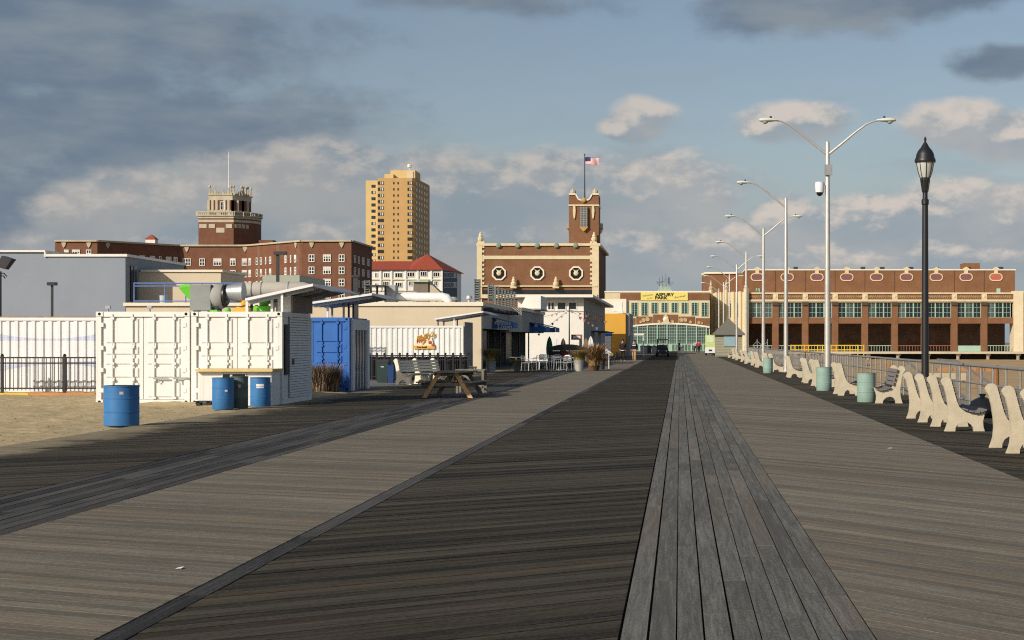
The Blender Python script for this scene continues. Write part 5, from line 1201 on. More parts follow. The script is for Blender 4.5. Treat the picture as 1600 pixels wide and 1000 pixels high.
# ------------------------------------------------------------------ fences and edging, left
def picket_fence(label, y, px0, px1, post_px, pickets, ztop, m, name='picket_fence', knob=True):
    t = thing(name, label, 'fence', (X((px0 + px1) / 2, y), y, 0))
    for z in (ztop - 0.03, ztop - 0.20, 0.16):
        MB().box(X(px0, y), X(px1, y), y - 0.018, y + 0.018, z - 0.022, z + 0.022).build('rail', m, t, True)
    pm_ = MB().box(-0.04, 0.04, -0.04, 0.04, -0.02, ztop + 0.02).lathe([(0.05, ztop + 0.02), (0.055, ztop + 0.05), (0.02, ztop + 0.09)], n=8).mesh('post', m)
    km = MB().box(-0.009, 0.009, -0.009, 0.009, 0.09, ztop - 0.02).mesh('picket', m)
    for px in post_px: put('post', pm_, t, Vector((X(px, y), y, 0)) - wloc(t))
    n = pickets
    for i in range(n):
        put('picket', km, t, Vector((X(px0, y) + (X(px1, y) - X(px0, y)) * (i + 0.5) / n, y, 0)) - wloc(t))
    return t
picket_fence('black metal picket fence in front of the long white container at left', 49.5, -20, 152, (3.5, 101), 27, 1.14, black)
fB = picket_fence('black metal picket fence behind the left benches', 66.0, 575, 732, [577 + 11.9 * i for i in range(14)], 60, 1.06, black)
MB().box(X(575, 66.2), X(732, 66.2), 66.2, 66.24, 0.03, 0.98).build('dark_screen', shop_dark, fB, True)
hs = thing('edging_kerb', 'orange and yellow painted edging strip on the sand below the black fence', 'edging', (X(60, 47.6), 47.6, 0))
MB().box(X(-20, 47.6), X(45, 47.6), 47.55, 47.7, -0.03, 0.075).build('yellow_length', yellow_paint, hs, True)
MB().box(X(45, 47.6) + .01, X(149, 47.6), 47.55, 47.7, -0.03, 0.08).build('orange_length', mat('orange_edging', (0.55, 0.20, 0.05), 0.7, 0.2, 3.0), hs, True)

# ------------------------------------------------------------------ drums
def drum(label, x, y, r, h, m, group, sticker=None, rim=True):
    t = thing('trash_drum', label, 'drum', (x, y, 0.0), rotz=RN.uniform(-0.3, 0.3), group=group)
    k = h
    prof = [(r * 0.97, 0.0), (r, 0.012), (r, k * 0.33), (r * 1.022, k * 0.338), (r * 1.022, k * 0.352), (r, k * 0.36), (r, k * 0.67), (r * 1.022, k * 0.678), (r * 1.022, k * 0.692), (r, k * 0.70), (r, k * 0.965), (r * 1.035, k * 0.975), (r * 1.035, k), (r * 0.98, k), (r * 0.97, k * 0.93), (0.01, k * 0.93)]
    MB().lathe(prof, n=32).build('shell', m, t, smooth=True)
    MB().lathe([(r * 0.975, k * 0.935), (r * 0.985, k * 1.002), (r * 0.93, k * 0.99), (r * 0.6, k * 0.90), (0.01, k * 0.86)], n=24).build('liner', liner, t, smooth=True)
    if sticker:
        a, z0, w, hh, mm = sticker; b = MB(); n = 6
        for i in range(n + 1):
            th_ = a + w * (i / n - 0.5); b.v += [((r + .004) * math.sin(th_), -(r + .004) * math.cos(th_), z0), ((r + .004) * math.sin(th_), -(r + .004) * math.cos(th_), z0 + hh)]
        for i in range(n): b.f.append((2 * i, 2 * i + 2, 2 * i + 3, 2 * i + 1))
        b.build('sticker', mm, t)
    return t
stick = mat('white_sticker', (0.75, 0.73, 0.70), 0.6, 0.1); stick_r = mat('red_white_sticker', (0.62, 0.40, 0.38), 0.6, 0.2, 40.0)
drum('blue steel drum standing alone on the sand edge, nearest of the blue drums', X(190, 30.6), 30.6, 0.325, 0.765, blue_drum, 'blue drums', (0.08, 0.60, 0.22, 0.055, stick_r))
drum('blue steel drum in front of the serving counter, left one beside the grey drum', X(348.5, 37.9), 37.9, 0.25, 0.75, blue_drum, 'blue drums', (0.5, 0.42, 0.25, 0.05, stick))
drum('grey-green steel drum tucked behind the left blue drum at the counter', X(374, 38.4), 38.4, 0.205, 0.77, grey_drum, 'counter drums', (0.5, 0.50, 0.3, 0.08, stick_r))
drum('blue steel drum with white label at the right end of the serving counter', X(408.5, 39.7), 39.6, 0.247, 0.72, blue_drum, 'blue drums', (0.25, 0.46, 0.75, 0.10, stick))
drum('pale green drum in front of the left-facing bench, nearest of the green drums', X(1353, 42.6), 42.5, 0.245, 0.77, green_drum, 'green drums')
drum('pale green drum at the foot of the tallest double lamp post', X(1287.5, 52.3), 52.3, 0.25, 0.77, green_drum, 'green drums')
drum('pale green drum halfway down the bench row, below the second lamp post', X(1200, 81.6), 81.6, 0.25, 0.78, green_drum, 'green drums')
drum('pale green drum by the railing behind the benches near the double lamp post', X(1263, 68), 68, 0.25, 0.77, green_drum, 'green drums')
drum('pale green drum far along the bench row below the third lamp post', X(1172, 122), 122, 0.26, 0.78, green_drum, 'green drums')
drum('small blue drum among the left benches behind the picnic table', X(709, 72), 72, 0.24, 0.75, blue_drum, 'blue drums')

# ------------------------------------------------------------------ benches
END = [(0, 0), (0.188, 0), (0.192, 0.06), (0.225, 0.125), (0.28, 0.165), (0.345, 0.172), (0.42, 0.155), (0.475, 0.115), (0.515, 0.06), (0.52, 0), (0.715, 0), (0.69, 0.09), (0.685, 0.19),
       (0.705, 0.27), (0.75, 0.385), (0.725, 0.40), (0.655, 0.325), (0.56, 0.315), (0.43, 0.335), (0.325, 0.38), (0.26, 0.44), (0.215, 0.55), (0.165, 0.73), (0.12, 0.90), (0.095, 0.945), (0.05, 0.972), (0.0, 0.965),
       (-0.045, 0.93), (-0.062, 0.885), (-0.045, 0.84), (-0.01, 0.79), (0.03, 0.64), (0.06, 0.45), (0.068, 0.30), (0.055, 0.16), (0.03, 0.07)]
def make_bench(name, end_m, slat_m, pitch=1.25, n=3):
    t = thing(name, 'bench', 'bench')
    me = MB().prism(END, -0.045, 0.045).mesh('end_panel', end_m)
    for i in range(n): put('end_panel', me, t, (0, i * pitch, 0))
    L = pitch * (n - 1)
    def slat(x, z, ang, nm):
        c, s_ = math.cos(ang), math.sin(ang); hw, ht = 0.045, 0.014
        pts = [(x + c * a - s_ * b, z + s_ * a + c * b) for a, b in ((-hw, -ht), (hw, -ht), (hw, ht), (-hw, ht))]
        MB().prism(pts, -0.12, L + 0.12).build(nm, slat_m, t)
    for (x, z, a) in ((0.36, 0.395, -0.3), (0.465, 0.36, -0.15), (0.57, 0.345, 0.05), (0.675, 0.37, 0.55)): slat(x, z, a, 'seat_slat')
    for (x, z) in ((0.255, 0.52), (0.225, 0.63), (0.195, 0.74), (0.165, 0.85)): slat(x, z, 1.83, 'back_slat')
    return t
bA = make_bench('promenade_bench', bench_end, slat_grey)
GB = 'promenade benches on the right'
bA['group'] = GB; bA.location = (4.68, 21.7, 0); bA['label'] = 'cream-ended bench cut by the right edge of the picture'
bQ = make_bench('promenade_bench', bench_end, slat_grey, 1.6, 4)
bQ['group'] = GB; bQ.location = (4.73, 28.6, 0); bQ['label'] = 'long cream-ended bench with grey seat in front of the black lamp, second nearest'
bT = make_bench('promenade_bench', bench_end, slat_grey, 1.5, 2)
bT['group'] = GB; bT.location = (4.70, 47.6, 0); bT['label'] = 'cream-ended bench between the two nearest green drums'
for (x, y, rz, lab) in (
        (5.77, 41.6, 'L', 'cream-ended bench turned to face left behind the nearest green drum'),
        (4.78, 56.6, 0, 'cream-ended bench directly beyond the drum under the double lamp post'),
        (4.78, 61.8, 0, 'cream-ended bench two places beyond the double lamp post drum'),
        (4.76, 71.5, 0, 'cream-ended bench just nearer than the mid-row green drum'),
        (4.8, 84.5, 0, 'cream-ended bench right after the mid-row green drum'),
        (4.8, 91.0, 0, 'cream-ended bench second after the mid-row green drum'),
        (4.8, 99.5, 0, 'cream-ended bench near the foot of the third lamp post'),
        (4.8, 108.0, 0, 'cream-ended bench just past the third lamp post'),
        (4.8, 116.5, 0, 'cream-ended bench nearer than the far green drum'),
        (4.85, 128.0, 0, 'cream-ended bench below the fourth lamp post'),
        (4.85, 139.0, 0, 'cream-ended bench third from the far end before the kiosk'),
        (4.85, 149.0, 0, 'cream-ended bench second from the far end before the kiosk'),
        (5.6, 160.0, 'L', 'small far bench facing left in front of the grey kiosk')):
    b = dup(bT, (x + RN.uniform(-0.07, 0.07), y, 0), lab, group=GB, rotz=RN.uniform(-0.035, 0.035))
    if rz == 'L': b.rotation_euler = (0, 0, math.pi); b.location.y += 1.5
bL = make_bench('slatted_bench', bench_white, bench_white)
bL['group'] = 'slatted benches on the left'; bL.location = (-10.62, 59.8, 0); bL.rotation_euler = (0, 0, -0.42); bL['label'] = 'white slatted bench left of the picnic table, nearest of three'
dup(bL, (-10.75, 68.0, 0), 'white slatted bench behind the picnic table, middle of three', rotz=-0.42, group='slatted benches on the left')
dup(bL, (-11.55, 75.6, 0), 'white slatted bench beside the grass planter, farthest of three', group='slatted benches on the left', rotz=-0.42)

# ------------------------------------------------------------------ picnic table
pt = thing('picnic_table', 'weathered picnic table with pale new lumber legs on the left walk', 'picnic table', (X(698, 45.6), 45.6, 0), rotz=-0.13)
for i in range(5):
    x = -0.36 + i * 0.18; MB().box(x - 0.085, x + 0.085, -0.25, 1.75, 0.715, 0.755).build('top_plank', old_lumber, pt)
for s in (-1, 1):
    for k in range(2): x = s * (0.60 + k * 0.15); MB().box(x - 0.07, x + 0.07, -0.3, 1.8, 0.43, 0.468).build('seat_plank', old_lumber, pt)
for y, m in ((0.08, new_lumber), (1.4, old_lumber)):
    for s in (-1, 1):
        MB().hexa([(s * 0.68 - 0.07, y - 0.02, 0), (s * 0.68 + 0.07, y - 0.02, 0), (s * 0.68 + 0.07, y + 0.02, 0), (s * 0.68 - 0.07, y + 0.02, 0), (s * 0.24 - 0.07, y - 0.02, 0.714), (s * 0.24 + 0.07, y - 0.02, 0.714), (s * 0.24 + 0.07, y + 0.02, 0.714), (s * 0.24 - 0.07, y + 0.02, 0.714)]).build('leg', m, pt)
    MB().box(-0.78, 0.78, y + 0.022, y + 0.06, 0.33, 0.429).build('seat_beam', old_lumber, pt); MB().box(-0.4, 0.4, y + 0.022, y + 0.06, 0.62, 0.713).build('top_beam', old_lumber, pt)
MB().bar((0, 0.12, 0.38), (0, 0.7, 0.70), 0.09, 0.04).bar((0, 1.38, 0.38), (0, 0.8, 0.70), 0.09, 0.04).build('brace', old_lumber, pt)

# leaning wooden frame (second table end) right of the picnic table
tb2 = thing('side_table', 'grey weathered table standing behind the picnic table at its right', 'table', (X(738, 50), 50, 0))
MB().box(-0.5, 0.42, -0.3, 0.5, 0.70, 0.74).build('table_top', old_lumber, tb2)
for (x_, y_) in ((-0.44, -0.25), (0.36, -0.25), (-0.44, 0.45), (0.36, 0.45)): MB().box(x_ - 0.035, x_ + 0.035, y_ - 0.035, y_ + 0.035, 0, 0.70).build('leg', old_lumber, tb2)
MB().bar((-0.42, -0.3, 0.68), (0.34, -0.3, 0.2), 0.03, 0.07).build('brace', old_lumber, tb2)
# bins beside the blue container
bn = thing('trash_bin', 'dark green square trash bin by the black fence', 'bin', (X(599, 63), 63, 0))
MB().hexa([(-0.2, -0.2, 0), (0.2, -0.2, 0), (0.2, 0.2, 0), (-0.2, 0.2, 0), (-0.23, -0.23, 0.78), (0.23, -0.23, 0.78), (0.23, 0.23, 0.78), (-0.23, 0.23, 0.78)]).build('body', mat('dark_green_plastic', (0.022, 0.045, 0.042), 0.5, 0.15), bn)
MB().box(-0.25, 0.25, -0.25, 0.25, 0.781, 0.83).hexa([(-0.24, -0.24, .83), (.24, -.24, .83), (.24, .24, .83), (-.24, .24, .83), (-0.18, -0.18, 0.9), (.18, -.18, .9), (.18, .18, .9), (-.18, .18, .9)]).build('lid', steel_dark, bn)
MB().box(-0.06, 0.06, -0.225, -0.221, 0.6, 0.63).build('sticker', stick, bn)
bn2 = thing('recycling_bin', 'narrow dark blue recycling bin right of the green bin', 'bin', (X(611.5, 62.6), 62.6, 0))
MB().hexa([(-0.1, -0.15, 0), (0.1, -0.15, 0), (0.1, 0.15, 0), (-0.1, 0.15, 0), (-0.12, -0.17, 0.66), (0.12, -0.17, 0.66), (0.12, 0.17, 0.66), (-0.12, 0.17, 0.66)]).build('body', mat('dark_blue_plastic', (0.015, 0.05, 0.16), 0.45, 0.1), bn2)
MB().box(-0.13, 0.13, -0.18, 0.18, 0.661, 0.69).build('rim', mat('dark_blue_plastic', (0, 0, 0)), bn2)

# ------------------------------------------------------------------ grasses and planters
def blades(n, r, h, spread, seed, width=0.012, droop=0.5):
    rn = random.Random(seed); b = MB()
    for i in range(n):
        a = rn.uniform(0, 2 * math.pi); q = r * math.sqrt(rn.random()); x, y = q * math.cos(a), q * math.sin(a)
        hh = h * rn.uniform(0.55, 1.1); da = a + rn.uniform(-0.8, 0.8); sp = spread * rn.uniform(0.2, 1.0)
        w = width * rn.uniform(0.6, 1.2); px_, py_ = -math.sin(da) * w, math.cos(da) * w
        prev = None; base = len(b.v)
        for k in range(4):
            t = k / 3; off = sp * t * t; z = hh * (t - droop * 0.35 * t * t * t)
            ww = (1 - t * 0.9)
            b.v += [(x + math.cos(da) * off - px_ * ww, y + math.sin(da) * off - py_ * ww, z), (x + math.cos(da) * off + px_ * ww, y + math.sin(da) * off + py_ * ww, z)]
        for k in range(3): c0_ = base + 2 * k; b.f.append((c0_, c0_ + 1, c0_ + 3, c0_ + 2))
    return b
def grass_clump(label, loc, n, r, h, spread, seed, m, plume=True, group=None, root=True):
    t = thing('grass_clump', label, 'grass', loc, group=group)
    blades(n, r, h, spread, seed).build('foliage', m, t)
    if plume:
        pb = blades(n // 2, r, h * 1.12, spread * 1.1, seed + 5, 0.006, 0.7); pb.build('plumes', mat('pale_plume', (0.52, 0.38, 0.24), 0.85, 0.2, 14.0), t)
    return t
dkg = mat('shadowed_dry_grass', (0.062, 0.04, 0.026), 0.85, 0.4, 12.0)  # darkened dry grass: the shadow over the clump is in its colour
grass_clump('shadow-darkened dry ornamental grass at the foot of the blue container', (X(506, 51.2), 51.0, 0), 2200, 0.5, 1.02, 0.45, 3, dkg)
grass_clump('pale dry grass showing over the fence in front of the food container, left tuft', (X(606, 72), 72, 0), 500, 0.42, 1.16, 0.45, 4, dry_grass, group='dry grass behind the fence')
grass_clump('pale dry grass showing over the fence in front of the food container, right tuft', (X(646, 73), 73, 0), 420, 0.42, 1.06, 0.4, 6, dry_grass, group='dry grass behind the fence')
def planter(label, px, y, r, h, kind, seed, tubm, gh, n=600):
    t = thing('planter', label, 'planter', (X(px, y), y, 0), group='cafe planters')
    MB().lathe([(r * 0.82, 0), (r * 0.9, h * 0.5), (r, h * 0.96), (r * 1.05, h), (r * 0.95, h), (r * 0.9, h * 0.9), (0.01, h * 0.9)], n=24).build('tub', tubm, t, smooth=True)
    bl = blades(n, r * 0.8, gh, r * (2.4 if kind != 'leaf' else 3.5), seed, 0.014 if kind != 'leaf' else 0.04, 1.0 if kind != 'leaf' else 0.7)
    bl.v = [(v[0], v[1], v[2] + h * 0.9) for v in bl.v]
    bl.build('foliage', {'grass': green_grass, 'leaf': brown_leaf}[kind], t)
    return t
planter('galvanised tub with olive grass in front of the blue awning', 767, 83, 0.27, 0.62, 'grass', 11, galv_dull, 1.0, 1500)
planter('galvanised tub with low green grass right of the cafe chairs', 904.5, 87, 0.27, 0.62, 'grass', 12, galv, 0.85, 1300)
planter('low brown pot with tall russet brown leaves at the walk edge', 928, 89, 0.34, 0.26, 'leaf', 13, mat('brown_pot', (0.13, 0.07, 0.04), 0.85, 0.15), 1.6, 560)
planter('dark low tub with thin grass between tub and cafe table', 808, 86, 0.24, 0.42, 'grass', 14, grey_drum, 0.45, 350)
planter('dark tub with trailing brown leaves beside the russet pot', 940, 92, 0.2, 0.4, 'leaf', 15, steel_dark, 0.5, 260)

# ------------------------------------------------------------------ cafe furniture
def make_cafe_chair(alu):
    t = thing('cafe_chair', 'chair', 'chair')
    MB().box(-0.21, 0.21, -0.21, 0.21, 0.43, 0.45).build('seat', alu, t)
    MB().path([(-0.21, 0.2, 0.44), (-0.22, 0.24, 0.8), (-0.12, 0.27, 0.84), (0.12, 0.27, 0.84), (0.22, 0.24, 0.8), (0.21, 0.2, 0.44)], 0.014, 6).build('back_frame', alu, t)
    for i in range(3): MB().box(-0.2, 0.2, 0.235, 0.25, 0.55 + i * 0.09, 0.6 + i * 0.09).build('back_slat', alu, t)
    for (x_, y_) in ((-0.2, -0.2), (0.2, -0.2), (-0.2, 0.2), (0.2, 0.2)): MB().tube((x_ * 1.15, y_ * 1.15, 0), (x_, y_, 0.43), 0.014, n=6).build('leg', alu, t)
    for s in (-1, 1): MB().path([(s * 0.22, -0.2, 0.43), (s * 0.24, -0.2, 0.64), (s * 0.24, 0.22, 0.66)], 0.013, 6).build('arm', alu, t)
    return t
cc = make_cafe_chair(alu); GC = 'aluminium cafe chairs'
cc['group'] = GC; cc.location = (X(823, 88), 88, 0); cc.rotation_euler = (0, 0, 1.2); cc['label'] = 'aluminium cafe chair, left of the table nearest the pavilion'
for px, y, rz, lab in ((832, 89.5, -1.4, 'aluminium cafe chair, right of the table nearest the pavilion'), (848, 92, 0.2, 'aluminium cafe chair between the two cafe tables, set back'),
                       (869, 88, 1.9, 'aluminium cafe chair, left one of the pair beside the green grass tub'), (880, 88.5, -1.7, 'aluminium cafe chair, middle one next to the green grass tub'), (889, 90, 2.9, 'aluminium cafe chair closest to the green grass tub'),
                       (858, 95, 0.9, 'aluminium cafe chair far behind the middle of the terrace'), (873, 93.5, 0.4, 'aluminium cafe chair tucked behind the right cafe table'), (842, 96, -0.7, 'aluminium cafe chair set back beside the dark shop front'), (895, 95, 1.1, 'aluminium cafe chair behind the green grass tub, half hidden')):
    dup(cc, (X(px, y), y, 0), lab, rz, GC)
ck = make_cafe_chair(black); GK = 'black cafe chairs'
ck['group'] = GK; ck.location = (X(954, 112), 112, 0); ck.rotation_euler = (0, 0, 0.8); ck['label'] = 'black cafe chair just right of the menu board'
for px, y, rz, lab in ((961, 117, -0.9, 'black cafe chair in the middle of the three by the orange shop'), (966, 122, 2.2, 'black cafe chair nearest the walker in dark brown')):
    dup(ck, (X(px, y), y, 0), lab, rz, GK)
def make_cafe_table(label, px, y):
    t = thing('cafe_table', label, 'table', (X(px, y), y, 0), group='cafe tables')
    MB().lathe([(0.40, 0.71), (0.41, 0.72), (0.41, 0.735), (0.39, 0.74)], n=24).build('table_top', alu, t, smooth=True)
    MB().lathe([(0.04, 0.03), (0.03, 0.2), (0.03, 0.71)], n=10).build('column', alu, t)
    MB().box(-0.28, 0.28, -0.03, 0.03, 0, 0.03).box(-0.03, 0.03, -0.28, -0.031, 0, 0.029).box(-0.03, 0.03, 0.031, 0.28, 0, 0.029).build('foot', alu, t)
make_cafe_table('round cafe table left of the terrace chairs', 806, 90)
make_cafe_table('round cafe table among the right terrace chairs', 876, 91)
st = thing('market_stall', 'low dark stall with rounded black cover and dark red skirt on the terrace', 'stall', (X(886, 104), 104, 0))
arcp = [(1.25 * math.cos(math.pi * i / 12), 1.02 + 0.42 * math.sin(math.pi * i / 12)) for i in range(13)]
MB().prism(arcp, -0.6, 0.6).build('cover', black, st)
MB().box(-1.15, 1.15, -0.5, 0.5, 0.0, 1.0).build('counter', shop_dark, st); MB().box(-0.3, 1.1, -0.56, -0.502, 0.55, 0.98).build('skirt', mat('dark_red_cloth', (0.16, 0.02, 0.025), 0.8, 0.15), st)
ab = thing('menu_board', 'thin white-framed board standing at the right of the brown-leaved pot', 'sign', (X(946, 95), 95, 0))
MB().box(-0.22, -0.18, -0.02, 0.02, 0, 0.95).box(0.18, 0.22, -0.02, 0.02, 0, 0.95).box(-0.18, 0.18, -0.02, 0.02, 0.91, 0.95).build('frame', white_paint2, ab); MB().box(-0.18, 0.18, -0.008, 0.008, 0.25, 0.909).build('board', steel_dark, ab)
# surf boards, pennants and pole by the surf building
def surfboard(label, px, y, h, m, lean):
    n = 10; pts = [(0.24 * math.sin(math.pi * i / n) ** 0.6, h * i / n) for i in range(n + 1)] + [(-0.24 * math.sin(math.pi * i / n) ** 0.6, h * i / n) for i in range(n - 1, 0, -1)]
    t = thing('surfboard', label, 'surfboard', (X(px, y), y, 0.02), group='surfboards for sale')
    MB().prism(pts, -0.03, 0.03).build('board', m, t); MB().box(-0.012, 0.012, -0.034, -0.031, 0.1, h - 0.1).build('stringer', mat('brown_line', (0.3, 0.2, 0.1), 0.7, 0.1), t)
    return t
surfboard('tall white surfboard leaning beside the surf building corner', 923, 128, 2.05, white_paint, 0)
surfboard('brown surfboard just left of the tall white surfboard', 915.5, 129, 1.9, mat('brown_board', (0.22, 0.15, 0.09), 0.5, 0.1), 0)
surfboard('green surfboard standing in the dark shop front', 858.5, 118, 2.0, mat('green_board', (0.02, 0.25, 0.16), 0.5, 0.1), 0)
surfboard('black surfboard in front of the white surf building wall', 880, 130, 1.9, black, 0)
surfboard('black and white surfboard left of the black one', 870, 131, 1.95, white_paint2, 0)
fp = thing('pennant_pole', 'dark pole hung with coloured pennants before the surf building', 'pole', (X(889.5, 122), 122, 0))
MB().tube((0, 0, 0), (0, 0, Z(482, 122)), 0.06, 0.04, 8).build('pole', steel_dark, fp)
pcols = [mat('pennant_red', (0.30, 0.09, 0.08), 0.8, 0.1), mat('pennant_blue', (0.12, 0.17, 0.32), 0.8, 0.1), white_paint2, mat('pennant_orange', (0.38, 0.18, 0.1), 0.8, 0.1), mat('pennant_green', (0.12, 0.22, 0.16), 0.8, 0.1), steel_dark, grey_wall, mat('pennant_red', (0, 0, 0))]
for (ex, ez, n) in ((-3.2, -0.9, 9), (2.2, -1.4, 7), (-2.4, -1.9, 7), (2.9, 0.1 - 1.0, 6)):
    zt_ = Z(484, 122)
    MB().tube((0, 0, zt_), (ex, -0.2, zt_ + ez), 0.012, n=5).build('line', steel_dark, fp)
    for i in range(n):
        t = (i + 0.7) / n; x_, z_ = ex * t, zt_ + ez * t; ps = RN.uniform(0.45, 0.8)
        MB().prism([(x_ - 0.15 * ps, z_), (x_ + 0.15 * ps, z_), (x_ + 0.06 * ps, z_ - 0.3 * ps), (x_ - 0.1 * ps, z_ - 0.22 * ps)], -0.2 * t - 0.02, -0.2 * t - 0.01).build('pennant', RN.choice(pcols), fp)
MB().box(0.15, 1.0, -0.12, -0.1, 1.75, 2.15).build('hanging_sign', pcols[0], fp); MB().box(0.3, 0.85, -0.125, -0.121, 1.85, 2.05).build('sign_text_panel', white_paint, fp)

# ------------------------------------------------------------------ lamps on the right
def make_post(label, y, x, arms, h=9.2, camera_box=False):
    t = thing('street_lamp', label, 'street lamp', (x, y, 0), group='tall steel lamp posts')
    MB().lathe([(0.24, 0), (0.24, 0.03), (0.14, 0.06), (0.125, 0.3), (0.105, 4.0), (0.075, h), (0.05, h + 0.05), (0.01, h + 0.07)], n=16).build('pole', galv, t, smooth=True)
    for s in arms:
        a = MB().path([(s * 0.04, 0, h - 0.45), (s * 0.5, 0, h - 0.08), (s * 1.0, 0, h + 0.34), (s * 1.45, 0, h + 0.68), (s * 1.75, 0, h + 0.80), (s * 2.0, 0, h + 0.84)], [0.05, 0.048, 0.042, 0.036, 0.032, 0.03], 8).build('arm', galv, t, smooth=True)
        prof = [(1.82, 0.05), (1.9, 0.08), (2.1, 0.12), (2.35, 0.12), (2.5, 0.075), (2.56, 0.02)]
        hd_ = MB(); n = 12; base = 0
        secs = [(1.86, 0.045, 0.04), (1.98, 0.08, 0.06), (2.15, 0.135, 0.09), (2.38, 0.15, 0.10), (2.54, 0.11, 0.075), (2.60, 0.03, 0.03)]
        for (xx, hw, hh) in secs:
            for j in range(n):
                q = 2 * math.pi * j / n; hd_.v.append((s * xx, hw * math.cos(q), h + 0.84 + hh * math.sin(q) * (1.0 if math.sin(q) > 0 else 0.7)))
        for i in range(len(secs) - 1):
            for j in range(n): j2 = (j + 1) % n; hd_.f.append((i * n + j, i * n + j2, (i + 1) * n + j2, (i + 1) * n + j))
        hd_.f += [tuple(range(n)), tuple((len(secs) - 1) * n + j for j in range(n))]
        lh = hd_.build('lamp_head', mat('pale_lamp_head', (0.55, 0.57, 0.52), 0.5, 0.08), t, smooth=True)
        MB().lathe([(0.045, 0), (0.045, 0.06), (0.02, 0.075)], (s * 2.15, 0, h + 0.925), 10).build('photocell', steel_dark, lh)
        MB().lathe([(0.12, 0), (0.10, -0.05), (0.02, -0.09)], (s * 2.36, 0, h + 0.79), 12).build('lens', mat('lamp_lens', (0.36, 0.38, 0.36), 0.2, 0.05), lh, smooth=True)
    if camera_box:
        MB().box(-0.12, 0.17, -0.16, -0.06, h - 1.25, h - 0.85).build('junction_box', galv_dull, t)
        c_ = MB().lathe([(0.02, -1.55), (0.17, -1.56), (0.18, -1.75), (0.16, -1.95)], (-0.30, -0.05, h + 0.05), 14).box(-0.2, -0.05, -0.07, -0.03, h - 1.62, h - 1.55).build('camera_housing', white_paint2, t, smooth=True)
        MB().lathe([(0.13, 0), (0.11, -0.08), (0.05, -0.13), (0.01, -0.14)], (-0.30, -0.05, h - 1.9), 12).build('dome', black, c_, smooth=True)
    return t
LP = [(60.6, (-1, 1), 'tall steel lamp post with two arms and a white dome camera, the nearest', True), (84.3, (-1,), 'steel lamp post with a single left arm, second in the row', False),
      (107, (-1, 1), 'steel lamp post with two arms, third in the row', False), (134.6, (-1,), 'steel lamp post with a single left arm, fourth in the row', False),
      (157, (-1, 1), 'steel lamp post with two arms just left above the kiosk roof', False), (180, (-1,), 'steel lamp post right behind the kiosk, sixth in the row', False),
      (204, (-1, 1), 'distant two-armed steel lamp post, seventh in the row', False), (228, (-1,), 'distant steel lamp post before the arcade, last in the row', False)]
for (y, arms, lab, cb) in LP: make_post(lab, y, 5.6, arms, 9.15, cb)

yl_ = 36.5
bl = thing('lantern_post', 'black ornamental lantern post rising behind the cream benches', 'lantern', (5.6, yl_, 0))
hL = 6.02
MB().lathe([(0.17, 0), (0.17, 0.05), (0.13, 0.08), (0.12, 0.5), (0.14, 0.52), (0.14, 0.58), (0.09, 0.62), (0.085, 1.0), (0.068, 4.72), (0.085, 4.74), (0.085, 4.84), (0.06, 4.86), (0.055, 5.0), (0.03, 5.02)], n=18).build('pole', black, bl, smooth=True)
MB().lathe([(0.05, 5.0), (0.075, 5.02), (0.115, 5.28), (0.115, 5.34)], n=10).build('cradle', black, bl)
for i in range(4):
    q = math.pi / 4 + i * math.pi / 2
    MB().path([(0.05 * math.cos(q), 0.05 * math.sin(q), 4.95), (0.085 * math.cos(q), 0.085 * math.sin(q), 5.1), (0.125 * math.cos(q), 0.125 * math.sin(q), 5.32)], 0.012, 6).build('bracket', black, bl)
MB().lathe([(0.11, 5.342), (0.15, 5.45), (0.195, 5.66), (0.2, 5.70)], n=16).build('globe', mat('frosted_lamp_glass', (0.50, 0.50, 0.46), 0.25, 0.08, spec=0.5), bl, smooth=True)
for i in range(8):
    q = i * math.pi / 4
    MB().path([(0.115 * math.cos(q), 0.115 * math.sin(q), 5.34), (0.157 * math.cos(q), 0.157 * math.sin(q), 5.46), (0.205 * math.cos(q), 0.205 * math.sin(q), 5.70)], 0.009, 5).build('rib', black, bl)
MB().lathe([(0.235, 5.69), (0.245, 5.72), (0.235, 5.76), (0.215, 5.80), (0.20, 5.88), (0.16, 5.96), (0.10, 6.03), (0.06, 6.10), (0.025, 6.16), (0.018, 6.18), (0.035, 6.21), (0.025, 6.25), (0.006, 6.28)], n=20).build('roof', black, bl, smooth=True)

# ------------------------------------------------------------------ metal railing along the beach edge
rl = thing('beach_railing', 'grey pipe railing along the beach edge of the walk', 'railing', (6.72, 80, 0))
for z, r in ((1.06, 0.038), (0.66, 0.024), (0.24, 0.024)):
    MB().tube((6.72, 20, z), (6.72, 165, z), r, n=10).build('rail', rail_grey, rl, True, smooth=True)
pmr = MB().tube((0, 0, -0.03), (0, 0, 1.05), 0.024, n=8).mesh('post', rail_grey)
y = 20.6; k = 0
while y < 165:
    put('post', pmr, rl, Vector((6.72, y, 0)) - wloc(rl)); y += 1.37 if y < 60 else 0.9
bagm = mat('black_bag_plastic', (0.012, 0.012, 0.014), 0.25, 0.2, spec=0.6)
bag = MB(); n = 18; rn = random.Random(5)
for i in range(11):
    f = i / 10
    for j in range(n):
        q = 2 * math.pi * j / n; r_ = 0.33 * math.sin(math.pi * min(1, f * 0.85 + 0.12)) ** 0.7 * (1 + 0.22 * mnoise.noise(Vector((math.cos(q) * 2.5, math.sin(q) * 2.5, f * 5))))
        bag.v.append((r_ * math.cos(q), r_ * 0.9 * math.sin(q), 0.44 * f))
for i in range(10):
    for j in range(n): j2 = (j + 1) % n; bag.f.append((i * n + j, i * n + j2, (i + 1) * n + j2, (i + 1) * n + j))
bag.f += [tuple(reversed(range(n))), tuple(10 * n + j for j in range(n))]
bo = thing('garbage_bag', 'black plastic garbage bag leaning on the railing by the right edge', 'bag', (6.36, 33.6, 0))
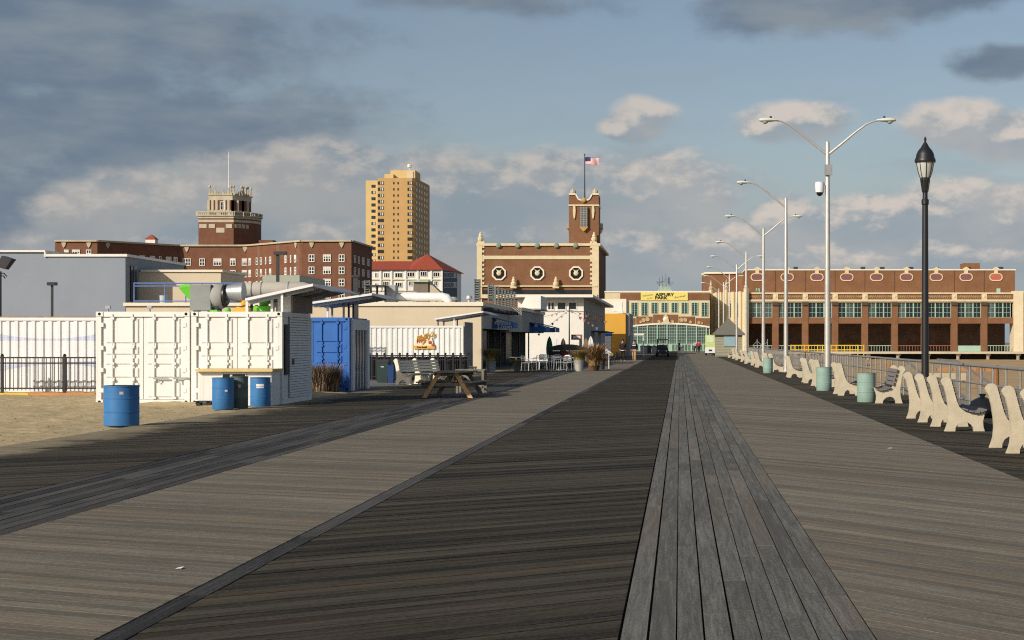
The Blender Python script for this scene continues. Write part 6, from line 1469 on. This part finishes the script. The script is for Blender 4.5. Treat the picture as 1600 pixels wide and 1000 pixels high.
bag.build('sack', bagm, bo, smooth=True); MB().lathe([(0.045, 0.42), (0.05, 0.45), (0.08, 0.50), (0.06, 0.51)], n=9).build('tied_neck', bagm, bo)
# ramp down to the sand with its handrails
rp = thing('beach_ramp', 'grey timber ramp with handrails dropping to the sand beyond the railing', 'ramp', (8.6, 48, -1.2))
MB().hexa([(7.6, 42, -1.3), (9.4, 42, -1.3), (9.4, 54, -0.15), (7.6, 54, -0.15), (7.6, 42, -1.24), (9.4, 42, -1.24), (9.4, 54, -0.05), (7.6, 54, -0.05)]).build('ramp_deck', old_lumber, rp, True)
MB().box(6.92, 9.4, 54.02, 58, -1.5, -0.04).build('landing', old_lumber, rp, True)
for x in (7.65, 9.35):
    MB().bar((x, 42, -0.28), (x, 54, 0.95), 0.05, 0.08).build('handrail', rail_grey, rp, True)
    MB().bar((x, 54.05, 0.95), (x, 58, 0.95), 0.05, 0.08).build('handrail', rail_grey, rp, True)
    for i in range(7):
        y = 42.2 + i * 1.95; z = -1.3 + (y - 42) / 12 * 1.15; MB().box(x - 0.04, x + 0.04, y - 0.04, y + 0.04, z, z + 1.0).build('post', rail_grey, rp, True)
# yellow guard rail on a timber platform, and pale timbers on the sand
yg = thing('guard_rail', 'yellow guard rails round a timber platform on the beach', 'guard rail', (18, 200, 0))
MB().box(X(1240, 196), X(1352, 196), 196, 203, -1.5, -0.1).build('platform', old_lumber, yg, True)
for y in (196.1, 202.8):
    for z in (1.15, 0.6): MB().box(X(1242, 196), X(1350, 196), y - .06, y + .06, z - 0.045, z + 0.045).build('rail', yellow_paint, yg, True)
    for i in range(6): x_ = X(1242, 196) + i * 1.69; MB().box(x_ - 0.05, x_ + 0.05, y - .055, y + .055, -0.1, 1.22).build('post', yellow_paint, yg, True)
tr = thing('lattice_frame', 'grey steel lattice frame standing on the dark terrace', 'frame', (X(1184, 250), 250, 0))
for x_ in (-0.1, 1.5): MB().box(x_ - .05, x_ + .05, -.05, .05, -1.5, 2.0).build('post', galv_dull, tr)
for (a, b) in (((-0.8, 1.0), (-0.1, 1.7)), ((-0.8, 1.0), (-0.1, 0.3)), ((-0.1, 1.7), (0.8, 0.9)), ((-0.1, 0.3), (0.8, 1.1)), ((0.8, 0.9), (1.5, 1.6)), ((0.8, 1.1), (1.5, 0.4))):
    MB().bar((a[0], 0, a[1]), (b[0], 0, b[1]), 0.06, 0.06, up=(0, 1, 0)).build('brace', galv_dull, tr)
fe = thing('snow_fence', 'low orange fence and boards lying on the sand below the terrace', 'fence', (X(1515, 150), 150, -1.3))
MB().box(-3.2, 3.0, -0.05, 0.05, 0.15, 0.45).build('fence_panel', mat('orange_mesh', (0.40, 0.19, 0.08), 0.8, 0.2, 2.0), fe)
for i in range(5): MB().box(-3.2 + i * 1.5, -3.1 + i * 1.5, -0.12, -0.052, -0.2, 0.9).build('stake', old_lumber, fe)
for i, (px, y, w, h_, lab) in enumerate(((1480, 120, 3.0, 0.6, 'long pale timber beam lying on the beach sand'), (1555, 100, 0.5, 1.5, 'rusty brown timber pile standing in the sand near the right edge'), (1530, 105, 0.45, 1.4, 'rusty brown timber pile left of its neighbour in the sand'), (1390, 130, 0.5, 1.3, 'brown timber pile in the sand behind the left-facing bench'))):
    t = thing('beach_timber', lab, 'timber', (X(px, y), y, -1.35), group='old timbers on the beach')
    if w > 1: MB().box(-w / 2, w / 2, -0.2, 0.2, 0, h_).build('beam', cream_dark, t)
    else: MB().lathe([(w / 2, 0), (w / 2 * 0.95, h_ - 0.05), (w / 2 * 0.8, h_)], n=12).build('pile', mat('brown_pile', (0.26, 0.13, 0.06), 0.9, 0.25, 3.0), t)

# ------------------------------------------------------------------ kiosk, vehicles, people
Y10 = 174.0
kk = thing('kiosk', 'small olive-grey kiosk with pyramid roof and pale blue shutter at the end of the benches', 'kiosk', (X(1139, Y10), Y10 + 1.5, 0))
kx0, kx1, kz = X(1118, Y10), X(1160, Y10), Z(522, Y10)
MB().box(kx0, kx1, Y10, Y10 + 3, -0.02, kz).build('wall', kiosk_wall, kk, True)
sdg = MB()
for i in range(14): z = 0.1 + i * 0.17; sdg.prism([(Y10 - .001, z), (Y10 - 0.03, z + 0.01), (Y10 - .001, z + 0.16)], kx0, kx1, 'yz')
sdg.build('siding', kiosk_wall, kk, True)
ap_ = ((kx0 + kx1) / 2, Y10 + 1.5, Z(497, Y10 + 1.5)); e = 0.32
V = [(kx0 - e, Y10 - e, kz), (kx1 + e, Y10 - e, kz), (kx1 + e, Y10 + 3 + e, kz), (kx0 - e, Y10 + 3 + e, kz)]
MB().add(V + [ap_] + [(v[0], v[1], kz - 0.12) for v in V], [(0, 1, 4), (1, 2, 4), (2, 3, 4), (3, 0, 4), (5, 6, 1, 0), (6, 7, 2, 1), (7, 8, 3, 2), (8, 5, 0, 3), (8, 7, 6, 5)]).build('roof', kiosk_roof, kk, True)
MB().box(X(1131, Y10), X(1149, Y10), Y10 - 0.09, Y10 - 0.032, Z(541, Y10), Z(524, Y10)).build('shutter', pale_blue, kk, True)

vn = thing('delivery_cart', 'small white and lime green delivery cart parked left of the kiosk', 'cart', (X(1110, 186), 186, 0))
MB().box(-0.6, 0.6, 0, 2.2, 0.3, 0.95).build('lower_body', white_paint, vn); MB().box(-0.58, 0.58, 0.02, 2.15, 0.951, 2.4).build('upper_body', mat('lime_white_panel', (0.50, 0.62, 0.22), 0.5, 0.15, 3.0), vn)
MB().box(-0.4, 0.4, -0.02, 0.019, 1.5, 2.2).build('window', mat('pale_panel', (0.62, 0.68, 0.46), 0.4, 0.1), vn); MB().box(-0.2, 0.2, -0.02, -.001, 0.5, 0.7).build('grille', steel_dark, vn)
for (x_, y_) in ((-0.5, 0.4), (0.5, 0.4), (-0.5, 1.8), (0.5, 1.8)):
    w_ = MB().lathe([(0.1, -0.09), (0.24, -0.09), (0.27, -0.05), (0.27, 0.05), (0.24, 0.09), (0.1, 0.09)], (x_, y_, 0.27), 18, 'x').build('wheel', black, vn, smooth=True)
    MB().lathe([(0.02, -0.1), (0.13, -0.095), (0.13, 0.095), (0.02, 0.1)], (x_, y_, 0.27), 14, 'x').build('hub', galv_dull, w_)

uc = thing('utility_cart', 'dark green open utility cart with roof driving up the walk', 'utility vehicle', (X(1035, 172), 172, 0))
dg_ = mat('dark_green_paint', (0.02, 0.035, 0.02), 0.5, 0.1)
MB().prism([(0.0, 0.35), (0.05, 0.75), (0.55, 0.85), (0.75, 0.55), (1.5, 0.55), (1.6, 0.9), (2.6, 0.9), (2.6, 0.35)], -0.62, 0.62, 'yz').build('body', dg_, uc)
cg = MB()
for x_ in (-0.58, 0.58):
    cg.path([(x_, 0.5, 0.85), (x_ * 0.97, 0.85, 1.8), (x_ * 0.97, 1.65, 1.82), (x_, 1.75, 0.9)], 0.05, 8)
cg.tube((-0.56, 0.85, 1.8), (0.56, 0.85, 1.8), 0.03, n=8).build('roll_cage', black, uc)
MB().prism([(0.75, 1.82), (1.75, 1.84), (1.72, 1.9), (0.8, 1.89)], -0.63, 0.63, 'yz').build('roof', dg_, uc)
MB().hexa([(-0.55, 0.52, 0.87), (0.55, 0.52, 0.87), (0.55, 0.54, 0.87), (-0.55, 0.54, 0.87), (-0.54, 0.84, 1.25), (0.54, 0.84, 1.25), (0.54, 0.86, 1.25), (-0.54, 0.86, 1.25)]).build('windscreen', glass, uc)
MB().box(-0.55, 0.55, 1.1, 1.25, 0.6, 1.2).box(-0.55, 0.55, 0.85, 1.1, 0.56, 0.7).build('seat', steel_dark, uc)
for x_ in (-0.42, 0.42): MB().lathe([(0.02, -0.03), (0.08, -0.02), (0.09, 0.01)], (x_, 0.02, 0.62), 12, 'y').build('headlight', mat('headlight_glass', (0.6, 0.6, 0.55), 0.15, 0.05), uc)
MB().box(-0.5, 0.5, -0.06, -0.01, 0.35, 0.5).build('bumper', black, uc)
for (x_, y_) in ((-0.58, 0.4), (0.58, 0.4), (-0.58, 2.15), (0.58, 2.15)):
    w_ = MB().lathe([(0.12, -0.12), (0.29, -0.12), (0.33, -0.07), (0.33, 0.07), (0.29, 0.12), (0.12, 0.12)], (x_, y_, 0.33), 18, 'x').build('wheel', black, uc, smooth=True)
    MB().lathe([(0.02, -0.125), (0.15, -0.12), (0.15, 0.12), (0.02, 0.125)], (x_, y_, 0.33), 12, 'x').build('hub', galv_dull, w_)

def skin(name, verts, edges, radii, m, parent=None, sub=2):
    me = bpy.data.meshes.new(name); me.from_pydata(verts, edges, []); me.materials.append(m)
    o = put(name, me, parent)
    md = o.modifiers.new('skin', 'SKIN'); md.use_smooth_shade = True
    for i, sv in enumerate(me.skin_vertices[0].data):
        sv.radius = radii[i] if isinstance(radii[i], tuple) else (radii[i], radii[i]); sv.use_root = (i == 0)
    s = o.modifiers.new('smooth', 'SUBSURF'); s.levels = sub; s.render_levels = sub
    return o
def person(label, loc, rotz, top_m, leg_m, hair_m, hood=None, stride=0.22, stripe=None, sit=False, hem=None, k=1.0, group='people on the walk'):
    """front is -y"""
    if sit: hip, kneeL, kneeR, ankL, ankR, toeL, toeR = 0.52, (0.11, -0.42, 0.52), (-0.11, -0.42, 0.52), (0.11, -0.48, 0.1), (-0.11, -0.48, 0.1), (0.11, -0.62, 0.05), (-0.11, -0.62, 0.05)
    else:
        hip = 0.92
        kneeL, kneeR = (0.10, -stride * 0.7, 0.50), (-0.10, stride * 0.25, 0.49)
        ankL, ankR = (0.11, -stride, 0.085), (-0.10, stride * 1.25, 0.12)
        toeL, toeR = (0.12, -stride - 0.17, 0.04), (-0.10, stride * 1.25 - 0.15, 0.045)
    H0 = hip
    v = [(0, 0, H0), (0, 0, H0 + 0.24), (0, 0.01, H0 + 0.45), (0, 0, H0 + 0.56), (0, -0.015, H0 + 0.64), (0, -0.025, H0 + 0.76),
         (0.09, 0, H0 - 0.03), kneeL, ankL, toeL, (-0.09, 0, H0 - 0.03), kneeR, ankR, toeR,
         (0.19, 0.0, H0 + 0.48), (0.25, 0.05, H0 + 0.22), (0.25, -0.06, H0 - 0.02), (0.25, -0.09, H0 - 0.11),
         (-0.19, 0.0, H0 + 0.48), (-0.25, -0.02, H0 + 0.22), (-0.23, -0.16, H0 + 0.02), (-0.23, -0.19, H0 - 0.06)]
    ed = [(0, 1), (1, 2), (2, 3), (3, 4), (4, 5), (0, 6), (6, 7), (7, 8), (8, 9), (0, 10), (10, 11), (11, 12), (12, 13), (2, 14), (14, 15), (15, 16), (16, 17), (2, 18), (18, 19), (19, 20), (20, 21)]
    rd = [(0.15, 0.11), (0.13, 0.10), (0.17, 0.11), 0.06, 0.085, 0.075, 0.085, 0.06, 0.04, 0.035, 0.085, 0.06, 0.04, 0.035, 0.06, 0.045, 0.035, 0.032, 0.06, 0.045, 0.035, 0.032]
    b = skin('person', v, ed, rd, skin_tone)
    b.location = loc; b.rotation_euler = (0, 0, rotz); b.scale = (k, k, k); tag(b, label, 'person', group)
    sub_ = lambda idx: [v[i] for i in idx]
    ti = [0, 1, 2, 14, 15, 16, 18, 19, 20]
    skin('jacket', [(v[0][0], v[0][1], v[0][2] - 0.04)] + sub_(ti[1:]), [(0, 1), (1, 2), (2, 3), (3, 4), (4, 5), (2, 6), (6, 7), (7, 8)], [(0.19, 0.14), (0.185, 0.14), (0.21, 0.14), 0.085, 0.07, 0.055, 0.085, 0.07, 0.055], top_m, b)
    li = [0, 6, 7, 8, 10, 11, 12]
    skin('trousers', sub_(li), [(0, 1), (1, 2), (2, 3), (0, 4), (4, 5), (5, 6)], [(0.17, 0.13), 0.11, 0.085, 0.075, 0.11, 0.085, 0.075], leg_m, b)
    for a, t in ((ankL, toeL), (ankR, toeR)): skin('shoe', [(a[0], a[1] + 0.05, a[2] - 0.035), (t[0], t[1], t[2])], [(0, 1)], [0.055, 0.042], black, b, 1)
    hz_ = H0 + 0.72
    nose = MB().add([(-0.018, -0.095, hz_ - 0.02), (0.018, -0.095, hz_ - 0.02), (0, -0.125, hz_ - 0.015), (0, -0.1, hz_ + 0.03)], [(0, 1, 2), (1, 3, 2), (3, 0, 2), (0, 3, 1)]).build('nose', skin_tone, b)
    for s in (-1, 1): MB().lathe([(0.002, -0.012), (0.011, -0.006), (0.012, 0.004)], (s * 0.033, -0.095, hz_ + 0.02), 8, 'y').build('eye', hole, b)
    hr = MB().lathe([(0.105, -0.02), (0.11, 0.04), (0.09, 0.10), (0.05, 0.135), (0.005, 0.145)], (0, 0.005, hz_ + 0.02), 14).build('hair', hair_m, b, smooth=True)
    if hood: skin('hood', [(0, 0.06, H0 + 0.56), (0, 0.05, H0 + 0.68), (0, 0.03, H0 + 0.80)], [(0, 1), (1, 2)], [0.12, 0.115, 0.09], hood, b)
    if stripe: MB().box(-0.13, 0.13, -0.165, -0.15, H0 + 0.36, H0 + 0.43).build('chest_stripe', stripe, b)
    if hem: MB().lathe([(0.20, -0.06), (0.21, -0.05), (0.205, 0.0), (0.19, 0.005)], (0, 0, H0 - 0.03), 16).build('shirt_hem', hem, b)
    return b
dkbrown = mat('dark_brown_cloth', (0.03, 0.018, 0.016), 0.9, 0.15); navy = mat('navy_cloth', (0.015, 0.017, 0.03), 0.9, 0.15); tanc = mat('tan_cloth', (0.42, 0.26, 0.13), 0.9, 0.1); blackc = mat('black_cloth', (0.012, 0.012, 0.014), 0.9, 0.15)
hairb = mat('dark_hair', (0.02, 0.015, 0.012), 0.7, 0.1); creamc = mat('pale_hood_cloth', (0.5, 0.42, 0.33), 0.9, 0.1); redc = mat('red_cloth', (0.40, 0.03, 0.035), 0.9, 0.1)
person('person in dark brown jacket, white shirt hem and black trousers walking toward us', (X(973, 131), 131, 0), 0.15, dkbrown, blackc, hairb, dkbrown, 0.18, hem=white_paint, k=1.03)
person('person in navy top with white chest stripe and tan trousers walking toward us', (X(991, 130), 130, 0), -0.1, navy, tanc, hairb, creamc, 0.24, stripe=white_paint)
person('person in red jacket near the arcade doors', (X(1092, 232), 232, 0), 2.8, redc, blackc, hairb, None, 0.2)
person('person in pale grey top beside the one in red at the arcade doors', (X(1086.5, 235), 235, 0), 0.3, mat('pale_grey_cloth', (0.45, 0.44, 0.42), 0.9, 0.1), blackc, hairb, None, 0.15)
person('driver in tan brown jacket sitting in the utility cart', (X(1036.5, 172), 173.0, 0.22), 0.0, mat('brown_cloth', (0.22, 0.12, 0.06), 0.9, 0.1), blackc, hairb, None, sit=True)
person('person in black standing left of the arcade doors', (X(1061, 240), 240, 0), 1.2, blackc, blackc, hairb, None, 0.1)
# bins by the arcade
for px, y, w, h_, m, lab in ((1006, 222, 0.5, 0.95, grey_wall, 'grey box bin before the arcade, left one'), (1013, 224, 0.45, 0.95, steel_dark, 'dark box bin between the two grey ones before the arcade'), (1023, 222, 0.45, 0.9, grey_wall, 'grey box bin before the arcade, right one'), (1066, 226, 0.25, 0.8, offwhite, 'white box bin in front of the arcade doors')):
    t = thing('box_bin', lab, 'bin', (X(px, y), y, 0), group='box bins before the arcade')
    MB().hexa([(-w * .9, -w * .7, 0), (w * .9, -w * .7, 0), (w * .9, w * .7, 0), (-w * .9, w * .7, 0), (-w, -w * .8, h_), (w, -w * .8, h_), (w, w * .8, h_), (-w, w * .8, h_)]).build('body', m, t)
    MB().box(-w * 1.05, w * 1.05, -w * .85, w * .85, h_ + .001, h_ + 0.1).build('lid', steel_dark, t)
# ------------------------------------------------------------------ posts and lights at the left
ll = thing('square_light', 'square-headed black light post behind the long white container', 'light post', (X(81.5, 58), 58, 0))
MB().box(-0.035, 0.035, -0.035, 0.035, 0, Z(446, 58)).build('post', black, ll); MB().box(-0.15, 0.15, -0.12, 0.12, Z(446, 58), Z(441, 58)).build('lamp_head', black, ll)
l2 = thing('square_light', 'dark square-headed light post in front of the hotel right wing', 'light post', (X(434, 70), 70, 0))
MB().box(-0.06, 0.06, -0.06, 0.06, 0, Z(398, 70)).build('post', steel_dark, l2); MB().box(-0.15, 0.38, -0.15, 0.15, Z(398, 70), Z(393, 70)).build('lamp_head', steel_dark, l2)
l3 = thing('dark_mast', 'dark square mast rising behind the blue container', 'mast', (X(556, 72), 72, 0))
MB().box(-0.10, 0.10, -0.10, 0.10, 0, Z(433, 72)).build('post', steel_dark, l3); MB().box(-0.16, 0.16, -0.14, 0.14, Z(433, 72), Z(430, 72)).build('cap', steel_dark, l3)
fl = thing('flood_light', 'black flood light on a thin post cut by the left edge', 'flood light', (X(1, 56), 56, 0))
MB().tube((0, 0, 0), (0, 0, Z(424, 56)), 0.035, n=8).build('post', black, fl)
MB().hexa([(-0.1, -0.15, Z(417, 56)), (0.22, -0.15, Z(421, 56)), (0.22, 0.15, Z(421, 56)), (-0.1, 0.15, Z(417, 56)), (0.12, -0.2, Z(400, 56)), (0.47, -0.2, Z(405, 56)), (0.47, 0.2, Z(405, 56)), (0.12, 0.2, Z(400, 56))]).build('lamp_head', steel_dark, fl)
MB().path([(0, 0, Z(427, 56)), (0.12, 0, Z(427, 56)), (0.22, 0, Z(432, 56))], 0.02, 6).path([(0, 0, Z(431, 56)), (0.1, 0, Z(431, 56)), (0.16, 0, Z(435, 56))], 0.02, 6).build('bracket', black, fl)
# scraps of paper on the planks
for (px, py, w, lab) in ((280, 889, 0.045, 'white scrap of paper on the pale planks at lower left'), (1390, 701, 0.07, 'white scrap of paper on the right pale planks'), (1006, 558, 0.5, 'white paper lying on the walk near the walkers')):
    y = EYE * F / (py - CY)
    o = MB().add([(-w / 2, -0.02, 0.003), (w / 2, -0.03, 0.006), (w * 0.55, 0.03, 0.012), (-w * 0.4, 0.035, 0.004)], [(0, 1, 2, 3)]).build('paper_scrap', print_white); o.location = (X(px, y), y, 0.002)
    tag(o, lab, 'litter', 'paper scraps')
